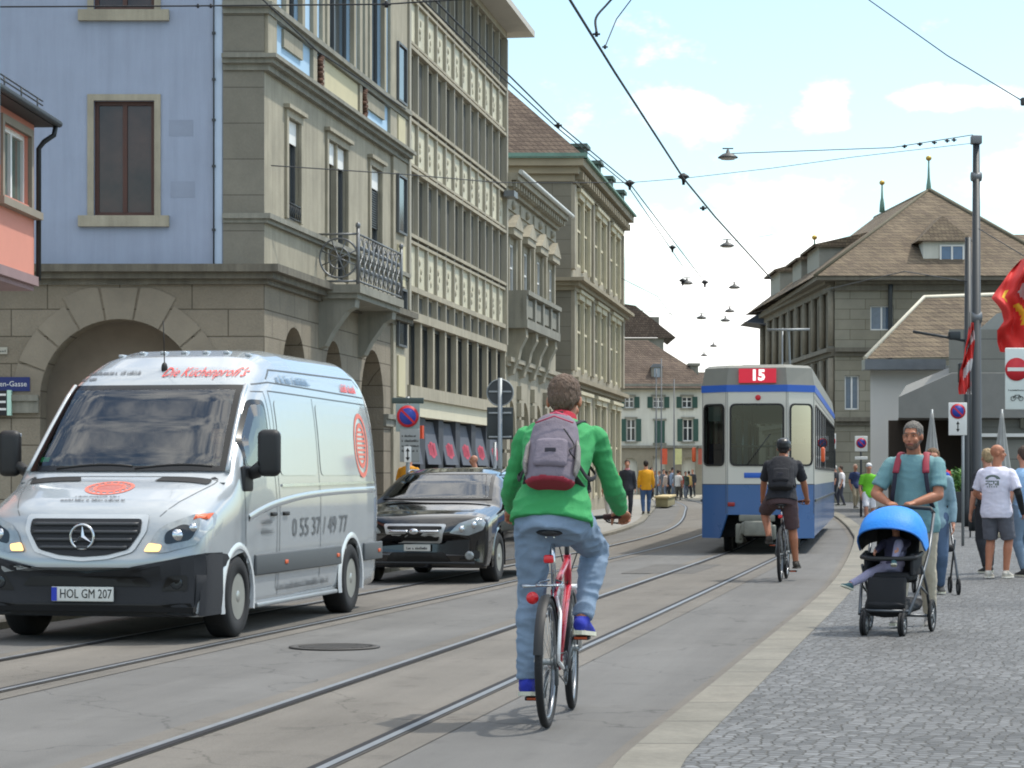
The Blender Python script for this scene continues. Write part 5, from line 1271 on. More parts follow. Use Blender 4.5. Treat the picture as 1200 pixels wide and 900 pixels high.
# forehead lettering and aerial
lay_text("Die Küchenprofi's", .125, .36, 2.265, S.bvh, dF, to_f, .008, 1, 1, .74, .35, 0).build('red_script_lettering', M_redtxt, van)
lay_strokes(.62, .06, -.50, 2.275, S.bvh, dF, to_f, 5).build('small_lettering', mat('grey_lettering', '#55585c', .5, var=0), van)
lay_strokes(.2, .06, -.70, 2.22, S.bvh, dF, to_f, 6).build('small_lettering', MATS['grey_lettering'], van)
h = S.bvh.ray_cast(Vector((-.02, -2, 2.31)), Vector(dF))[0]; mb = MB(); mb.ell(h + V(0, -.02, .0), (.028, .035, .055)); mb.tube([h + V(0, -.02, .05), h + V(0, -.05, .42)], .005, 5); mb.build('roof_aerial', M_ink, van)
for k in range(7): 
    mb = MB(); x = -.6 + .2 * k; h = on_top(x, 2.55); mb.rb(h, (.05, .12, .03), .01); mb.build('roof_marker', M_vanw, van)
# number plate
h = S.bvh.ray_cast(Vector((-.03, -2, .40)), Vector(dF))[0]; py_ = h.y - .05
pl = MB(); pl.rb((-.03, py_, .40), (.53, .02, .12), .008); plo = pl.build('number_plate', M_plate, van)
mb = MB(); mb.b(-.292, -.245, py_ - .0125, py_ - .0105, .345, .455); mb.build('euro_band', M_eublue, plo)
M = plane_M((.00, py_ - .0125, .40), (1, 0, 0), (0, 0, 1)); text_mesh('HOL GM 207', .105, M, .002, 0, .44).build('plate_lettering', M_ink, plo)
# sides: windows, doors, seams, trim, mirrors
for s in (1, -1):
    to_s = lambda q, s=s: Vector((s * 3, q.x, q.y)); dS = (-s, 0, 0)
    mb = decal(S.bvh, densify([(p.x, p.y) for p in SWN], .06), None, dS, to_s, .006, 1, None, (1, .88, .6, .3, 0), 0)
    if s == 1: pass
    mb.build('cab_window', [M_frit, M_glassv], van)
    def seam(pts, w=.005, name='door_seam', mt='seam', off=.003):
        m_ = MB(); R = []
        dp = []
        for a, b in zip(pts, pts[1:]):
            n = max(2, int((Vector(b) - Vector(a)).length / .08)); dp += [Vector(a).lerp(Vector(b), k / n) for k in range(n)]
        dp.append(Vector(pts[-1]))
        for i, p in enumerate(dp):
            t = (dp[min(i + 1, len(dp) - 1)] - dp[max(i - 1, 0)]).normalized(); nn = Vector((-t.y, t.x))
            R.append([S.bvh.ray_cast(to_s(p + nn * w), Vector(dS))[0] - Vector(dS) * off, S.bvh.ray_cast(to_s(p - nn * w), Vector(dS))[0] - Vector(dS) * off])
        m_.rings(R, closed=False); return m_.build(name, MATS[mt] if isinstance(mt, str) else mt, van)
    seam([(1.22, .76), (1.20, 1.1), (1.24, 1.42), (1.70, 2.09), (2.10, 2.10), (2.13, 1.2), (2.13, .36)])
    seam([(2.22, 2.10), (2.22, 1.25), (2.2, .3)]); seam([(2.22, 2.11), (5.55, 2.08), (5.70, 1.85), (5.72, 1.2), (5.72, .6)]); seam([(3.55, 2.08), (3.55, .4)])
    seam([(1.95, 2.16), (2.3, 2.19), (5.55, 2.15)], .006); seam([(2.3, 2.22), (2.5, 2.31), (5.35, 2.33), (5.5, 2.25)], .007)
    mb = decal(S.bvh, densify(roundpoly([(2.30, 1.36), (3.48, 1.36), (3.48, 2.03), (2.30, 2.03)], .08), .09), None, dS, to_s, .0035); mb.build('side_panel', M_vanw, van)
    mb = decal(S.bvh, densify(roundpoly([(3.62, 1.36), (5.45, 1.36), (5.45, 1.9), (5.35, 2.03), (3.62, 2.03)], .08), .09), None, dS, to_s, .0035); mb.build('side_panel', M_vanw, van)
    # swage line
    R = []
    for k in range(40):
        y = 1.3 + 4.35 * k / 39; z = 1.0 + .22 * (1 - math.exp(-(y - 1.3) * .9)); h = S.bvh.ray_cast(to_s(Vector((y, z))), Vector(dS))[0]; R.append([h + V(s * .001, 0, -.035), h + V(s * .016, 0, 0), h + V(s * .001, 0, .03)])
    mb = MB(); mb.rings(R, closed=False); mb.build('swage_line', M_vanw, van)
    seam([(2.3, 1.27), (5.6, 1.29)], .012, 'door_rail', M_chrome, .012)
    mb = MB(); z0, z1 = .50, .68
    for y0, y1 in ((1.46, 4.24), (5.13, 5.85)): mb.rb((s * .995, (y0 + y1) / 2, (z0 + z1) / 2), (.03, y1 - y0, z1 - z0), .012)
    mb.build('side_trim', mat('grey_trim', '#4b4e50', .6, var=.05), van)
    for y in (2.35, 4.1, 5.7):
        mb = MB(); mb.rb((s * 1.012, y, .59), (.012, .09, .035), .005); mb.build('side_marker', M_orange, van)
    mb = MB(); mb.rb((s * 1.0, 2.0, 1.02), (.03, .16, .035), .012); mb.rb((s * 1.0, 2.38, 1.02), (.03, .16, .035), .012); mb.build('door_handle', M_ink, van)
    mb = MB(); mb.rb((s * .96, 2.9, .24), (.04, 2.6, .04), .012); mb.build('sill', mat('silver_sill', '#989c9f', .4, .4, var=.04), van)
    ux = -1 if s == -1 else 1
    if s == 1:
        lay_text('0 55 37 / 49 77', .24, 3.55, .88, S.bvh, dS, to_s, .006, 1, 1, 1.9).build('phone_lettering', mat('grey_lettering', '#55585c', .5, var=0), van)
        lay_strokes(1.9, .11, 3.1, .385, S.bvh, dS, to_s, 7).build('web_lettering', MATS['grey_lettering'], van)
        lay_strokes(.34, .17, 1.83, .93, S.bvh, dS, to_s, 8, 2).build('door_lettering', MATS['grey_lettering'], van)
        lay_strokes(1.1, .12, 3.1, 2.245, S.bvh, dS, to_s, 9).build('roof_lettering', mat('blue_grey_lettering', '#5d7690', .5, var=0), van)
        lay_strokes(.6, .14, 5.0, 2.24, S.bvh, dS, to_s, 11).build('red_script_lettering', M_redtxt, van)
        m2 = MB()
        for r_ in (.27, .19):
            R = []
            for k in range(33):
                a = 2 * pi * k / 32; R.append([S.bvh.ray_cast(to_s(Vector((5.18 + q * cos(a), 1.66 + q * 1.2 * sin(a)))), Vector(dS))[0] - Vector(dS) * .008 for q in (r_, r_ - .04)])
            m2.rings(R, closed=False)
        for k in range(-3, 4):
            w_ = sqrt(.15 ** 2 - (k * .04) ** 2) if abs(k * .04) < .15 else 0
            m2.rings([[S.bvh.ray_cast(to_s(Vector((5.18 - w_ + 2 * w_ * j / 5, 1.66 + k * .045 + e))), Vector(dS))[0] - Vector(dS) * .008 for e in (-.011, .011)] for j in range(6)], closed=False)
        m2.build('side_logo', MATS['logo_red'], van)
    # mirror
    mb = MB(); mb.tube([(s * .93, 1.42, 1.36), (s * 1.02, 1.36, 1.38), (s * 1.12, 1.32, 1.45)], [(.05, .09)] * 3, 10); mb.rb((s * 1.17, 1.30, 1.55), (.20, .12, .40), .06, 4); mb.rb((s * .97, 1.30, 1.33), (.05, .26, .22), .03)
    mo = mb.build('wing_mirror', M_black, van); mb = MB(); mb.rb((s * 1.17, 1.365, 1.56), (.16, .01, .33), .003); mb.build('mirror_glass', M_chrome, mo)
# cab interior
mb = MB(); mb.rb((0, 1.22, 1.20), (1.72, .62, .30), .06); mb.build('dashboard', mat('dashboard', '#24262a', .8, var=.1), van)
mb = MB(); mb.b(-.93, .93, .75, 2.6, .30, .62); mb.b(-.80, .80, 2.6, 2.64, .3, 2.2); mb.b(-.9, -.86, .9, 2.6, .3, 1.30); mb.b(.86, .9, .9, 2.6, .3, 1.3); mb.build('cab_lining', mat('cab_lining', '#565c5e', .9, var=.1), van)
for x in (-.55, -.1, .5):
    mb = MB(); mb.rb((x, 1.98, .82), (.46, .5, .16), .06); mb.rb((x, 2.30, 1.22), (.46, .16, .72), .06); mb.rb((x, 2.34, 1.70), (.26, .1, .2), .04); mb.build('seat', M_seat, van)
mb = MB(); Mw = Matrix.Rotation(radians(60), 3, 'X'); cw = V(.5, 1.60, 1.30)
mb.tube([cw + Mw @ V(.21 * cos(t * pi / 14), .21 * sin(t * pi / 14), 0) for t in range(28)], .016, 8, loop=True); mb.tube([cw, cw + V(0, -.3, -.15)], .03, 8); mb.tube([cw - V(.2, 0, 0), cw + V(.2, 0, 0)], .016, 6); mb.build('steering_wheel', M_ink, van)
mb = MB(); mb.b(-.9, .9, .1, 5.8, .26, .30); mb.build('underbody', M_disc, van)
VAN = van

# ================================================================== black estate car
cp = gp(581, 682); ct = atan2(.205, 1); cd, cpv = V(sin(ct), cos(ct), 0), V(cos(ct), -sin(ct), 0)
car_o = Vector((cp.x, cp.y, 0)) - cpv * .84 - cd * .92
car = thing('estate_car', 'shiny black estate car with chrome grille behind the white van', 'car', car_o, -ct)
C = Shell([
 (-.02, .36, .50, .62, .66, 5, 0, .22), (.0, .26, .52, .68, .74, 5, 0, .24), (.04, .22, .58, .77, .80, 4.5, 0, .22), (.10, .2, .64, .83, .85, 4.2, 0, .17), (.2, .2, .70, .87, .875, 3.8, .0, .10), (.4, .2, .74, .915, .885, 3.6, .05, .04), (.8, .2, .80, .97, .89, 3.6, .08, 0), (1.1, .2, .85, 1.01, .89, 4, .15, 0),
 (1.25, .2, .88, 1.09, .89, 5.0, .30, 0), (1.6, .2, .90, 1.27, .89, 5.5, .36, 0), (1.9, .2, .91, 1.40, .89, 5.2, .36, 0), (2.25, .2, .92, 1.455, .89, 4.4, .36, 0), (3.0, .2, .94, 1.47, .89, 4.2, .36, 0), (4.0, .22, .96, 1.44, .885, 4.0, .38, 0), (4.45, .26, .97, 1.34, .86, 4, .42, 0), (4.7, .32, .95, 1.10, .82, 3.6, .5, 0), (4.78, .4, .9, .98, .76, 3.6, .5, 0)], 16, 6)
CWS = roundpoly([(-.70, 1.07), (.70, 1.07), (.60, 1.355), (-.60, 1.355)], .06)
CSW = roundpoly([(1.70, 1.0), (4.2, 1.01), (4.02, 1.295), (2.15, 1.33)], .05)
cr_, cR = .32, .36; ca1, ca2 = .92, 3.67
def ccut(pts):
    c = sum(pts, Vector()) / len(pts)
    if abs(c.x) > .8 and any((c.y - a) ** 2 + (c.z - cr_) ** 2 < cR ** 2 for a in (ca1, ca2)): return True
    if 1.15 < c.y < 2.1 and all(inpoly((p.x, p.z), CWS) for p in pts): return True
    if abs(c.x) > .55 and all(inpoly((p.y, p.z), CSW) for p in pts) and c.y > 1.6: return True
    return False
ys = sorted(set([-.02, 0, .02, .04, .07, .1, .15] + [round(.2 + .05 * k, 3) for k in range(91)] + [4.74, 4.78]))
C.mesh(ys, ccut, 'body', [M_carblk], car)
for ax in (ca1, ca2):
    for s in (1, -1):
        lin = MB(); A = []; D_ = []; E_ = []
        for k in range(25):
            t = -.3 + (pi + .6) * k / 24; yy, zz = ax + cR * cos(t), max(.2, cr_ + cR * sin(t)); A.append((s * .893, yy, zz)); D_.append((s * .5, yy, zz)); E_.append((s * .875, ax + (cR + .05) * cos(t), max(.2, cr_ + (cR + .05) * sin(t))))
        lin.rings([A, D_], closed=False); lin.poly(D_); lin.build('wheel_well', M_disc, car)
        lip = MB(); lip.rings([A, E_], closed=False); lip.build('wheel_arch', M_carblk, car)
        wheel(car, s * .785, ax, cr_, .21, s, 'alloy')
fb = grid_patch(C.bvh, [(-.73, 1.045), (.73, 1.045), (.62, 1.375), (-.62, 1.375)], dF, to_f, .010); fb.build('windscreen', [M_frit, M_glassv], car)
for s in (1, -1):
    to_s = lambda q, s=s: Vector((s * 3, q.x, q.y)); dS = (-s, 0, 0)
    mb = grid_patch(C.bvh, [(1.62, .985), (4.25, 1.0), (4.05, 1.31), (2.1, 1.35)], dS, to_s, .010); mb.build('side_window', [M_frit, M_glassv], car)
    hp = [(.43, .64), (.64, .61), (.82, .68), (.865, .84), (.74, .83), (.54, .76)]
    mb = decal(C.bvh, densify(roundpoly([(s * x, z) for x, z in hp], .02, 2), .05), None, dF, to_f, .010); hl = mb.build('headlight', M_lens, car)
    for cx, cz, rr in ((.57, .69, .045), (.71, .74, .045)): mb = MB(); mb.ell(C.bvh.ray_cast(Vector((s * cx, -2, cz)), Vector(dF))[0], (rr, .03, rr)); mb.build('projector', mat('lamp_daylight', '#f4f6f2', .2, var=0, emit=1.0) if False else M_chrome, hl)
    hh = C.bvh.ray_cast(Vector((s * .66, -2, .36)), Vector(dF))[0]; mb = MB(); mb.lathe([(.06, -.02), (.045, -.03), (.01, -.025)], hh, 'y', 16); mb.build('fog_lamp', M_lens, car)
    mb = decal(C.bvh, roundpoly([(s * .52, .30), (s * .78, .32), (s * .78, .42), (s * .60, .42)], .03), None, dF, to_f, .006); mb.build('fog_lamp_recess', M_ink, car)
    mb = MB(); mb.rb((s * .98, 1.50, 1.0), (.2, .12, .13), .05, 3); mb.rb((s * .88, 1.52, .97), (.1, .05, .04), .01); mb.build('wing_mirror', M_carblk, car)
    mb = MB(); mb.tube([(s * .64, 2.2, 1.39), (s * .64, 2.4, 1.43), (s * .64, 4.0, 1.41), (s * .62, 4.2, 1.35)], .014, 6); mb.build('roof_rail', M_zinc, car)
mb = decal(C.bvh, densify(roundpoly([(-.40, .75), (.40, .75), (.32, .52), (-.32, .52)], .03, 2)), None, dF, to_f, .022); gro = mb.build('grille', mat('satin_silver', '#c3c6c8', .35, .3, var=.04), car)
mb = decal(C.bvh, densify(roundpoly([(-.355, .72), (.355, .72), (.29, .55), (-.29, .55)], .03, 2)), None, dF, to_f, .030); mb.build('grille_mesh', M_ink, gro)
mb = MB()
for s in (1, -1):
    R = []
    for j in range(9): x = s * (.07 + .25 * j / 8); h = C.bvh.ray_cast(Vector((x, -2, .66)), Vector(dF))[0]; R.append([(x, h.y - .06, .645), (x, h.y - .065, .675), (x, h.y - .02, .685), (x, h.y - .02, .64)])
    mb.rings(R)
h = C.bvh.ray_cast(Vector((0, -2, .66)), Vector(dF))[0]; mb.ell(h + V(0, -.04, .0), (.065, .02, .038)); mb.build('grille_bar', M_chrome, gro)
mb = decal(C.bvh, densify(roundpoly([(-.42, .28), (.42, .28), (.34, .40), (-.34, .40)], .03, 2)), None, dF, to_f, .008); mb.build('lower_intake', M_ink, car)
mb = MB(); R = []
for j in range(21): x = -.72 + 1.44 * j / 20; h = C.bvh.ray_cast(Vector((x, -2, .27)), Vector(dF))[0]; R.append([(x, h.y - .02, .255), (x, h.y - .03, .27), (x, h.y, .285), (x, h.y, .25)])
mb.rings(R); mb.build('bumper_lip', mat('grey_plastic', '#3b3d40', .5, var=.05), car)
h = C.bvh.ray_cast(Vector((0, -2, .45)), Vector(dF))[0]; pl = MB(); pl.rb((0, h.y - .05, .455), (.34, .02, .085), .006); po = pl.build('number_plate', M_plate, car)
strokes(plane_M((0, h.y - .062, .455), (1, 0, 0), (0, 0, 1)), .27, .07, 1, 12).build('plate_lettering', M_ink, po)
mb = MB(); mb.rb((0, 1.45, .86), (1.5, .5, .2), .05); mb.b(-.8, .8, .9, 4.5, .25, .5); mb.build('dashboard', mat('dashboard', '#24262a', .8, var=.1), car)
for x in (-.36, .36):
    for y in (2.35, 3.3): mb = MB(); mb.rb((x, y, .62), (.48, .48, .16), .05); mb.rb((x, y + .27, .92), (.46, .13, .56), .05); mb.rb((x, y + .3, 1.24), (.24, .08, .14), .03); mb.build('seat', M_seat, car)
mb = MB(); mb.tube([V(.36, 1.85, .98) + Matrix.Rotation(radians(65), 3, 'X') @ V(.18 * cos(t * pi / 12), .18 * sin(t * pi / 12), 0) for t in range(24)], .014, 6, loop=True); mb.build('steering_wheel', M_ink, car)

# ================================================================== tram, rear towards the camera
tt = atan2(.152, 1); tp = V((887 - 600) / F * 41.2, 41.2, 0)
tram = thing('tram', 'blue and white articulated tram with red 15 sign seen from behind', 'tram', tp, -tt)
M_tw = mat('tram_white', '#c2c0b6', .35, var=.05, vs=1, coat=.3); M_tb = mat('tram_blue', '#31598c', .3, var=.06, vs=1.2, coat=.4); M_tg = mat('tram_roof_grey', '#77776f', .6, var=.08); M_tbd = mat('tram_trim_blue', '#2458b0', .4, var=.03)
M_tgl = mat_glass('tram_glass', (.24, .29, .27), 1.5, .0, 1.0, .02)
HW = .975; HC = .52; DY = .42; LT = 20.5
plan = [(-HW, LT), (-HW, DY), (-HC, 0), (HC, 0), (HW, DY), (HW, LT)]
def facet(i): a, b = plan[i], plan[i + 1]; return Fr((a[0], a[1], 0), (b[0] - a[0], b[1] - a[1], 0), (b[1] - a[1], -(b[0] - a[0]), 0)), sqrt((b[0] - a[0]) ** 2 + (b[1] - a[1]) ** 2)
zw0, zw1, zsplit, zst0, zst1, zroof = 1.52, 2.60, 1.20, 2.80, 2.92, 3.22
def rounded(fr, u0, u1, z0, z1, r=.09):
    return [fr(q.x, q.y, .006) for q in roundpoly([(u0, z0), (u1, z0), (u1, z1), (u0, z1)], r, 4)]
mbW = MB(); mbB = MB(); mbG = MB(); mbS = MB()
facets = []
for i in range(5):
    fr, L = facet(i); facets.append((fr, L))
    if i in (1, 2, 3): ops_ = [('r', .05, L - .05, zw0, zw1)]
    else:
        ops_ = []; n_ = 13
        for k in range(n_): ops_.append(('r', .45 + (L - .6) * k / n_, .45 + (L - .6) * (k + 1) / n_ - .14, zw0 - .05, zw1))
    wall(mbW, fr, 0, L, zsplit, zst0, ops_, .05)
    zb_ = .62 if i == 2 else .30
    if i == 2: mbB.fb(fr, 0, L, .68, zsplit, -.03, 0)
    elif i in (1, 3): mbB.fb(fr, 0, L, .68, zsplit, -.03, 0); mbB.hexa([fr(0 if i == 1 else .18, .27, 0), fr(L - .18 if i == 1 else L, .27, 0), fr(L - .18 if i == 1 else L, .27, -.03), fr(0 if i == 1 else .18, .27, -.03), fr(0, .68, 0), fr(L, .68, 0), fr(L, .68, -.03), fr(0, .68, -.03)])
    else: mbB.fb(fr, 0, L, .30, zsplit, -.03, 0)
    mbS.fb(fr, -.004, L + .004, zst0, zst1, -.03, .012)
    # windows
    for o in ops_:
        u0, u1, z0, z1 = o[1:]
        m2 = MB(); outer = [fr(q.x, q.y, .004) for q in densify([(u0 - .01, z0 - .01), (u1 + .01, z0 - .01), (u1 + .01, z1 + .01), (u0 - .01, z1 + .01)], .5)]
        ro = roundpoly([(u0, z0), (u1, z0), (u1, z1), (u0, z1)], .11, 5); ri = roundpoly([(u0 + .03, z0 + .03), (u1 - .03, z0 + .03), (u1 - .03, z1 - .03), (u0 + .03, z1 - .03)], .09, 5)
        m2.rings([[fr(q.x, q.y, .004) for q in ro], [fr(q.x, q.y, .018) for q in ro], [fr(q.x, q.y, .018) for q in ri], [fr(q.x, q.y, -.01) for q in ri]], 0, False, True, False)
        # corner fillers in body colour
        n_ = 6
        for ci, (cu, cz) in enumerate([(u0, z0), (u1, z0), (u1, z1), (u0, z1)]):
            seg = ro[ci * n_:(ci + 1) * n_]; m2.poly([fr(cu, cz, .003)] + [fr(q.x, q.y, .003) for q in seg]); m2.m[-1] = 1
        wo = m2.build('window', [M_ink, M_tw], tram)
        m3 = MB(); m3.poly([fr(q.x, q.y, .008) for q in ri]); m3.build('pane', M_tgl, wo)
mbW.build('body_white', M_tw, tram); mbB.build('blue_skirt', M_tb, tram); mbS.build('blue_stripe', M_tbd, tram)
def inset(p, d): return p
R = [[(x, y, zst1) for x, y in plan], [(x * .95, y + (.06 if y < 1 else 0), zroof) for x, y in plan], [(x * .88, y + (.2 if y < 1 else 0), zroof + .05) for x, y in plan]]
mbG.rings(R, 0, False); ro_ = mbG.build('roof', M_tg, tram)
mb = MB(); mb.rb((0, 5, 3.34), (1.0, 2.2, .22), .05); mb.rb((0, 9, 3.30), (1.1, 1.6, .16), .05); mb.build('roof_boxes', M_tg, ro_)
mb = MB(); mb.tube([(0, 15, 3.3), (0, 16.2, 3.9), (0, 15.1, 4.75)], .035, 6); mb.tube([(-.5, 15.1, 4.78), (.5, 15.1, 4.78)], .03, 6); mb.build('pantograph', M_steel, tram)
# route sign
fr2, L2 = facets[2]; u_c = L2 / 2 + .02
mb = MB(); mb.fb(fr2, L2 / 2 - .31, L2 / 2 + .33, 2.955, 3.20, -.2, .04); rs = mb.build('route_sign', mat('sign_red', '#c81f36', .4, var=.04, emit=.25), tram)
text_mesh('15', .25, plane_M(fr2(u_c, 3.078, .046), fr2.U, (0, 0, 1)), .004, 0, None, .012).build('lettering', mat('lit_white', '#f2f0ee', .4, var=0, emit=.5), rs)
mb = MB(); mb.lathe([(.05, 0), (.045, -.02), (.01, -.022)], fr2(u_c, 2.70, .0), 'y', 14); mb.build('tail_lamp', M_red, tram)
mb = MB(); mb.rb(fr2(u_c - .06, 1.36, .004), (.36, .012, .09), .004); mb.build('operator_badge', M_tbd, tram)
mb = MB()
for i_ in (1, 2, 3):
    fr, L = facets[i_]
    for u_ in (.012, L - .02): mb.fb(fr, u_, u_ + .008, .70, zst0, 0, .003)
    mb.fb(fr, 0, L, 1.198, 1.21, 0, .004)
mb.build('panel_seams', mat('seam_dark', '#3d4145', .6, var=0), tram)
for s in (1, -1):
    mb = MB(); mb.rb(facets[2][0](facets[2][1] / 2 + s * .44, .86, .01), (.12, .03, .07), .01); mb.build('lower_lamp', mat('lamp_red_dark', '#8a1c1c', .3, var=.05), tram)
mb = MB(); mb.tube([facets[2][0](.35, zw0 + .02, .03), facets[2][0](.75, zw0 + .55, .035)], .008, 6); mb.build('wiper', M_ink, tram)
# coupler, undercarriage
mb = MB(); mb.rb((0, 1.75, .62), (1.4, 2.6, .25), .05); mb.rb((0, .6, .40), (1.5, .15, .25), .03); mb.build('underframe', mat('underframe_black', '#15161a', .8, var=.2), tram)
mb = MB(); mb.rb((.0, .05, .62), (.62, .16, .12), .02); mb.rb((.0, -.12, .45), (.52, .4, .22), .04); mb.rb((-.30, -.02, .36), (.12, .3, .34), .03); mb.rb((.26, -.02, .38), (.14, .28, .26), .03); mb.tube([(-.14, -.3, .46), (-.14, .4, .46)], .07, 10); mb.rb((0, -.34, .45), (.42, .06, .26), .03)
for x in (-.22, .2): mb.tube([(x, -.2, .55), (x * 1.3, -.3, .3), (x * 1.2, -.05, .22)], .02, 6)
mb.build('coupler', mat('coupler_grey', '#76776f', .6, .3, var=.2, vs=8), tram)
for i, (bx) in enumerate((2.2, 9.3, 12.0, 18.4)):
    mb = MB()
    for dy in (-.85, .85):
        for s in (1, -1): mb.lathe([(.34, s * .5), (.34, s * .62), (.3, s * .64), (.1, s * .60), (.05, s * .66), (.01, s * .66)], (0, bx + dy, .34), 'x', 20)
    mb.rb((.78, bx, .38), (.12, 2.4, .2), .03); mb.rb((-.78, bx, .38), (.12, 2.4, .2), .03); mb.build('bogie', MATS['underframe_black'], tram)
for s in (1, -1):
    mb = MB(); p = V(s * 1.12, .46, 1.72); mb.rb(p, (.07, .10, .26), .03); mb.build('tail_light', mat('orange_lamp', '#d0582a', .35, var=.05), tram)
mb = MB(); mb.b(-1.0, 1.0, .45, LT - .2, .90, .94); mb.build('floor', M_dkgrey, tram)
mb = MB(); mb.b(-.98, .98, .48, LT - .2, 2.68, 2.74); mb.build('ceiling', mat('tram_ceiling', '#8a8a84', .7, var=.05), tram)
for k in range(6):
    for s in (1, -1):
        mb = MB(); y = 1.4 + k * 1.5; mb.rb((s * .68, y, 1.34), (.5, .42, .06), .02); mb.rb((s * .68, y + .22, 1.64), (.5, .06, .58), .02); mb.build('seat', mat('tram_seat', '#2f4f7c', .8, var=.1), tram)
for x, y in ((-.3, 1.0), (.35, 2.6), (-.3, 4.4)): mb = MB(); mb.tube([(x, y, .94), (x, y, 2.68)], .02, 8); mb.build('grab_pole', M_chrome, tram)
mb = MB(); mb.rb((0, .22, 1.45), (1.15, .3, .5), .05) if False else mb.tube([(-.5, .1, 1.86), (.5, .1, 1.86)], .018, 6); mb.build('window_bar', M_steel, tram)
mb = MB(); mb.rb((.0, .5, 1.15), (1.5, .35, .5), .05); mb.build('driver_desk', MATS['dashboard'], tram)
mb = MB(); mb.b(-.46, -.24, 1.6, 1.62, 1.5, 2.35); mb.build('advert_card', mat('card_white', '#9fb4c8', .6, var=.2, vs=4), tram)
mb = MB(); mb.fb(facets[1][0], .12, .42, 2.3, 2.56, -.06, -.04); mb.build('sun_blind', M_white, tram)
# ------------------------------------------------------------------ people
def skin_mat(name, col):
    m = mat(name, col, .55, var=.08, vs=14, bump=.08, bs=120); m.node_tree.nodes['Principled BSDF'].inputs['Subsurface Weight'].default_value = .06
    m.node_tree.nodes['Principled BSDF'].inputs['Subsurface Radius'].default_value = (.02, .008, .004); return m
def cloth(name, col, var=.12, vs=4, bump=.25, bs=200, rough=.85): return mat(name, col, rough, var=var, vs=vs, bump=bump, bs=bs)
SK = skin_mat('skin', '#b9836b'); SK2 = skin_mat('tanned_skin', '#a56c50')
M_iris = mat('dark_iris', '#241a14', .2, var=0); M_lip = mat('lip', '#8f5148', .5, var=.05); M_sole = mat('shoe_sole', '#c9c8b6', .7, var=.1)
HAIR = {}
def hairm(col):
    k = 'hair_' + col.strip('#')
    return mat(k, col, .7, var=.3, vs=30, bump=.9, bs=90, stretch=(1, 1, .35))
def folds(amp, sc=9.0, zs=1.0, seed=0.0):
    off = Vector((seed * 3.7, seed * 1.3, seed * 7.1))
    def f(co):
        q = Vector((co.x * sc, co.y * sc, co.z * sc * zs)) + off
        n = noise.noise(q); r = 1 - abs(noise.noise(q * 1.9 + Vector((5, 3, 1)))) * 2
        return amp * (.55 * n + .6 * r - .15)
    return f
def hand(mb, wr, d, pn, th, s=1.0, curl=.9, spread=.1):
    """palm + four fingers + thumb. d: direction, pn: the way the palm faces, th: side of the thumb"""
    d = Vector(d).normalized(); pn = Vector(pn); pn = (pn - d * pn.dot(d)).normalized(); sd = Vector(th); sd = (sd - d * sd.dot(d) - pn * sd.dot(pn)).normalized()
    w = Vector(wr); k = s
    mb.tube([w - d * .01 * k, w + d * .02 * k, w + d * .055 * k, w + d * .085 * k], [(.027 * k, .020 * k), (.032 * k, .018 * k), (.040 * k, .016 * k), (.040 * k, .014 * k)], 12, side=sd, rnd=True)
    for i, (o, L, r) in enumerate(((.030, .072, .0092), (.010, .080, .0095), (-.010, .075, .0092), (-.029, .058, .0082))):
        p = w + d * .08 * k + sd * o * k; a = 0; pts = [p - d * .02 * k]; rr = [r * k]; dd = (d + sd * spread * (o / .03)).normalized()
        for j, f in enumerate((.42, .32, .26)):
            a += curl * (.75, 1.0, .8)[j]; v = dd * cos(a) + pn * sin(a); p = p + v * L * f * k; pts.append(p); rr.append(r * k * (1, .92, .82)[j])
        mb.tube(pts, rr, 8, rnd=True)
    p = w + d * .018 * k + sd * .026 * k; v1 = (d * .6 + sd * .75 + pn * .25).normalized(); p1 = p + v1 * .040 * k; v2 = (d * .75 + sd * .25 + pn * (.3 + .5 * curl)).normalized(); p2 = p1 + v2 * .030 * k; p3 = p2 + (v2 + pn * .4 * curl).normalized() * .024 * k
    mb.tube([p - v1 * .012 * k, p1, p2, p3], [.014 * k, .0115 * k, .0105 * k, .009 * k], 8, rnd=True)

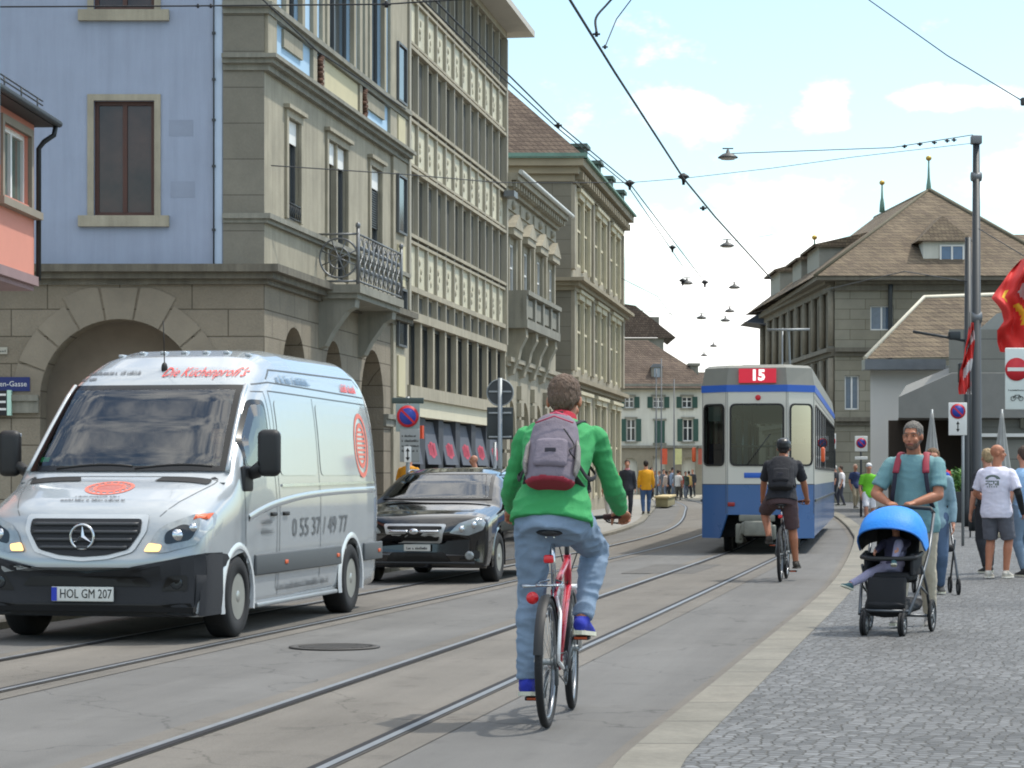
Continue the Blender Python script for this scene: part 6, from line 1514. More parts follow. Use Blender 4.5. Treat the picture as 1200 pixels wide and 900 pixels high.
def person(label, loc, rz=0, H=1.78, skin=None, hair='#4a3a30', top='#777777', bottom='#444a55', shoes='#333333', sleeve='short', legs='long',
           pel=None, chest=None, headp=None, face=(0, 1, 0), fr=None, fl=None, hr=None, hl=None, er=(.6, -1, -.2), el=(-.6, -1, -.2), kr=(0.15, 1, 0), kl=(-.15, 1, 0),
           vox=.014, girth=1.0, fold=.006, group=None, collar=None, beard=None, footr=(0.1, 1, 0), footl=(-.1, 1, 0), handr=None, handl=None, hips=1.0, curl=.7,
           fat=0.0, cap=None, twist=0.0, lk=1.0, hk=1.0, bald=False, long_hair=False, parts=True, mattop=None, matbot=None, heelr=0, heell=0, sole='#c9c8b6', seat=False):
    skin = skin or SK; s = H / 1.8; g = girth; R = V(1, 0, 0)
    pel = Vector(pel) if pel else V(0, 0, .93 * s)
    chest = Vector(chest) if chest else pel + V(0, .0, .52 * s)
    up = (chest - pel).normalized(); RS = V(cos(twist), sin(twist), 0)
    headp = Vector(headp) if headp else chest + V(0, .035, .222) * s
    fr = Vector(fr) if fr else V(.10 * s, 0, .08 * s); fl = Vector(fl) if fl else V(-.10 * s, 0, .08 * s)
    hipR, hipL = pel + R * .095 * s - V(0, 0, .02 * s), pel - R * .095 * s - V(0, 0, .02 * s)
    kneeR, fr = ik(hipR, fr, .43 * s * lk, .42 * s * lk, kr); kneeL, fl = ik(hipL, fl, .43 * s * lk, .42 * s * lk, kl)
    shR, shL = chest + RS * .185 * s * (.5 + .5 * g) - up * .045 * s, chest - RS * .185 * s * (.5 + .5 * g) - up * .045 * s
    hr = Vector(hr) if hr else shR + V(.06, .06, -.54) * s; hl = Vector(hl) if hl else shL + V(-.06, .06, -.54) * s
    elR, hr = ik(shR, hr, .30 * s, .26 * s, er); elL, hl = ik(shL, hl, .30 * s, .26 * s, el)
    fv = Vector(face).normalized(); side = fv.cross(V(0, 0, 1)).normalized(); hu = side.cross(fv).normalized()
    Mh = Matrix((side, fv, hu)).transposed()
    hd = lambda x, y, z: headp + Mh @ (V(x, y, z) * s * hk)
    def torso(mb, o=0.0, lo=-.12, top_=True, belly=0.0, flare=0.0):
        fwd = RS.cross(up) * -1
        if fwd.y < 0: fwd = -fwd
        st = [(-.12, .150 * hips, .105), (-.05, .168 * hips, .118), (.05, .158 * hips, .115), (.14, .145, .104 + belly), (.24, .148, .108 + belly * .8), (.34, .166, .118 + belly * .3), (.42, .176, .118), (.49, .172, .100), (.535, .130, .078), (.56, .085, .062)]
        K = (chest - pel).length / (.52 * s); P, Q = [], []
        for z, a, b in st:
            if z < lo - 1e-6: continue
            t = max(0, min(1, z / .52)); bend = fwd * (-.035 * s * sin(pi * t) if not seat else -.05 * s * sin(pi * t))
            P.append(pel + up * z * s * (K if z > 0 else 1) + bend + fwd * belly * .3 * s * sin(pi * t)); fl_ = flare * max(0, (.2 - z)) 
            Q.append(((a * g + o + fl_) * s, (b * (g * .5 + .5) + o + fl_) * s))
        mb.tube(P, Q, 20, side=RS, rnd=False); return P, Q
    def arm(mb, sh, el_, hn, o=0.0, f=1.0, cap_=True):
        a = .5 + .5 * g
        mb.tube([sh + up * .0, sh.lerp(el_, .12), sh.lerp(el_, .45), el_], [(.056 * a + o) * s, (.056 * a + o) * s, (.050 * a + o) * s, (.042 * a + o) * s], 12, rnd=True)
        if f > 1:
            q = hn if f >= 2 else el_.lerp(hn, f - 1)
            mb.tube([el_, el_.lerp(q, .3), el_.lerp(q, .7), q], [(.042 * a + o) * s, (.043 * a + o) * s, (.034 * a + o * .8) * s, (.027 * a + o * .8) * s], 12, rnd=f >= 2 and o == 0)
    def leg(mb, hp, kn, an, o=0.0, f=2.0, thick=0.0):
        gg = .5 + .5 * g
        if f >= 1:
            mb.tube([hp + V(0, 0, .03), hp.lerp(kn, .15), hp.lerp(kn, .5), hp.lerp(kn, .85), kn], [((.094) * gg + o) * s, (.092 * gg + o) * s, (.078 * gg + o) * s, (.062 * gg + o + thick) * s, (.057 * gg + o + thick) * s], 14, rnd=f > 1)
            if f > 1:
                q = kn.lerp(an, f - 1)
                bk = (kn - an).cross(V(1, 0, 0)).normalized(); bk = bk if bk.y < 0 else -bk
                mb.tube([kn, kn.lerp(q, .25) + bk * .012 * s, kn.lerp(q, .6) + bk * .006 * s, q], [(.056 * gg + o + thick) * s, (.058 * gg + o + thick) * s, (.045 * gg + o + thick * 1.2) * s, (.037 * gg + o + thick * 1.3) * s], 14, rnd=False)
        else:
            q = hp.lerp(kn, f); mb.tube([hp + V(0, 0, .03), hp.lerp(q, .5), q], [(.094 * gg + o) * s, (.088 * gg + o) * s, (.078 * gg + o) * s], 14)
    # ---- body
    b = MB(); torso(b, -.014, -.12, belly=fat)
    nb = chest + up * .03 * s
    b.tube([chest - up * .02 * s, nb, headp - V(0, 0, .07 * s)], [.078 * s, .064 * s, .060 * s], 12)
    b.ell(hd(0, -.008, .025), (.076 * s * hk, .094 * s * hk, .090 * s * hk), M=Mh); b.ell(hd(0, .022, -.045), (.058 * s * hk, .068 * s * hk, .070 * s * hk), M=Mh)
    b.ell(hd(0, .055, -.085), (.030 * s * hk, .032 * s * hk, .028 * s * hk), M=Mh)
    b.tube([hd(0, .082, .022), hd(0, .098, -.012), hd(0, .107, -.028)], [.010 * s * hk, .013 * s * hk, .016 * s * hk], 8, rnd=True)
    b.tube([hd(-.04, .078, .034), hd(0, .088, .036), hd(.04, .078, .034)], .010 * s * hk, 8, rnd=True)
    for q in (1, -1): b.ell(hd(q * .078, -.005, -.008), (.012 * s * hk, .020 * s * hk, .032 * s * hk), M=Mh); b.ell(hd(q * .04, .062, -.03), (.026 * s * hk, .026 * s * hk, .024 * s * hk), M=Mh)
    b.tube([hd(-.022, .083, -.058), hd(0, .090, -.056), hd(.022, .083, -.058)], .009 * s * hk, 8, rnd=True)
    for q, sh, e_, hn, hh in ((1, shR, elR, hr, handr), (-1, shL, elL, hl, handl)):
        arm(b, sh, e_, hn, 0, 2.0); dd = (hn - e_).normalized()
        if hh is not None: hand(b, hn, hh[0], hh[1], hh[2], s, hh[3])
        else: hand(b, hn, dd, V(-q, .1, 0), V(0, 1, -.1), s, curl * .5)
    for hp, kn, an in ((hipR, kneeR, fr), (hipL, kneeL, fl)): leg(b, hp, kn, an, 0, 2.0)
    FT = []
    for an, fd, hl_ in ((fr, footr, heelr), (fl, footl, heell)):
        d_ = Vector(fd).normalized(); u_ = V(0, 0, 1); d_ = (d_ * cos(hl_) - u_ * sin(hl_)).normalized(); sd_ = d_.cross(u_).normalized(); u2 = sd_.cross(d_)
        FT.append((an, d_, sd_, u2)); b.tube([an - d_ * .04 * s - u2 * .045 * s, an - u2 * .04 * s, an + d_ * .08 * s - u2 * .052 * s, an + d_ * .15 * s - u2 * .060 * s], [(.030 * s, .030 * s), (.032 * s, .036 * s), (.040 * s, .024 * s), (.034 * s, .014 * s)], 10, side=sd_, rnd=True)
    body = fobj('person', fuse(b, vox * s, 2), skin); body.location = loc; body.rotation_euler = (0, 0, rz); tag(body, label, 'person', group)
    # ---- shirt
    c = MB(); torso(c, .014 + fold * .7, -.12 if not seat else -.05, belly=fat, flare=.05)
    c.tube([chest - up * .03 * s, chest + up * .035 * s], [.082 * s, .066 * s], 12)
    f = {'long': 1.93, 'short': 1.0, 'none': .3}[sleeve]
    for sh, e_, hn in ((shR, elR, hr), (shL, elL, hl)):
        if sleeve == 'long': arm(c, sh, e_, hn, .009, 1.93)
        elif sleeve == 'short':
            q = sh.lerp(e_, .78); a = .5 + .5 * g; c.tube([sh, sh.lerp(q, .3), q], [(.064 * a) * s, (.068 * a) * s, (.068 * a) * s], 12, rnd=False); c.ell(sh, (.066 * s, .064 * s, .064 * s))
    seed = random.random() * 9
    tm = mattop or cloth('cloth_' + top.strip('#'), top)
    fobj('shirt', fuse(c, vox * s, 3, folds(fold * s, 4.6 / s, 1.9, seed)), tm, body)
    if collar: c = MB(); c.tube([chest + up * .0 * s, chest + up * .045 * s, chest + up * .095 * s], [.088 * s, .082 * s, .078 * s], 16); fobj('collar', fuse(c, vox * s * .8, 1), cloth('cloth_' + collar.strip('#'), collar), body)
    # ---- trousers
    c = MB()
    torso_p = [pel - up * .13 * s, pel - up * .05 * s, pel + up * .06 * s, pel + up * .10 * s]
    c.tube(torso_p, [((.125 * hips * g + .02) * s, (.10 + .015) * s), ((.168 * hips * g + .012) * s, (.118 + .014) * s), ((.158 * hips * g + .010) * s, (.115 + .010) * s), ((.15 * g + .006) * s, (.108 + .008) * s)], 18, side=R)
    fl_ = {'long': 1.97, 'shorts': .0, 'short': .7}[legs]
    for hp, kn, an in ((hipR, kneeR, fr), (hipL, kneeL, fl)):
        if legs == 'long': leg(c, hp, kn, an, .012, 1.96, .004)
        else: gg = .5 + .5 * g; q = hp.lerp(kn, .92 if legs == 'shorts' else .6); c.tube([hp + V(0, 0, .03), hp.lerp(q, .5), q], [(.108 * gg) * s, (.100 * gg) * s, (.092 * gg) * s], 14); c.ell(hp, (.1 * s, .1 * s, .1 * s))
    bm_ = matbot or cloth('cloth_' + bottom.strip('#'), bottom)
    fobj('trousers' if legs == 'long' else 'shorts', fuse(c, vox * s, 2, folds(fold * s, 5.2 / s, 1.9, seed + 3)), bm_, body)
    # ---- shoes
    for (an, d_, sd_, u2) in FT:
        c = MB(); c.tube([an - d_ * .045 * s - u2 * .030 * s, an - u2 * .018 * s, an + d_ * .07 * s - u2 * .040 * s, an + d_ * .165 * s - u2 * .054 * s], [(.036 * s, .040 * s), (.042 * s, .052 * s), (.048 * s, .034 * s), (.040 * s, .020 * s)], 14, side=sd_, rnd=True)
        c.tube([an + u2 * .02 * s, an - u2 * .02 * s], [.044 * s, .046 * s], 12)
        so = fobj('shoe', fuse(c, min(vox, .012) * s, 2), cloth('shoe_' + shoes.strip('#'), shoes, bump=.2), body)
        c = MB(); R2 = []
        for t_, w_ in ((-.085, .022), (-.06, .036), (0, .040), (.08, .050), (.15, .046), (.19, .024)):
            R2.append([an + d_ * t_ * s + sd_ * w_ * s * q - u2 * zz * s for q, zz in ((1, .058), (1, .08), (-1, .08), (-1, .058))])
        c.rings(R2, 0, False); c.build('sole', mat('sole_' + sole.strip('#'), sole, .7, var=.1), so)
    # ---- hair, cap, face
    if cap:
        c = MB(); c.ell(hd(0, -.010, .048), (.088 * s * hk, .106 * s * hk, .082 * s * hk), M=Mh); fobj('cap', fuse(c, .010 * s * hk, 1), cloth('cap_' + cap.strip('#'), cap), body)
    elif not bald:
        c = MB(); c.ell(hd(0, -.018, .040), (.084 * s * hk, .100 * s * hk, .090 * s * hk), M=Mh); c.ell(hd(0, -.050, .0), (.072 * s * hk, .062 * s * hk, .085 * s * hk), M=Mh)
        if long_hair: c.ell(hd(0, -.06, -.09), (.065 * s * hk, .045 * s * hk, .11 * s * hk), M=Mh)
        for q in (1, -1): c.ell(hd(q * .066, -.015, .012), (.018 * s * hk, .032 * s * hk, .04 * s * hk), M=Mh)
        m_ = fuse(c, .008 * s * hk, 1, lambda co: .006 * s * noise.noise(co * 60) + .004 * s * noise.noise(co * 150))
        # keep the face free
        bm = bmesh.new(); bm.from_mesh(m_); kill = []
        for v in bm.verts:
            q = Mh.transposed() @ (v.co - headp) / (s * hk)
            if q.y > .058 and q.z < .070: kill.append(v)
        bmesh.ops.delete(bm, geom=kill, context='VERTS'); bm.to_mesh(m_); bm.free()
        fobj('hair', m_, hairm(hair), body)
    if beard:
        c = MB(); c.ell(hd(0, .026, -.062), (.062 * s * hk, .066 * s * hk, .056 * s * hk), M=Mh); c.ell(hd(0, .058, -.090), (.036 * s * hk, .034 * s * hk, .026 * s * hk), M=Mh); m_ = fuse(c, .008 * s * hk, 1)
        bm = bmesh.new(); bm.from_mesh(m_); kill = [v for v in bm.verts if (lambda q: (q.z > -.040) or (abs(q.x) < .026 and -.070 < q.z < -.046 and q.y > .07) or q.y < -.02)(Mh.transposed() @ (v.co - headp) / (s * hk))]
        bmesh.ops.delete(bm, geom=kill, context='VERTS'); bm.to_mesh(m_); bm.free(); fobj('beard', m_, hairm(beard), body)
    if parts:
        for q in (1, -1):
            c = MB(); c.ell(hd(q * .031, .078, .010), (.012 * s * hk, .007 * s * hk, .0034 * s * hk), M=Mh); c.build('eye', mat('eye_white', '#9c9087', .3, var=0), body)
            c = MB(); c.ell(hd(q * .031, .083, .010), (.006 * s * hk, .004 * s * hk, .005 * s * hk), M=Mh); c.build('iris', M_iris, body)
            c = MB(); c.tube([hd(q * .016, .090, .030), hd(q * .034, .087, .036), hd(q * .052, .074, .030)], .0032 * s * hk, 6, rnd=True); c.build('eyebrow', hairm(hair), body)
        c = MB(); c.tube([hd(-.024, .084, -.060), hd(0, .098, -.057), hd(.024, .084, -.060)], .0055 * s * hk, 8, rnd=True); c.build('mouth', M_lip, body)
    body['_j'] = 0; del body['_j']
    J = dict(pel=pel, chest=chest, up=up, shR=shR, shL=shL, head=headp, hr=hr, hl=hl, elR=elR, elL=elL, hd=hd, Mh=Mh, s=s, kneeR=kneeR, kneeL=kneeL)
    return body, J
def world_of(o, p): return Matrix.Translation(o.location) @ Matrix.Rotation(o.rotation_euler.z, 4, 'Z') @ Vector(p)

def backpack(label, person_o, J, col, trim, H=.42, W=.30, D=.17, group=None, lift=0.0, front=False, strap=None):
    """worn rucksack: top-level, placed in the wearer's frame (wearer's back is -y)"""
    s = J['s']; up = J['up']; ba = V(0, -1, 0); ba = (ba - up * ba.dot(up)).normalized()
    t = thing('backpack', label, 'backpack', person_o.location, person_o.rotation_euler.z, group)
    c = J['chest'] - up * (.045 + H / 2 - .02 - lift) + ba * (.13 * s + D / 2 - .01)
    m = MB(); X = V(1, 0, 0)
    prof = [(-.5, .80, .75), (-.46, .93, .95), (-.25, 1.0, 1.0), (.1, .98, .92), (.32, .88, .75), (.44, .72, .6), (.5, .5, .42)]
    def stn(z, a, b_): return c + up * z * H, (W / 2 * a, D / 2 * b_)
    P = [stn(*q) for q in prof]; m.tube([p for p, _ in P], [r for _, r in P], 20, side=X)
    bagm = fuse(m, .012, 2, folds(.004, 14, 1, 2)); mt = cloth('pack_' + col.strip('#'), col, bump=.25, bs=140)
    fobj('bag', bagm, mt, t)
    m = MB(); m.tube([stn(-.5, .8, .75)[0] - up * .004, stn(-.455, .96, .98)[0]], [stn(-.5, .86, .82)[1], stn(-.455, 1.0, 1.02)[1]], 20, side=X); fobj('base_panel', fuse(m, .010, 1), cloth('pack_' + trim.strip('#'), trim), t)
    m = MB(); pc = c + ba * D * .47 - up * H * .12; m.tube([pc - up * H * .22, pc - up * H * .18, pc + up * H * .14, pc + up * H * .18], [(W * .30, .012), (W * .34, .028), (W * .32, .025), (W * .28, .01)], 16, side=X); fobj('front_pocket', fuse(m, .009, 1, folds(.003, 18)), mt, t)
    m = MB(); m.rb(pc + ba * .028 - up * .01, (.06, .006, .03), .002); m.build('logo_patch', mat('patch_dark', '#33303a', .7, var=.1), t)
    st = cloth('strap_' + (strap or trim).strip('#'), strap or trim)
    for q, sh in ((1, J['shR']), (-1, J['shL'])):
        m = MB(); r_ = .072 * s; sx = X * q * .115 * s; ch = J['chest']
        A = [c + up * H * .40 + X * q * W * .25 + ba * -.03, ch + sx + ba * .085 * s + up * .015 * s, ch + sx + up * .050 * s, ch + sx * 1.08 - ba * .085 * s + up * .01 * s, ch + sx * 1.15 - ba * .135 * s - up * .12 * s, ch + sx * 1.3 - ba * .12 * s - up * .25 * s, ch + sx * 1.45 - ba * .03 * s - up * .36 * s, c - up * H * .38 + X * q * W * .44]
        m.tube(spline(A, 4), [(.021, .006)] * (len(A) * 4 - 3), 8, side=X); m.build('shoulder_strap', st, t)
    m = MB(); q = c + up * H * .49; m.tube([q - X * .03, q - X * .03 + up * .03, q + X * .03 + up * .03, q + X * .03], .006, 6); m.build('grab_handle', st, t)
    return t, c

def bicycle(label, loc, rz, frame='#b3202c', frame2='#e4e4e4', wb=1.06, r=.345, sh=1.02, crank=0.0, steer=0.0, mud=True, hb=.31, hbz=1.08, rack=False, group=None, light=True):
    t = thing('bicycle', label, 'bicycle', loc, rz, group)
    m1, m2 = mat('bike_' + frame.strip('#'), frame, .3, .2, var=.04, coat=.6), mat('bike_' + frame2.strip('#'), frame2, .3, .2, var=.04, coat=.6)
    hy, fy = -wb / 2, wb / 2; bb = V(0, -.08, .285); hubR, hubF = V(0, hy, r), V(0, fy, r)
    headt, headb = V(0, fy - .20, r + .52), V(0, fy - .155, r + .38); seatc = V(0, -.08 - .17, .72)
    def whl(c, nm):
        m = MB(); m._wr(c, [(r - .040, -.016), (r - .022, -.022), (r - .006, -.017), (r, -.005), (r, .005), (r - .006, .017), (r - .022, .022), (r - .040, .016)], 56, 0); w = m.build('wheel', M_rubber, t)
        m = MB(); m._wr(c, [(r - .040, -.013), (r - .058, -.010), (r - .062, 0), (r - .058, .010), (r - .040, .013)], 56, 0); m.build('rim', mat('bike_rim', '#83868a', .3, .8, var=.05), w)
        m = MB()
        for k in range(28):
            a = 2 * pi * k / 28; o = .025 if k % 2 else -.025; m.tube([c + V(o, .02 * cos(a + .9), .02 * sin(a + .9)), c + V(0, (r - .055) * cos(a), (r - .055) * sin(a))], .0013, 4)
        m.lathe([(.012, -.05), (.02, -.03), (.016, 0), (.02, .03), (.012, .05)], c, 'x', 12); m.build('spokes', M_steel, w); return w
    whl(hubR, 'r')
    m = MB(); m.tube([bb, seatc], .017, 10); m.tube([bb, headb], .021, 10); m.tube([seatc, headt], .018, 10); m.tube([headb - V(0, 0, .03), headt + V(0, 0, .03)], .022, 10)
    for s in (1, -1):
        m.tube([bb + V(s * .03, -.02, 0), bb + V(s * .045, -.12, .01), hubR + V(s * .062, .02, 0)], .011, 8, 1)
        m.tube([seatc + V(s * .015, 0, -.03), seatc + V(s * .05, -.10, -.12), hubR + V(s * .062, 0, .0)], .010, 8, 1)
    m.build('frame', [m1, m2], t)
    # fork and steering turn together about the head tube
    ax = (headt - headb).normalized(); Ms = Matrix.Translation(headb) @ Matrix.Rotation(steer, 4, ax) @ Matrix.Translation(-headb)
    fw = whl(hubF, 'f'); 
    for o in [fw] + list(fw.children): o.data.transform(Ms)
    m = MB()
    for s in (1, -1): m.tube([headb + V(s * .04, .01, -.02), headb + V(s * .055, .03, -.08), hubF + V(s * .055, .0, 0)], [.016, .015, .010], 8)
    m.tube([headb + V(-.05, .01, -.02), headb + V(.05, .01, -.02)], .018, 8); m.xf(Ms).build('fork', m2, t)
    st = headt + V(0, .0, .05); top_ = V(0, st.y + .06, hbz - .03)
    m = MB(); m.tube([headt, st, top_], .014, 8); bar = [top_ + V(x * hb, -abs(x) ** 2 * .10 + .0, .03 + .02 * abs(x)) for x in (-1, -.75, -.45, -.1, .1, .45, .75, 1)]
    m.tube(bar, .0115, 8); m.xf(Ms); hbo = m.build('handlebar', M_black, t)
    for s in (1, -1):
        e = top_ + V(s * hb, -.10, .05); i = top_ + V(s * hb * .70, -.05, .043); m = MB(); m.tube([i, e], .017, 10); m.xf(Ms).build('grip', mat('grip_brown', '#3b1d1f', .8, var=.1), hbo)
        m = MB(); m.tube([i + V(0, .01, -.01), i + V(s * .02, .05, -.03), e + V(s * .0, .055, -.045)], .006, 6); m.xf(Ms).build('brake_lever', M_black, hbo)
    m = MB(); m.tube([top_ + V(.05, .02, 0), top_ + V(.1, .12, .02), headb + V(.02, .05, .1), headb + V(0, -.05, 0)], .004, 6); m.tube([top_ + V(-.05, .02, 0), top_ + V(-.1, .13, .0), headb + V(-.02, .05, .06)], .004, 6); m.build('cables', M_black, t)
    m = MB(); m.tube([seatc, V(0, seatc.y - .05 * (sh - .72) / .3, sh - .05)], .0135, 8); m.build('seat_post', M_chrome, t)
    sy = seatc.y - .06; m = MB(); m.tube([V(0, sy - .13, sh - .005), V(0, sy - .10, sh), V(0, sy - .02, sh), V(0, sy + .08, sh - .005), V(0, sy + .15, sh - .015)], [(.045, .016), (.078, .026), (.062, .026), (.028, .022), (.020, .016)], 14, side=V(1, 0, 0), rnd=True); so = m.build('saddle', mat('saddle_black', '#17171a', .55, var=.1), t)
    m = MB()
    for s in (1, -1): m.tube([V(s * .022, sy - .10, sh - .03), V(s * .022, sy + .10, sh - .035)], .0035, 6)
    m.build('saddle_rails', M_chrome, so)
    # drivetrain
    m = MB(); cc = bb + V(.045, 0, 0); m._wr(cc, [(.095, -.002), (.095, .002), (.082, .002), (.082, -.002)], 36, 0); m.lathe([(.02, -.012), (.02, .012)], cc, 'x', 12)
    for k in range(5): a = k * 2 * pi / 5; m.tube([cc, cc + V(0, .088 * cos(a), .088 * sin(a))], .005, 6)
    m.build('chainring', M_zinc, t)
    m = MB(); n = 14; ch = [cc + V(0, .088 * cos(pi / 2 - pi * k / n), .088 * sin(pi / 2 - pi * k / n)) for k in range(n + 1)] + [hubR + V(.045, .04 * cos(-pi / 2 - pi * k / n), .04 * sin(-pi / 2 - pi * k / n)) for k in range(n + 1)]
    m.tube(ch, .004, 5, loop=True); m.lathe([(.035, .04), (.045, .045), (.02, .052)], hubR, 'x', 16); m.rb(hubR + V(.05, .02, -.08), (.02, .04, .10), .008); m.build('chain', M_dkgrey, t)
    ped = {}
    for s, a in ((1, crank), (-1, crank + pi)):
        p = bb + V(s * .075, .17 * cos(a), .17 * sin(a)); m = MB(); m.tube([bb + V(s * .055, 0, 0), p], [.013, .010], 8); m.build('crank', M_zinc, t)
        m = MB(); m.rb(p + V(s * .055, 0, 0), (.095, .085, .022), .006); po = m.build('pedal', M_black, t)
        for q in (.045, -.045): m = MB(); m.rb(p + V(s * .055, q, 0), (.07, .004, .014), .001); m.build('pedal_reflector', M_orange, po)
        ped[s] = p + V(s * .055, 0, .012)
    if mud:
        m = MB(); A = []
        for k in range(17):
            a = radians(10 + 150 * k / 16); A.append([hubR + V(x, -(r + .014 - abs(x) * .3) * cos(a), (r + .014 - abs(x) * .3) * sin(a)) for x in (-.026, -.014, 0, .014, .026)])
        m.rings(A, closed=False); m.build('mudguard', m2 if mud == 2 else M_black, t)
    if light:
        m = MB(); m.rb(V(-.012, sy - .06, sh - .15), (.055, .03, .045), .010); m.build('rear_light', mat('lamp_red', '#d01622', .25, var=.03, coat=.5), t)
    if rack:
        m = MB(); z = r + .40; y0 = seatc.y - .04
        for s in (1, -1): m.tube([V(s * .02, y0, z + .03), V(s * .065, y0 - .08, z + .02), V(s * .065, y0 - .18, z + .01), V(s * .03, y0 - .21, z + .01)], .006, 6)
        m.tube([V(-.03, y0 - .21, z + .01), V(.03, y0 - .21, z + .01)], .006, 6); m.tube([V(-.15, y0 - .12, z - .0), V(.065, y0 - .12, z + .01)], .008, 6); m.tube([V(0, y0 + .02, z), V(0, y0 - .05, z - .25)], .006, 6); rk = m.build('carrier', M_chrome, t)
        m = MB(); m.lathe([(.032, 0), (.034, -.012), (.01, -.016)], V(-.09, y0 - .15, z - .06), 'y', 16); m.build('reflector', MATS['lamp_red'], rk)
    return t, ped

# ---- main cyclist
bR, bF = gp(641, 853.5), gp(668, 833)
hdg = atan2(.150, 1); mid = bR + V(sin(hdg), cos(hdg), 0) * .53
bk, ped = bicycle('red and white city bicycle ridden by the man in the green shirt', (mid.x, mid.y, .004), -hdg, '#b81c34', '#dcdcdc', 1.06, .352, 1.05, radians(82) + pi * 0, .06, 1, .31, 1.10, True)
# right foot up: crank angle about +80 deg on the right side
Rf, Lf = ped[1], ped[-1]
man, J = person('man in green long sleeved shirt and jeans riding a bicycle, seen from behind', (mid.x, mid.y, .004), -hdg, 1.86, SK2, '#5e4b3d', '#1f9a3f', '#7d93a8', '#24309c', 'long', 'long',
    lk=1.045, hk=1.1, pel=(0.0, -.30, 1.14), chest=(.015, -.05, 1.60), headp=(.02, .05, 1.775), face=(.05, 1, -.35),
    fr=(Rf.x + .01, Rf.y - .07, Rf.z + .09), fl=(Lf.x - .03, Lf.y - .07, Lf.z + .09), kr=(.22, 1, .1), kl=(-.10, 1, 0), footr=(.12, 1, 0), footl=(-.12, 1, 0), heell=.1, heelr=.1,
    hr=(.315, .27, 1.15), hl=(-.315, .27, 1.15), er=(.35, -.5, -.7), el=(-.35, -.5, -.7), handr=((.15, 1, -.25), (0, -.2, -1), (-1, .3, 0), 1.15), handl=((-.15, 1, -.25), (0, -.2, -1), (1, .3, 0), 1.15),
    vox=.0075, girth=1.0, hips=1.14, fold=.015, collar='#b52438', seat=True, matbot=mat('jeans', '#7b8ea4', .9, var=.22, vs=4, bump=.35, bs=220), mattop=mat('green_shirt', '#369556', .8, var=.08, vs=3, bump=.25, bs=220), parts=False)
pk, pc = backpack('grey lilac backpack with red base on the green-shirted cyclist', man, J, '#756d78', '#8f2a3a', .43, .285, .18, strap='#26262a')
up = J['up']; ba = V(0, -1, 0); ba = (ba - up * ba.dot(up)).normalized()
for q in (1, -1):
    m = MB(); A = [pc + V(q * .132, 0, 0) - up * .17 + ba * .02, pc + V(q * .143, 0, 0) - up * .10 + ba * .02, pc + V(q * .138, 0, 0) + up * .0 + ba * .02, pc + V(q * .128, 0, 0) + up * .05 + ba * .01]
    m.tube(A, [(.04, .008), (.05, .016), (.045, .014), (.02, .006)], 12, side=ba); fobj('side_mesh_pocket', fuse(m, .009, 1), mat('mesh_grey', '#8d8885', .9, var=.15, bump=.5, bs=300), pk)
m = MB(); m.tube([pc + ba * .075 + up * .13 - V(.105, 0, 0), pc + ba * .098 + up * .16, pc + ba * .075 + up * .13 + V(.105, 0, 0)], .004, 6); m.tube([pc + ba * .02 + up * .20 - V(.06, 0, 0), pc + ba * .03 + up * .215, pc + ba * .02 + up * .20 + V(.06, 0, 0)], [(.012, .02)] * 3, 8); m.build('red_trim', cloth('trim_pink', '#b0405a'), pk)
m = MB(); m.tube(spline([pc + V(.06, 0, 0) + ba * .10 + up * .08, pc + V(.12, 0, 0) + ba * .06 - up * .0, pc + V(.10, 0, 0) + ba * .085 - up * .05, pc + V(.15, 0, 0) + ba * .02 - up * .09], 4), .004, 6); m.build('bungee_cord', M_ink, pk)
for q in (1, -1): 
    s_ = J['s']; up = J['up']; m2 = MB(); a = pc - up * .10 + V(q * .15, .02, 0); m2.tube(spline([a, J['chest'] - up * .30 + V(q * .19, -.09, 0), J['chest'] - up * .28 + V(q * .215, .02, 0), J['chest'] - up * .22 + V(q * .16, .15, 0)], 4), [(.014, .004)] * 13, 8, side=V(0, 0, 1)); m2.build('side_strap', cloth('strap_26262a', '#26262a'), pk)
# ---- second cyclist in front of the tram
bR2, bF2 = gp(914.5, 682), gp(921, 672)
h2 = atan2(.19, 1); mid2 = bR2 + V(sin(h2), cos(h2), 0) * .52
bk2, ped2 = bicycle('dark slim bicycle ridden by the helmeted man behind the tram', (mid2.x, mid2.y, .004), -h2, '#2c2f33', '#3d4146', 1.04, .345, .98, radians(-80), 0.0, 0, .25, 1.0, False)
Rf, Lf = ped2[1], ped2[-1]
man2, J2 = person('cyclist in black shirt, brown shorts and dark helmet following the tram', (mid2.x, mid2.y, .004), -h2, 1.78, SK2, '#2a2421', '#25262c', '#4c3a3c', '#3a352f', 'short', 'shorts',
    pel=(0, -.30, 1.07), chest=(.0, -.08, 1.53), headp=(0, .03, 1.70), face=(0, 1, -.2), fr=(Rf.x + .04, Rf.y - .07, Rf.z + .09), fl=(Lf.x - .04, Lf.y - .07, Lf.z + .09), kr=(.1, 1, 0), kl=(-.4, 1, 0),
    hr=(.29, .22, 1.04), hl=(-.29, .22, 1.04), er=(1, -.4, -.1), el=(-1, -.4, -.1), handr=((0, 1, -.3), (0, -.2, -1), (-1, 0, 0), 1.1), handl=((0, 1, -.3), (0, -.2, -1), (1, 0, 0), 1.1), vox=.011, girth=1.06, seat=True, sole='#3a352f', parts=False)
backpack('black backpack worn by the helmeted cyclist', man2, J2, '#1d1e24', '#15161a', .46, .33, .17)
hm = thing('bicycle_helmet', 'black vented bicycle helmet on the cyclist behind the tram', 'helmet', man2.location, man2.rotation_euler.z)
m = MB(); m.ell(J2['hd'](0, -.01, .052), (.100, .132, .088), M=J2['Mh']); m.ell(J2['hd'](0, -.06, .02), (.086, .07, .07), M=J2['Mh'])
fobj('shell', fuse(m, .009, 1), mat('helmet_black', '#17181c', .35, var=.05), hm)
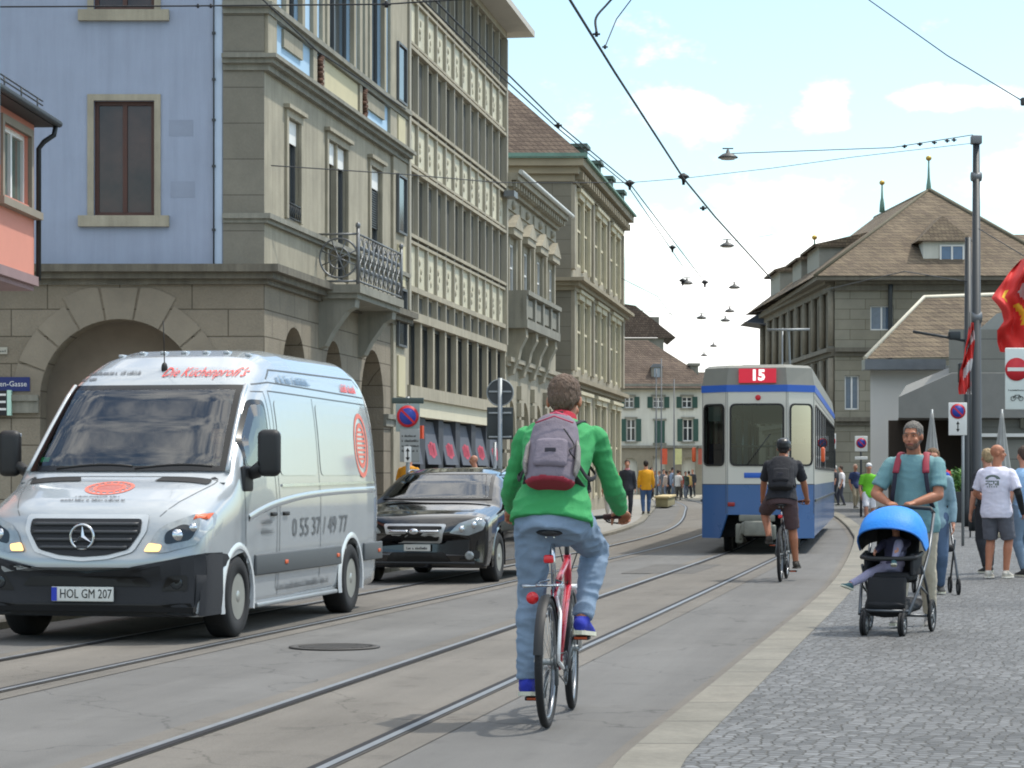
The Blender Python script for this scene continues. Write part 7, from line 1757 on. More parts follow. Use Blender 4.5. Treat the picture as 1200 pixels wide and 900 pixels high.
for k in range(-2, 3):
    m = MB(); m.tube([J2['hd'](k * .030, -.118 + abs(k) * .012, .06), J2['hd'](k * .034, -.07, .122 - abs(k) * .008), J2['hd'](k * .034, .0, .142 - abs(k) * .011)], .006, 6); m.build('rib', mat('helmet_grey', '#55585c', .4, var=.05), hm)
# ---- man with the stroller
pm = gp(1072, 734, KH); PR = pi - .36
pman, J3 = person('man with short grey hair and stubble in a teal t-shirt pushing a stroller', (pm.x, pm.y, KH), PR, 1.76, SK2, '#6d6862', '#5f8a8e', '#b3a996', '#8d8a86', 'short', 'long',
    pel=(0, 0, .93), chest=(0, .03, 1.44), headp=(.0, .085, 1.635), face=(.12, 1, -.08), fr=(.10, .18, .085), fl=(-.10, -.16, .09), heell=.25, kr=(.1, 1, 0), kl=(-.1, 1, 0),
    hr=(.17, .30, 1.065), hl=(-.06, .32, 1.065), er=(.9, -.6, -.3), el=(-.9, -.6, -.3), handr=((-.6, .8, -.15), (0, -.3, -1), (-.8, -.6, 0), 1.1), handl=((.6, .8, -.1), (0, -.3, -1), (.8, -.6, 0), 1.1),
    vox=.009, girth=1.20, fat=.02, hk=1.04, fold=.007, beard='#6b4f40', mattop=mat('teal_tshirt', '#6b9296', .85, var=.08, vs=6, bump=.25, bs=120))
st = thing('backpack', 'red and dark backpack straps worn by the man with the stroller', 'backpack', pman.location, pman.rotation_euler.z); 
up = J3['up']; ch = J3['chest']
for q in (1, -1):
    m = MB(); X = V(1, 0, 0); A = [ch + X * q * .10 + V(0, -.12, 0), ch + X * q * .11 + up * .052, ch + X * q * .12 + V(0, .095, -.02), ch + X * q * .13 + V(0, .155, -.12)]
    m.tube(spline(A, 4), [(.030, .010)] * 13, 10, side=X); m.build('padded_strap', mat('strap_red', '#8f2b3c', .7, var=.1), st)
    m = MB(); A = [ch + X * q * .13 + V(0, .155, -.12), ch + X * q * .145 + V(0, .155, -.24), ch + X * q * .165 + V(0, .12, -.36), ch + X * q * .17 + V(0, -.02, -.44)]
    m.tube(spline(A, 4), [(.019, .006)] * 13, 8, side=X); m.build('webbing', mat('strap_navy', '#232433', .8, var=.1), st)
m = MB(); c = ch + V(0, -.24, -.20); m.tube([c - up * .22, c - up * .1, c + up * .12, c + up * .2], [(.12, .07), (.15, .09), (.14, .08), (.10, .05)], 16, side=V(1, 0, 0)); fobj('bag', fuse(m, .014, 2), cloth('pack_3a2f3a', '#3a2f3a'), st)

# ---- stroller
sp = V(pm.x - sin(PR) * .98, pm.y + cos(PR) * .98 - .42, KH); srz = PR      # its front (+y) points towards the camera
stl = thing('stroller', 'black stroller with bright blue hood pushed along the paved walk', 'stroller', (sp.x, sp.y + .42, KH), srz)
M_blue = mat('hood_blue', '#1580d8', .6, var=.06, vs=5, bump=.2, bs=60); M_sblk = cloth('stroller_black', '#1b1c20'); M_alu = mat('stroller_tube', '#5c5f63', .35, .7, var=.05)
def hoodpt(a, x): # arch from the back of the seat over the head to the front
    w = .255; zc, yc = .72, -.08
    r_ = .36 * (1 - .12 * (abs(x)) ** 2); return V(x * w, yc + r_ * sin(a) * .95, zc + .02 + r_ * cos(a) * (1 - .35 * abs(x) ** 4) ** .5)
m = MB(); R = []
for i in range(15):
    a = radians(-75 + 132 * i / 14); ring = []
    for j in range(17):
        th = pi * j / 16; x = -.27 * cos(th); h = sin(th) ** .55; rr = .34; rib = .010 * sin(i / 14 * pi * 5) ** 2
        ring.append(V(x, -.06 + (rr * h + rib + .02) * sin(a) * 1.05, .67 + (rr * h * 1.04 + rib + .02) * cos(a)))
    R.append(ring)
m.rings(R, closed=False)
R2 = [[p * .985 + V(0, 0, .008) for p in r_] for r_ in R]; m.rings(R2, 1, closed=False); m.rings([R[-1], R2[-1]], closed=False); m.build('hood', [M_blue, M_sblk], stl)
m = MB(); m.tube([p + V(0, .004, 0) for p in R[-1]], .008, 6); m.build('hood_edge', mat('hood_edge_blue', '#0f62b0', .6, var=.05), stl)
m = MB(); m.rb((0, -.24, .66), (.36, .05, .52), .025, M=Matrix.Rotation(radians(18), 3, 'X')); m.rb((0, -.04, .47), (.36, .36, .07), .03); m.rb((0, .20, .34), (.32, .05, .26), .02, M=Matrix.Rotation(radians(12), 3, 'X'))
for s in (1, -1): m.rb((s * .19, -.06, .57), (.03, .38, .18), .012)
m.build('seat', M_sblk, stl)
m = MB(); m.tube([(-.23, -.1, .66), (-.22, .12, .63), (-.12, .2, .62), (.12, .2, .62), (.22, .12, .63), (.23, -.1, .66)], .020, 10); m.build('bumper_bar', M_black, stl)
for s in (1, -1):
    m = MB(); m.tube([(s * .25, -.52, .98), (s * .25, -.30, .66), (s * .24, .05, .40), (s * .20, .30, .17)], .014, 8); m.tube([(s * .25, -.36, .13), (s * .25, -.20, .38), (s * .245, .0, .56)], .013, 8); m.tube([(s * .24, .05, .40), (s * .25, -.3, .30)], .010, 8); m.build('side_tube', M_alu, stl)
m = MB(); m.tube([(-.25, -.52, .98), (-.22, -.55, 1.02), (0, -.56, 1.035), (.22, -.55, 1.02), (.25, -.52, .98)], .017, 10); m.build('push_handle', M_black, stl)
for A_ in ([(-.27, -.36, .13), (.27, -.36, .13)], [(-.2, .28, .2), (.2, .28, .2)]): m = MB(); m.tube(A_, .012, 8); m.build('axle', M_alu, stl)
m = MB(); m.tube([(0, -.32, .27), (0, -.28, .22), (0, .2, .20), (0, .26, .26)], [(.2, .04), (.2, .07), (.17, .06), (.16, .02)], 14, side=V(1, 0, 0)); fobj('basket', fuse(m, .014, 2, folds(.008, 10)), M_sblk, stl)
def swheel(x, y, r_, w_=.028):
    m = MB(); m._wr((x, y, r_), [(r_ - .03, -w_ / 2), (r_ - .006, -w_ / 2), (r_, -w_ / 4), (r_, w_ / 4), (r_ - .006, w_ / 2), (r_ - .03, w_ / 2)], 32, 0); wo = m.build('wheel', M_rubber, stl)
    m = MB(); m._wr((x, y, r_), [(r_ - .03, -w_ * .4), (r_ - .04, 0), (r_ - .03, w_ * .4)], 32, 0); m.lathe([(.025, -w_ / 2), (.025, w_ / 2)], (x, y, r_), 'x', 12)
    for k in range(5): a = 2 * pi * k / 5; m.tube([V(x, y, r_), V(x, y + (r_ - .03) * cos(a), r_ + (r_ - .03) * sin(a))], .008, 6)
    m.build('rim', M_zinc, wo)
for s in (1, -1):
    swheel(s * .265, -.36, .135)
    swheel(s * .155 - .013, .33, .095, .022); swheel(s * .155 + .013, .33, .095, .022); m = MB(); m.tube([(s * .17, .30, .22), (s * .155, .31, .18), (s * .155, .33, .095)], .014, 8); m.build('front_fork', M_black, stl)
# ---- child in it
kid, JK = person('small child lying in the stroller under the blue hood, legs sticking out', (sp.x, sp.y + .42, KH), srz, .92, SK, '#4b3a30', '#4a4760', '#8d8aa4', '#3c5f66', 'long', 'long',
    pel=(0, -.04, .55), chest=(0, -.19, .76), headp=(0, -.17, .88), face=(0, 1, .15), fr=(.30, .34, .40), fl=(-.06, .20, .60), kr=(.3, .5, 1), kl=(-.1, .6, 1), hr=(.12, .14, .66), hl=(-.08, .16, .67), footr=(.5, .8, .3), footl=(-.2, 1, .2), vox=.013, fold=.004, seat=True)
# ------------------------------------------------------------------ driver, passers-by
wv = lambda p: Matrix.Translation(VAN.location) @ Matrix.Rotation(VAN.rotation_euler.z, 4, 'Z') @ Vector(p)
dl = wv((.5, 2.08, 0))
drv, _ = person('driver in dark shirt holding the steering wheel behind the van windscreen', (dl.x, dl.y, 0), VAN.rotation_euler.z + pi, 1.76, SK, '#3a2c22', '#6c6040', '#33363c', '#222222', 'short', 'long', pel=(0, 0, .98), chest=(0, .04, 1.47), headp=(0, .08, 1.70),
    fr=(.12, .62, .50), fl=(-.12, .62, .50), hr=(.14, .42, 1.36), hl=(-.14, .42, 1.36), er=(1, -.2, -.8), el=(-1, -.2, -.8), vox=.016, seat=True)
def walker(label, px, py, rz, H, top, bottom, hair='#4a3a30', sleeve='short', legs='long', step=.12, z=KH, group=None, vox=.02, shoes='#3a3a3a', **k):
    p = gp(px, py, z); r = rz
    a = dict(fr=(.09, step, .085), fl=(-.09, -step, .085)); a.update(k)
    return person(label, (p.x, p.y, z), r, H, k.pop('skin', None), hair, top, bottom, shoes, sleeve, legs, vox=vox, group=group, parts=False, **a)
# man in the white shirt, seen from behind, looking right
wm = gp(1168, 678, KH)
wman, JW = person('bald man in white printed t-shirt and grey shorts with a black arm sleeve, looking right', (wm.x, wm.y, KH), -.55, 1.70, SK2, '#5a4638', '#d8d6e6', '#5b5d66', '#b9b4aa', 'short', 'shorts', bald=True,
    fr=(.10, .06, .085), fl=(-.10, -.03, .085), hr=(.30, .10, .86), hl=(-.22, .26, .98), face=(1, .45, 0), vox=.011, girth=1.14, fold=.008, sole='#d0ccc0', parts=True)
m = MB(); m.tube([JW['elR'] + (JW['shR'] - JW['elR']) * .25, JW['elR'], JW['elR'].lerp(JW['hr'], .5), JW['hr'], JW['hr'] + V(.01, .02, -.05)], [.050, .048, .044, .036, .034], 12); fobj('arm_sleeve', fuse(m, .010, 1), cloth('sleeve_black', '#16171a'), wman)
pr = MB(); pc_ = JW['chest'] - V(0, 0, .13)
for k in range(7): pr.quad(pc_ + V(-.09 + k * .026, 0, -.06 + .012 * sin(k * 2)), pc_ + V(-.072 + k * .026, 0, -.06 + .012 * sin(k * 2)), pc_ + V(-.070 + k * .026, 0, -.005), pc_ + V(-.092 + k * .026, 0, -.005))
pr.rings([[pc_ + V(.10 * cos(pi * j / 12) * f, 0, .012 + .055 * sin(pi * j / 12) * f) for f in (1, .55)] for j in range(13)], closed=False)
for k in range(5): pr.quad(pc_ + V(-.07 + k * .03, 0, -.09), pc_ + V(-.055 + k * .03, 0, -.09), pc_ + V(-.055 + k * .03, 0, -.075), pc_ + V(-.07 + k * .03, 0, -.075))
bv = None
for o in wman.children:
    if o.name.startswith('shirt'):
        bv = BVHTree.FromPolygons([v.co[:] for v in o.data.vertices], [list(f.vertices) for f in o.data.polygons]); break
for i, v in enumerate(pr.v):
    h = bv.ray_cast(V(v.x, -1, v.z), V(0, 1, 0))[0]
    if h: pr.v[i] = h + V(0, -.004, 0)
pr.build('shirt_print', mat('print_green_grey', '#5d6b66', .8, var=.1), wman)
# companion half hidden behind him, with dark bag
w2, J_ = walker('person with fair hair and black rucksack half hidden behind the white shirted man', 1158, 672, .3, 1.66, '#2a2c31', '#25272c', '#a58f6c', vox=.016)
backpack('black rucksack of the person beside the white shirted man', w2, J_, '#1c1d21', '#141518', .50, .34, .22)
walker('person in light blue top cut by the right edge of the photo', 1201, 676, .4, 1.68, '#8fb3d4', '#6d8296', vox=.016)
walker('woman in grey jacket with jeans walking behind the stroller man', 1093, 697, pi - .1, 1.60, '#7f9aa6', '#4f6480', '#6b5138', 'long', vox=.016, fr=(.05, .05, .085))
# second pushchair behind
ps = gp(1094, 695, KH); s2 = thing('pushchair', 'dark folded-hood pushchair half hidden behind the man with the blue hooded stroller', 'stroller', (ps.x, ps.y - .15, KH), pi)
m = MB()
for q in (1, -1): m.tube([(q * .2, -.4, 1.0), (q * .2, 0, .45), (q * .2, .25, .12)], .014, 8); m.tube([(q * .2, -.25, .1), (q * .2, .05, .6)], .012, 8)
m.tube([(-.2, -.4, 1.0), (.2, -.4, 1.0)], .014, 8); m.build('frame', M_alu, s2)
m = MB(); m.rb((0, -.05, .5), (.36, .34, .08), .03); m.rb((0, -.18, .75), (.36, .06, .5), .025); m.build('seat', M_sblk, s2)
m = MB(); m.rb((.02, -.33, .78), (.42, .12, .40), .05); m.build('hanging_jacket', cloth('denim_blue', '#55708e'), s2)
for q in (1, -1):
    for y in (.25, -.25):
        m = MB(); m._wr((q * .2, y, .09), [(.06, -.012), (.09, -.012), (.09, .012), (.06, .012)], 24, 0); m.lathe([(.06, -.004), (.06, .004)], (q * .2, y, .09), 'x', 16, 1); m.build('wheel', [M_rubber, M_zinc], s2)
walker('person in neon green vest and white shorts walking towards the camera', 1018, 617, pi + .1, 1.62, '#6fc02c', '#d6d6da', '#b0a898', 'short', 'shorts', vox=.02, cap='#d8d8d8')
rb, Jr = walker('person in red top with blue backpack walking away beyond the lamp posts', 1105, 611, .1, 1.75, '#b8342f', '#262b3a', '#2a2320', 'long', vox=.02)
backpack('blue backpack on the person in red beyond the lamp posts', rb, Jr, '#2a50b8', '#a8333a', .36, .34, .16)
fy, _ = walker('man in mustard yellow jacket and jeans walking away on the left pavement', 757, 603, .0, 1.80, '#d99a1e', '#3f5a80', '#2a211b', 'long', vox=.022)
dk, _ = walker('person in black coat with a pink scarf walking beside the man in yellow', 735, 607, pi, 1.78, '#2b2c33', '#2c2e36', '#3a2a24', 'long', vox=.022, collar='#c98a90')
m = MB(); m.rb((.26, 0, .62), (.10, .28, .34), .03); 
bg = thing('white_bag', 'white shopping bag held by the person in the black coat', 'bag', dk.location, dk.rotation_euler.z); m.build('bag', M_white, bg); m = MB(); m.tube([(.26, -.08, .78), (.26, -.04, .90), (.26, .04, .90), (.26, .08, .78)], .008, 6); m.build('handle', M_white, bg)
walker('person in red top and pale trousers partly behind the green shirted rider', 716, 612, .2, 1.68, '#c22f3e', '#b7b0a6', '#6a5548', vox=.022)
walker('man in orange yellow shirt standing behind the black car', 479, 632, -.5, 1.80, '#c98a1c', '#3a3f4a', '#4a2f24', vox=.018)
walker('balding man passing behind the black car near the shop', 557, 624, pi * .5, 1.77, '#6a5a58', '#3b3d44', '#7a5a4a', bald=True, vox=.018)
crowd = 'small crowd before the guildhouse'
spec = [(979, 590, '#2a2a30', '#232429', '#d0ccc6'), (986, 593, '#d4cfd0', '#3a3c48', '#4a3c32'), (993, 588, '#6a6a74', '#3a3a3a', '#e0dedb'), (1002, 596, '#33436e', '#a39a86', '#c0a090'), (1009, 588, '#7c3038', '#34343c', '#3a2c24'), (972, 589, '#c6c2bd', '#22232a', '#4a3a2e'), (1014, 586, '#4a4c58', '#2c2e33', '#2a2420'), (1032, 588, '#5c6a7c', '#44464e', '#6a5444')]
wd = ['in black', 'in white top', 'in grey with white hat', 'with blue rucksack and beige trousers', 'in dark red', 'in pale shirt, partly behind the tram', 'in dark grey', 'in slate blue by the white wall']
for i, (px, py, a, b, hcol) in enumerate(spec):
    walker('distant person ' + wd[i] + ' in the crowd before the guildhouse', px, py, random.uniform(-3, 3), random.uniform(1.62, 1.8), a, b, hcol, random.choice(['short', 'long']), vox=.03, group=crowd)
crowd2 = 'people gathered before the white house'
cc = ['#8a6d6a', '#5d6470', '#b9a79c', '#3a3a44', '#7c8aa0', '#c9c4be', '#a04a44', '#4c5a50', '#d0b070', '#33343a', '#77605a', '#9aa0a8']
nm = ['dusty pink', 'slate', 'beige', 'near black', 'pale blue', 'off-white', 'brick red', 'moss green', 'straw yellow', 'charcoal', 'brown', 'light grey']
for i in range(12):
    px = 772 + i * 4.3 + random.uniform(-1.5, 1.5); py = 583 + random.uniform(-1.5, 4)
    if i >= 10: px = 763 + (i - 10) * 5
    walker('tiny distant figure in %s top before the white house with green shutters' % nm[i], px, py, random.uniform(-3, 3), random.uniform(1.6, 1.82), cc[i], random.choice(['#3a3f4a', '#55504a', '#2a2c33', '#6a7486']), random.choice(['#3a2c24', '#7a6450', '#1f1b1a']), random.choice(['short', 'long']), z=0, vox=.035, group=crowd2)

# ------------------------------------------------------------------ poles, signs, flags
def pole(name, label, cat, px, py, ztop, r0, r1, m_, z=KH, group=None):
    p = gp(px, py, z); t = thing(name, label, cat, (p.x, p.y, z), 0, group); m = MB(); m.lathe([(r0 * 1.25, 0), (r0 * 1.25, .5), (r0, .55), (r1, ztop - z)], n=20); m.build('pole', m_, t); return t, p
M_mast = mat('mast_grey', '#33383b', .5, .2, var=.1)
t1, pA = pole('catenary_mast', 'tall dark steel mast holding tram wires, right of the pair', 'lamp post', 1144, 622, 9.2, .14, .08, M_mast, group='tram wire masts')
m = MB(); m.rb((0, 0, 9.16), (.24, .24, .2), .02); m.tube([(-.12, 0, 8.3), (.12, 0, 8.3)], .11, 10); m.tube([(-.12, 0, 5.0), (.12, 0, 5.0)], .13, 10); m.build('clamps', M_zinc, t1)
t2, pB = pole('catenary_mast', 'slimmer dark steel mast standing just left of the taller one', 'lamp post', 1134.5, 617, 7.4, .13, .08, M_mast, group='tram wire masts')
m = MB(); m.rb((-.10, -.05, 3.9), (.32, .22, .5), .03); m.tube([(0, 0, 4.7), (-.5, 0, 4.8), (-1.4, 0, 4.95)], .035, 8); m.rb((-.35, 0, 4.85), (.3, .2, .22), .04); m.build('mast_fittings', M_mast, t2)
pD, _ = pole('distant_mast', 'thin pale mast above the tram roof', 'pole', 917, 588, 8.6, .05, .04, M_steel)
for px, hz in ((775, 7.0), (790, 6.0), (769, 6.5)):
    pole('distant_mast', {775: 'thin dark pole before the white house, left of the three', 790: 'thin dark pole before the white house, right of the three', 769: 'short dark pole before the white house, in front of the arch'}[px], 'pole', px, 590, hz, .035, .03, M_grey, z=0)
def signplate(t, w, h, z, y=-.04, m_=None, off=0, thick=.02, r=.03, name='sign_plate'):
    m = MB(); m.rb((off, y, z), (w, thick, h), min(r, thick * .49), 2); return m.build(name, m_ or M_white, t)
def disc(t, r, z, y, m_, off=0, name='disc', n=36):
    m = MB(); m.lathe([(r, 0), (r, -.004), (.001, -.0045)], (off, y, z), 'y', n); return m.build(name, m_, t)
def noparking(t, z, r, y=-.055, off=0):
    disc(t, r, z, y, M_red, off, 'red_ring'); disc(t, r * .76, z, y - .005, mat('sign_blue', '#2a3f9e', .5, var=.04), off, 'blue_disc')
    m = MB(); c = V(off, y - .0105, z)
    for s in ((1, 1),): a = pi / 4; d_, n_ = V(cos(a), 0, -sin(a)), V(sin(a), 0, cos(a)); m.quad(c - d_ * r * .86 - n_ * r * .1, c + d_ * r * .86 - n_ * r * .1, c + d_ * r * .86 + n_ * r * .1, c - d_ * r * .86 + n_ * r * .1)
    m.build('red_bar', M_red, t)
def arrow(t, z, y, h, off=0):
    m = MB(); w = h * .09; m.quad((off - w / 2, y, z - h * .25), (off + w / 2, y, z - h * .25), (off + w / 2, y, z + h * .25), (off - w / 2, y, z + h * .25)); m.poly([(off - w * 1.8, y, z + h * .22), (off + w * 1.8, y, z + h * .22), (off, y, z + h * .5)]); m.poly([(off - w * 1.8, y, z - h * .22), (off, y, z - h * .5), (off + w * 1.8, y, z - h * .22)]); m.build('arrow', M_ink, t)
# left: no stopping sign with plates
def hz_(py, Y): return CH + (HZ - py) / F * Y
p = V((478 - 600) / F * 36, 36, KH); t = thing('no_parking_sign', 'red and blue no parking sign with grey supplementary plates above the car', 'sign', p)
m = MB(); m.tube([(0, 0, 0), (0, 0, hz_(465, 36) - KH)], .03, 10); m.build('pole', M_steel, t)
z = hz_(488, 36) - KH; noparking(t, z, .165); signplate(t, .36, .42, z - .02, -.03, mat('plate_grey_green', '#8d9a98', .6, var=.08), name='back_plate')
signplate(t, .30, .50, hz_(522, 36) - KH, -.04, mat('plate_grey', '#8f9290', .6, var=.15), .03, name='text_plate'); 
strokes(plane_M((.03, -.052, hz_(519, 36) - KH), (1, 0, 0), (0, 0, 1)), .24, .30, 4, 3).build('plate_text', M_ink, t)
signplate(t, .11, .24, hz_(531, 36) - KH - .02, -.06, M_white, 0, name='arrow_plate'); arrow(t, hz_(531, 36) - KH - .02, -.073, .2)
signplate(t, .48, .09, hz_(469.5, 36) - KH, -.02, mat('sign_green_grey', '#3f4d49', .6, var=.1), 0, name='street_sign')
# seen from behind: round and square sign
SY = 40; p = V((586 - 600) / F * SY, SY, 0); t = thing('round_sign_back', 'round traffic sign and square board seen from behind beside the green shirted rider', 'sign', (p.x, p.y, KH)); zz = lambda py: hz_(py, SY) - KH
m = MB(); m.tube([(0, 0, 0), (0, 0, zz(443))], .04, 10); m.build('pole', M_steel, t)
m = MB(); m.lathe([(.215, .02), (.215, .04), (.001, .042)], (0, 0, zz(460)), 'y', 32); m.build('disc_back', M_dkgrey, t)
m = MB(); m.tube([V(.22 * cos(a * pi / 18), .02, zz(460) + .22 * sin(a * pi / 18)) for a in range(36)], .011, 6, loop=True); m.build('rim', M_steel, t)
m = MB(); m.rb((0, .04, zz(496)), (.44, .02, .54), .008); m.build('board_back', mat('board_dark', '#2c3334', .6, var=.1), t)
for q in (459, 484, 512): m = MB(); m.rb((0, .015, zz(q)), (.38, .025, .03), .004); m.build('bracket', M_steel, t)
m = MB(); m.tube([(-.09, .15, 0), (-.09, .15, zz(518))], .03, 8); m.build('second_pole', M_steel, t)
# right: no parking sign on the mast, big no entry sign
p = V((1122 - 600) / F * 44, 44, KH); t = thing('no_parking_sign', 'small white no parking sign plate with arrow left of the masts', 'sign', p)
z = hz_(482, 44) - KH; signplate(t, .34, .60, hz_(491, 44) - KH, -.03); noparking(t, z, .14, -.045); arrow(t, hz_(500, 44) - KH, -.045, .2); m = MB(); m.tube([(.1, 0, 0), (.1, 0, hz_(473, 44) - KH)], .028, 8); m.build('pole', M_steel, t)
p = V((1189 - 600) / F * 24, 24, KH); t = thing('no_entry_sign', 'big red no entry sign on a white plate at the right edge', 'sign', p)
z = hz_(433, 24) - KH; signplate(t, .235, .62, hz_(444, 24) - KH, -.03, mat('plate_mint_white', '#cfd6d2', .5, var=.05), .015, .02, .03); disc(t, .115, z, -.045, M_red, .01, 'red_disc', 40); m = MB(); m.b(-.082, .10, -.052, -.050, z - .018, z + .018); m.build('white_bar', M_white, t)
m = MB(); m.tube([(.22, .02, 0), (.22, .02, hz_(415, 24) - KH)], .03, 10); m.rb((.14, .0, z), (.16, .02, .03), .005); m.build('pole', M_steel, t)
strokes(plane_M((.012, -.046, hz_(457, 24) - KH), (1, 0, 0), (0, 0, 1)), .17, .03, 1, 5).build('plate_text', M_ink, t)
m = MB(); zz = hz_(466, 24) - KH
for s in (-.035, .045): m.tube([V(.01 + s + .022 * cos(a * pi / 8), -.047, zz - .01 + .022 * sin(a * pi / 8)) for a in range(16)], .003, 5, loop=True)
m.tube([V(-.025, -.047, zz - .01), V(-.005, -.047, zz + .025), V(.04, -.047, zz + .025), V(.055, -.047, zz - .01)], .003, 5); m.tube([V(-.005, -.047, zz + .02), V(.015, -.047, zz - .01), V(.04, -.047, zz + .02)], .003, 5); m.build('bicycle_symbol', M_ink, t)
# distant signs by the tram
for px, py, kind, lb in ((972, 517, 'ne', 'tiny red no entry sign just right of the tram'), (1009, 520, 'np', 'tiny no parking sign before the guildhouse wall')):
    Y = 75; p = V((px - 600) / F * Y, Y, KH); t = thing('no_entry_sign' if kind == 'ne' else 'no_parking_sign', lb, 'sign', p); z = hz_(py, Y) - KH
    m = MB(); m.tube([(0, 0, 0), (0, 0, z + .2)], .035, 8); m.build('pole', M_mast, t); signplate(t, .40, .48, z, -.05)
    if kind == 'ne': disc(t, .18, z, -.07, M_red, 0, 'red_disc'); m = MB(); m.b(-.13, .13, -.082, -.078, z - .035, z + .035); m.build('white_bar', M_white, t)
    else: noparking(t, z + .02, .16, -.07); signplate(t, .4, .10, z - .45, -.05)
t = thing('traffic_light', 'small dark traffic light under the no entry sign beside the tram', 'traffic light', V((974 - 600) / F * 74, 74, KH)); m = MB(); m.rb((0, 0, hz_(538, 74) - KH), (.26, .2, .60), .03); m.tube([(0, .1, 0), (0, .1, 1.6)], .04, 8); m.build('housing', M_black, t)
for k in range(3): m = MB(); m.lathe([(.07, 0), (.07, -.02), (.01, -.02)], (0, -.10, hz_(538, 74) - KH + .18 - k * .18), 'y', 14); m.build('lens', mat('lens_dark', '#2a3330', .2, var=0), t)
# flags
def flag(label, Y, prof, right, cols, seed, emblem=None, polex=None):
    # prof: (photo row, left edge in photo columns) from top to bottom; right edge column(s)
    t = thing('flag', label, 'flag', (0, 0, 0)); x_ = lambda px: (px - 600) / F * Y
    NU, NV = 30, 36; R = []; y0, y1 = prof[0][0], prof[-1][0]
    for j in range(NV + 1):
        v = j / NV; py = y0 + (y1 - y0) * v; l = interp(prof, py); r_ = interp(right, py); row = []
        for i in range(NU + 1):
            u = i / NU; px = l + (r_ - l) * u
            dy = .10 * sin(u * 8 + v * 6 + seed) + .05 * sin(u * 19 - v * 7) + .03 * sin(v * 23 + u * 5)
            row.append(V(x_(px), Y + dy, hz_(py + 5 * sin(u * 5 + v * 3) * (v * (1 - v) * 4), Y)))
        R.append(row)
    m = MB(); m.rings(R, 0, True, False)
    if emblem:
        for q in range(len(m.f)):
            j, i = divmod(q, NU); k = emblem(i / NU, j / NV)
            if k: m.m[q] = k
    c = V(x_(polex), Y, KH); t.location = c; m.build('cloth', cols, t, True)
    mp = MB(); mp.tube([c, V(x_(polex), Y, hz_(y0 - 12, Y))], .016, 8); mp.build('flag_pole', M_mast, t, True); return t
M_fr = mat('flag_red', '#cf3430', .7, var=.12, vs=4); M_fy = mat('flag_yellow', '#d8ac2c', .7, var=.1); M_fw = mat('flag_white', '#d2d2d2', .7, var=.06)
def em1(u, v):
    if (u - .62) ** 2 * 1.4 + (v - .36) ** 2 < .011: return 2
    if abs(u - .42 - (v - .55) * .55) < .06 and .48 < v < .74: return 1
    if abs(u - .18 - (v - .3) * .2) < .03 and .30 < v < .44: return 1
    return 0
flag('large red flag with yellow and white emblem at the right edge', 24.5, [(303, 1199), (322, 1180), (345, 1161), (360, 1172), (372, 1176), (385, 1167), (412, 1172)], [(303, 1203), (320, 1222), (412, 1232)], [M_fr, M_fy, M_fw], 1.0, em1, 1226)
flag('narrow furled red and white flag against the steel mast', 50, [(378, 1138), (400, 1131), (430, 1125), (462, 1124)], [(378, 1140), (410, 1141), (462, 1138)], [M_fr, M_fw, M_ink], 2.0, lambda u, v: 1 if (sin(v * 17 + u * 5) > .3 and u > .3) else (2 if abs(v - .33) < .03 and .2 < u < .6 else 0), 1137)
# closed parasols, planter boxes, bin, bushes, parked cars in front of the pavilion
for px, pyb, Y, lb in ((1092, 585, 52, 'closed grey parasol behind the man with the stroller'), (1174, 585, 50, 'closed grey parasol behind the white shirted man')):
    z1 = hz_(484, Y); t = thing('closed_parasol', lb, 'parasol', ((px - 600) / F * Y, Y, KH), 0, 'closed parasols before the pavilion'); m = MB(); m.tube([(0, 0, 0), (0, 0, z1 - KH + .08)], .03, 8); m.build('pole', M_steel, t)
    m = MB(); R = []
    for j in range(13):
        v = j / 12; zz = z1 - KH - v * 1.7; rr = .03 + .21 * v ** 1.1; R.append([V(rr * (1 + .22 * sin(k * 8 * 2 * pi / 40)) * cos(2 * pi * k / 40), rr * (1 + .22 * sin(k * 8 * 2 * pi / 40)) * sin(2 * pi * k / 40), zz) for k in range(40)])
    m.rings(R); m.build('folded_canopy', mat('canvas_grey', '#9b9c99', .85, var=.12), t)
    m = MB(); m.rb((0, 0, .05), (.6, .6, .1), .02); m.build('base', M_concrete, t)
def leafclump(m, c, r, n, ls=.05):
    for _ in range(n):
        d_ = Vector((random.gauss(0, 1), random.gauss(0, 1), random.gauss(0, 1))); d_.normalize(); p = Vector(c) + Vector((d_.x * r[0], d_.y * r[1], d_.z * r[2])) * random.random() ** .4
        a = Vector((random.gauss(0, 1), random.gauss(0, 1), random.gauss(0, .6))).normalized(); b_ = a.cross(Vector((random.gauss(0, 1), random.gauss(0, 1), random.gauss(0, 1)))).normalized(); l = ls * random.uniform(.6, 1.3)
        m.add([p - a * l, p + b_ * l * .45, p + a * l, p - b_ * l * .45], [(0, 1, 2, 3)], random.choice([0, 0, 1]))
M_lf, M_lf2 = mat('leaf_green', '#3f6a2a', .6, var=.2), mat('leaf_light_green', '#6d9440', .6, var=.2)
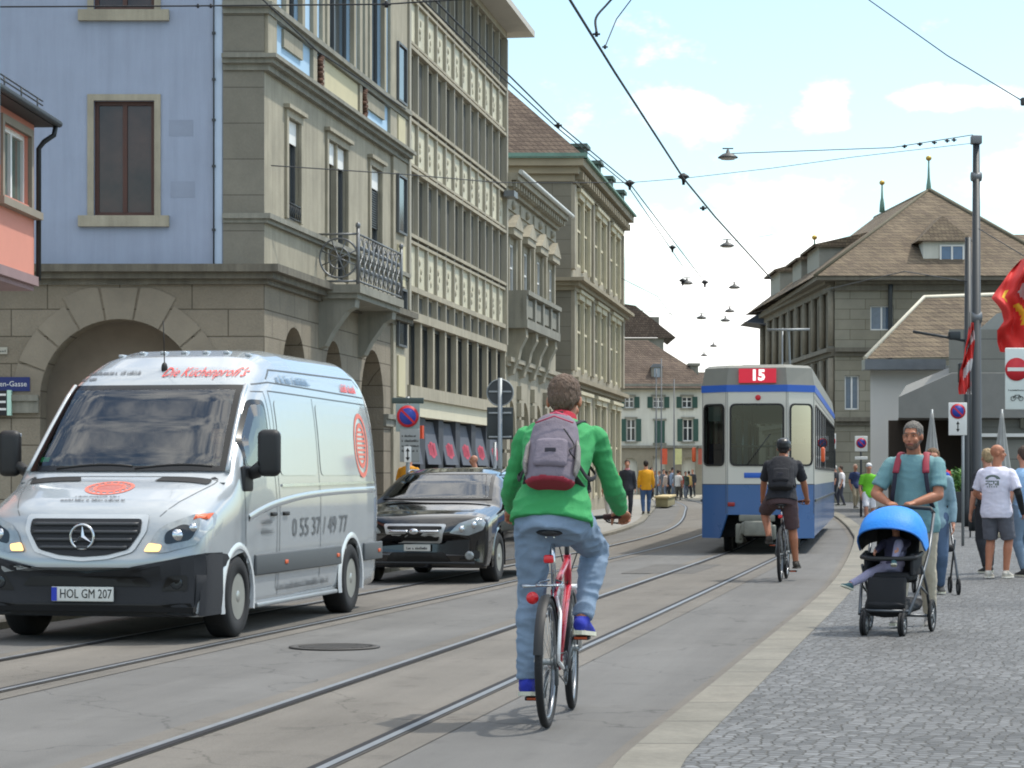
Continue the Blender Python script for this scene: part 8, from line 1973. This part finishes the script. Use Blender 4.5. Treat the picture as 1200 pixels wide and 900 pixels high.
for px, py, w, h, lb in ((1124, 612, .55, .85, 'dark planter box with a bush left of the mast foot'), (1112, 604, .5, .7, 'dark planter box farther back beside the pavement edge'), (1168, 618, .5, .8, 'dark planter box behind the white shirted man')):
    p = gp(px, py, KH); t = thing('planter_box', lb, 'planter', (p.x, p.y, KH), 0, 'dark planter boxes'); m = MB(); m.rb((0, 0, h / 2), (w, w * 1.6, h), .02); m.build('box', mat('planter_dark', '#2f3133', .7, var=.12), t)
    m = MB(); leafclump(m, (0, 0, h + .28), (w * .55, w * .8, .42), 420, .07); m.build('foliage', [M_lf, M_lf2], t); m = MB(); m.tube([(0, 0, h - .05), (.02, 0, h + .4)], [.03, .015], 6); m.build('stem', mat('stem_brown', '#4a3a2a', .9, var=.1), t)
for px, py, col, lb in ((1098, 592, '#b8bcbe', 'pale parked car between the masts and the pavilion'), (1192, 600, '#c6c9ca', 'white parked car top behind the white shirted man')):
    p = gp(px, py, KH); t = thing('parked_car', lb, 'car', (p.x, p.y, KH), 0, 'parked cars before the pavilion')
    C2 = Shell([(-2.1, .3, .5, .62, .70, 4, 0, .1), (-2.0, .22, .6, .74, .80, 4, 0, .06), (-1.2, .2, .8, .92, .85, 4, .1, 0), (-.7, .2, .85, 1.18, .85, 4.5, .4, 0), (-.1, .2, .88, 1.44, .85, 4, .42, 0), (1.2, .2, .9, 1.44, .85, 4, .42, 0), (1.9, .22, .88, 1.2, .84, 4, .42, 0), (2.05, .35, .8, 1.0, .78, 4, .3, 0)], 10, 4)
    M0 = Matrix.Rotation(pi / 2, 4, 'Z')
    bd = C2.mesh([-2.1 + .1 * k for k in range(42)], lambda q: False, 'body', [mat('car_' + col.strip('#'), col, .25, .2, var=.03, coat=.7)], t); bd.data.transform(M0)
    for s in (1, -1):
        mw = decal(C2.bvh, densify(roundpoly([(-.55, .95), (1.7, .98), (1.2, 1.34), (-.1, 1.34)], .05), .1), None, (-s, 0, 0), lambda q, s=s: Vector((s * 3, q.x, q.y)), .01); o = mw.build('side_window', M_frit, t); o.data.transform(M0)
        for yy in (-1.3, 1.25): o = wheel(t, s * .76, yy, .31, .2, s, 'alloy'); 
    for o in [c for c in t.children if c.name.startswith('wheel')]:
        for q in [o] + list(o.children): q.data.transform(M0)
# low stone bench block on the left pavement far off, and a bench of pale wood
p = gp(776, 594, KH); t = thing('stone_block_bench', 'long pale low bench block at the far left pavement edge', 'bench', (p.x, p.y, KH), -.1)
m = MB(); m.rb((0, 4, .40), (.62, 9, .09), .02); m.build('seat', mat('pale_timber', '#b8a67c', .8, var=.12), t)
m = MB(); m.rb((0, 4, .177), (.5, 8.8, .355), .01); m.build('plinth', mat('mossy_stone', '#8a8262', .9, var=.2), t)

# ------------------------------------------------------------------ overhead wires and hanging lamps
def wire(name, label, pts, r, sag=0, extra=None, cat='wire', mt=None):
    P = []
    for a, b in zip(pts, pts[1:]):
        a, b = Vector(a), Vector(b); n = 10
        for k in range(n): t_ = k / n; P.append(a.lerp(b, t_) - V(0, 0, sag * 4 * t_ * (1 - t_)))
    P.append(Vector(pts[-1])); c = P[0]; t = thing(name, label, cat, c)
    m = MB(); m.tube(P, r, 6); m.build('cable', mt or M_wire, t, True); return t
def fitting(t, p, s=1.0, kind=0, ang=0):
    m = MB(); p = Vector(p)
    if kind == 0: m.lathe([(.015 * s, .08 * s), (.08 * s, .04 * s), (.09 * s, .02 * s), (.03 * s, -.02 * s), (.02 * s, -.10 * s)], p, 'z', 12)
    else: m.tube([p - V(.07 * s, 0, 0), p + V(.07 * s, 0, 0)], .022 * s, 8); m.lathe([(.03 * s, -.05 * s), (.03 * s, .05 * s)], p, 'z', 8)
    m.build('insulator', M_wire, t, True)
def cwp(px, py, hw): Y = (hw - CH) * F / (HZ - py); return at(px, py, Y)
hA = 5.35
wA_ = wire('contact_wire', 'long dark tram contact wire running from top centre down towards the tram', [cwp(640, -45, 5.6), cwp(668, 0, 5.6), cwp(720, 84, 5.55), cwp(801, 209, 5.4), cwp(838, 254, 5.25), cwp(905, 328, 5.05)], .013)
fitting(wA_, cwp(699, 40, 5.57), .5, 1); fitting(wA_, cwp(709, 55, 5.57), .4, 1); fitting(wA_, cwp(801, 209, 5.42), .9); fitting(wA_, cwp(824, 244, 5.3), .7, 1)
q0 = cwp(699, 38, 5.57); wire('feeder_cable', 'curved feeder cable looping up from the contact wire at the top', spline([q0, q0 + V(0, .1, .16), q0 + V(.12, .2, .32), q0 + V(.22, .2, .45), q0 + V(.27, .2, .7)], 5), .012)
q0 = cwp(709, 55, 5.57); wire('span_wire', 'thin grey stay rising right from the contact wire at the top', [q0, q0 + V(.13, .4, .35), q0 + V(.6, .6, 1.0)], .006)
hB = 6.6
w1 = wire('contact_wire', 'upper wire of the pair above the far track, starting at the office roof', [at(470, -40, 30), at(588, 80, 36), at(655, 146, 43), at(738, 215, 55), at(826, 331, 90)], .014)
w2_ = wire('contact_wire', 'lower wire of the pair above the far track, starting at the office roof', [at(470, -25, 30.3), at(588, 90, 36.3), at(651, 148, 43.3), at(736, 218, 55.3), at(800, 312, 80)], .012)
for px, py, Y, s in ((654, 147, 43, 1.0), (738, 216, 55, 1.3), (788, 291, 70, 1.2), (800, 330, 80, 1.4), (826, 332, 90, 1.6)): fitting(w1, at(px, py, Y), s, 0 if s > 1.05 else 1)
wire('facade_wire', 'wire slanting across the corner building down to the office front', [at(300, -8, 34), at(372, 60, 37), at(430, 98, 39), at(475, 128, 41)], .012)
wt = wire('span_wire', 'horizontal cross wire along the very top left of the photo', [at(-20, 8, 30), at(215, 7, 30), at(330, 6, 30), at(450, 5, 30), at(560, -2, 30)], .010)
for px in (232, 247): fitting(wt, at(px, 7, 30), .5, 1)
fitting(wt, at(453, 5, 30), .8, 1)
wire('span_wire', 'faint cross wire from the corner building over the office grid', [at(318, 194, 41), at(470, 204, 45), at(585, 214, 50), at(738, 214, 55)], .010)
wire('span_wire', 'faint cross wire rising gently to the tall mast, lower one', [at(738, 214, 55), at(801, 209, 54), at(905, 197, 54), at(1000, 184, 54), at(1138, 168, 54)], .007)
wt = wire('span_wire', 'cross wire from the hanging lamp to the top of the tall mast', [at(853, 180, 53.5), at(1045, 173, 53.8), at(1140, 158, 54)], .010)
for px, py in ((1060, 171.5), (1078, 169), (1095, 167), (1110, 165), (1118, 164)): fitting(wt, at(px, py, 53.9), .8, 1)
wire('span_wire', 'single wire in the upper right corner sloping down to the edge', [at(1010, -6, 40), at(1110, 65, 38), at(1196, 117, 36)], .010); 
hk_ = thing('wire_anchor', 'dark wire clamp at the right edge near the top', 'clamp', at(1199, 119, 36)); m = MB(); m.rb(at(1201, 119, 36), (.12, .1, .12), .02); m.build('clamp', M_dkgrey, hk_, True)
wire('span_wire', 'wire from the tall mast down to the right over the guildhouse roof', [at(1147, 268, 54), at(1200, 300, 50), at(1230, 318, 48)], .012)
wire('span_wire', 'dark wires from the slim mast towards the guildhouse corner', [at(1133, 330, 60), at(1060, 318, 70), at(965, 340, 90)], .014)
wire('span_wire', 'far cross wire left of the lamps above the distant roofs', [at(728, 326, 90), at(770, 347, 95), at(808, 397, 110)], .012)
wire('span_wire', 'faint far cross wire beside the third lamp', [at(735, 362, 90), at(850, 375, 95), at(900, 380, 100)], .010)
LL = [(853, 183, 53, 'largest hanging street lamp, nearest, below the cross wire'), (852, 287, 75, 'second hanging street lamp down the line'), (860.5, 336, 92, 'third hanging street lamp down the line'), (855, 364, 104, 'fourth hanging street lamp down the line'), (850, 375, 110, 'fifth small hanging street lamp down the line'), (836, 405, 135, 'sixth tiny hanging street lamp down the line'), (825, 416, 150, 'farthest tiny hanging lamp, just above the roofs'), (805, 331, 88, 'small hanging fitting left of the third lamp'), (822, 372, 104, 'small hanging fitting left of the fourth lamp')]
M_lampg = mat('lamp_shade_grey', '#4a4b4b', .5, .3, var=.1); M_lampw = mat('lamp_glass', '#b0a8a0', .3, var=.05)
lamp0 = thing('hanging_street_lamp', LL[0][3], 'street lamp', at(853, 183, 53), 0, 'hanging street lamps over the street')
m = MB(); m.lathe([(.03, .14), (.05, .07), (.12, .05), (.22, -.02), (.225, -.04), (.21, -.045)], n=24); m.build('lamp_shade', M_lampg, lamp0)
m = MB(); m.lathe([(.19, -.045), (.15, -.075), (.01, -.085)], n=20); m.build('lens', M_lampw, lamp0)
m = MB(); m.tube([(-.12, 0, .17), (.12, 0, .17)], .015, 6); m.tube([(0, 0, .05), (0, 0, .17)], .015, 6); m.build('hanger', M_wire, lamp0)
for px, py, Y, lb in LL[1:]: c = dup(lamp0, at(px, py, Y), 0, lb); c.scale = (1.05, 1.05, 1.05)
for i, (px, py, Y, lb) in enumerate(LL[1:7]):
    wire('span_wire', 'faint stay wire carrying the ' + lb.split(',')[0].replace('hanging street ', '').replace('down the line', '').strip() + ' across the street', [at(px, py - 3.2 * 75 / Y, Y), at(905 - i * 2, py - 12, Y + 2)], .006)
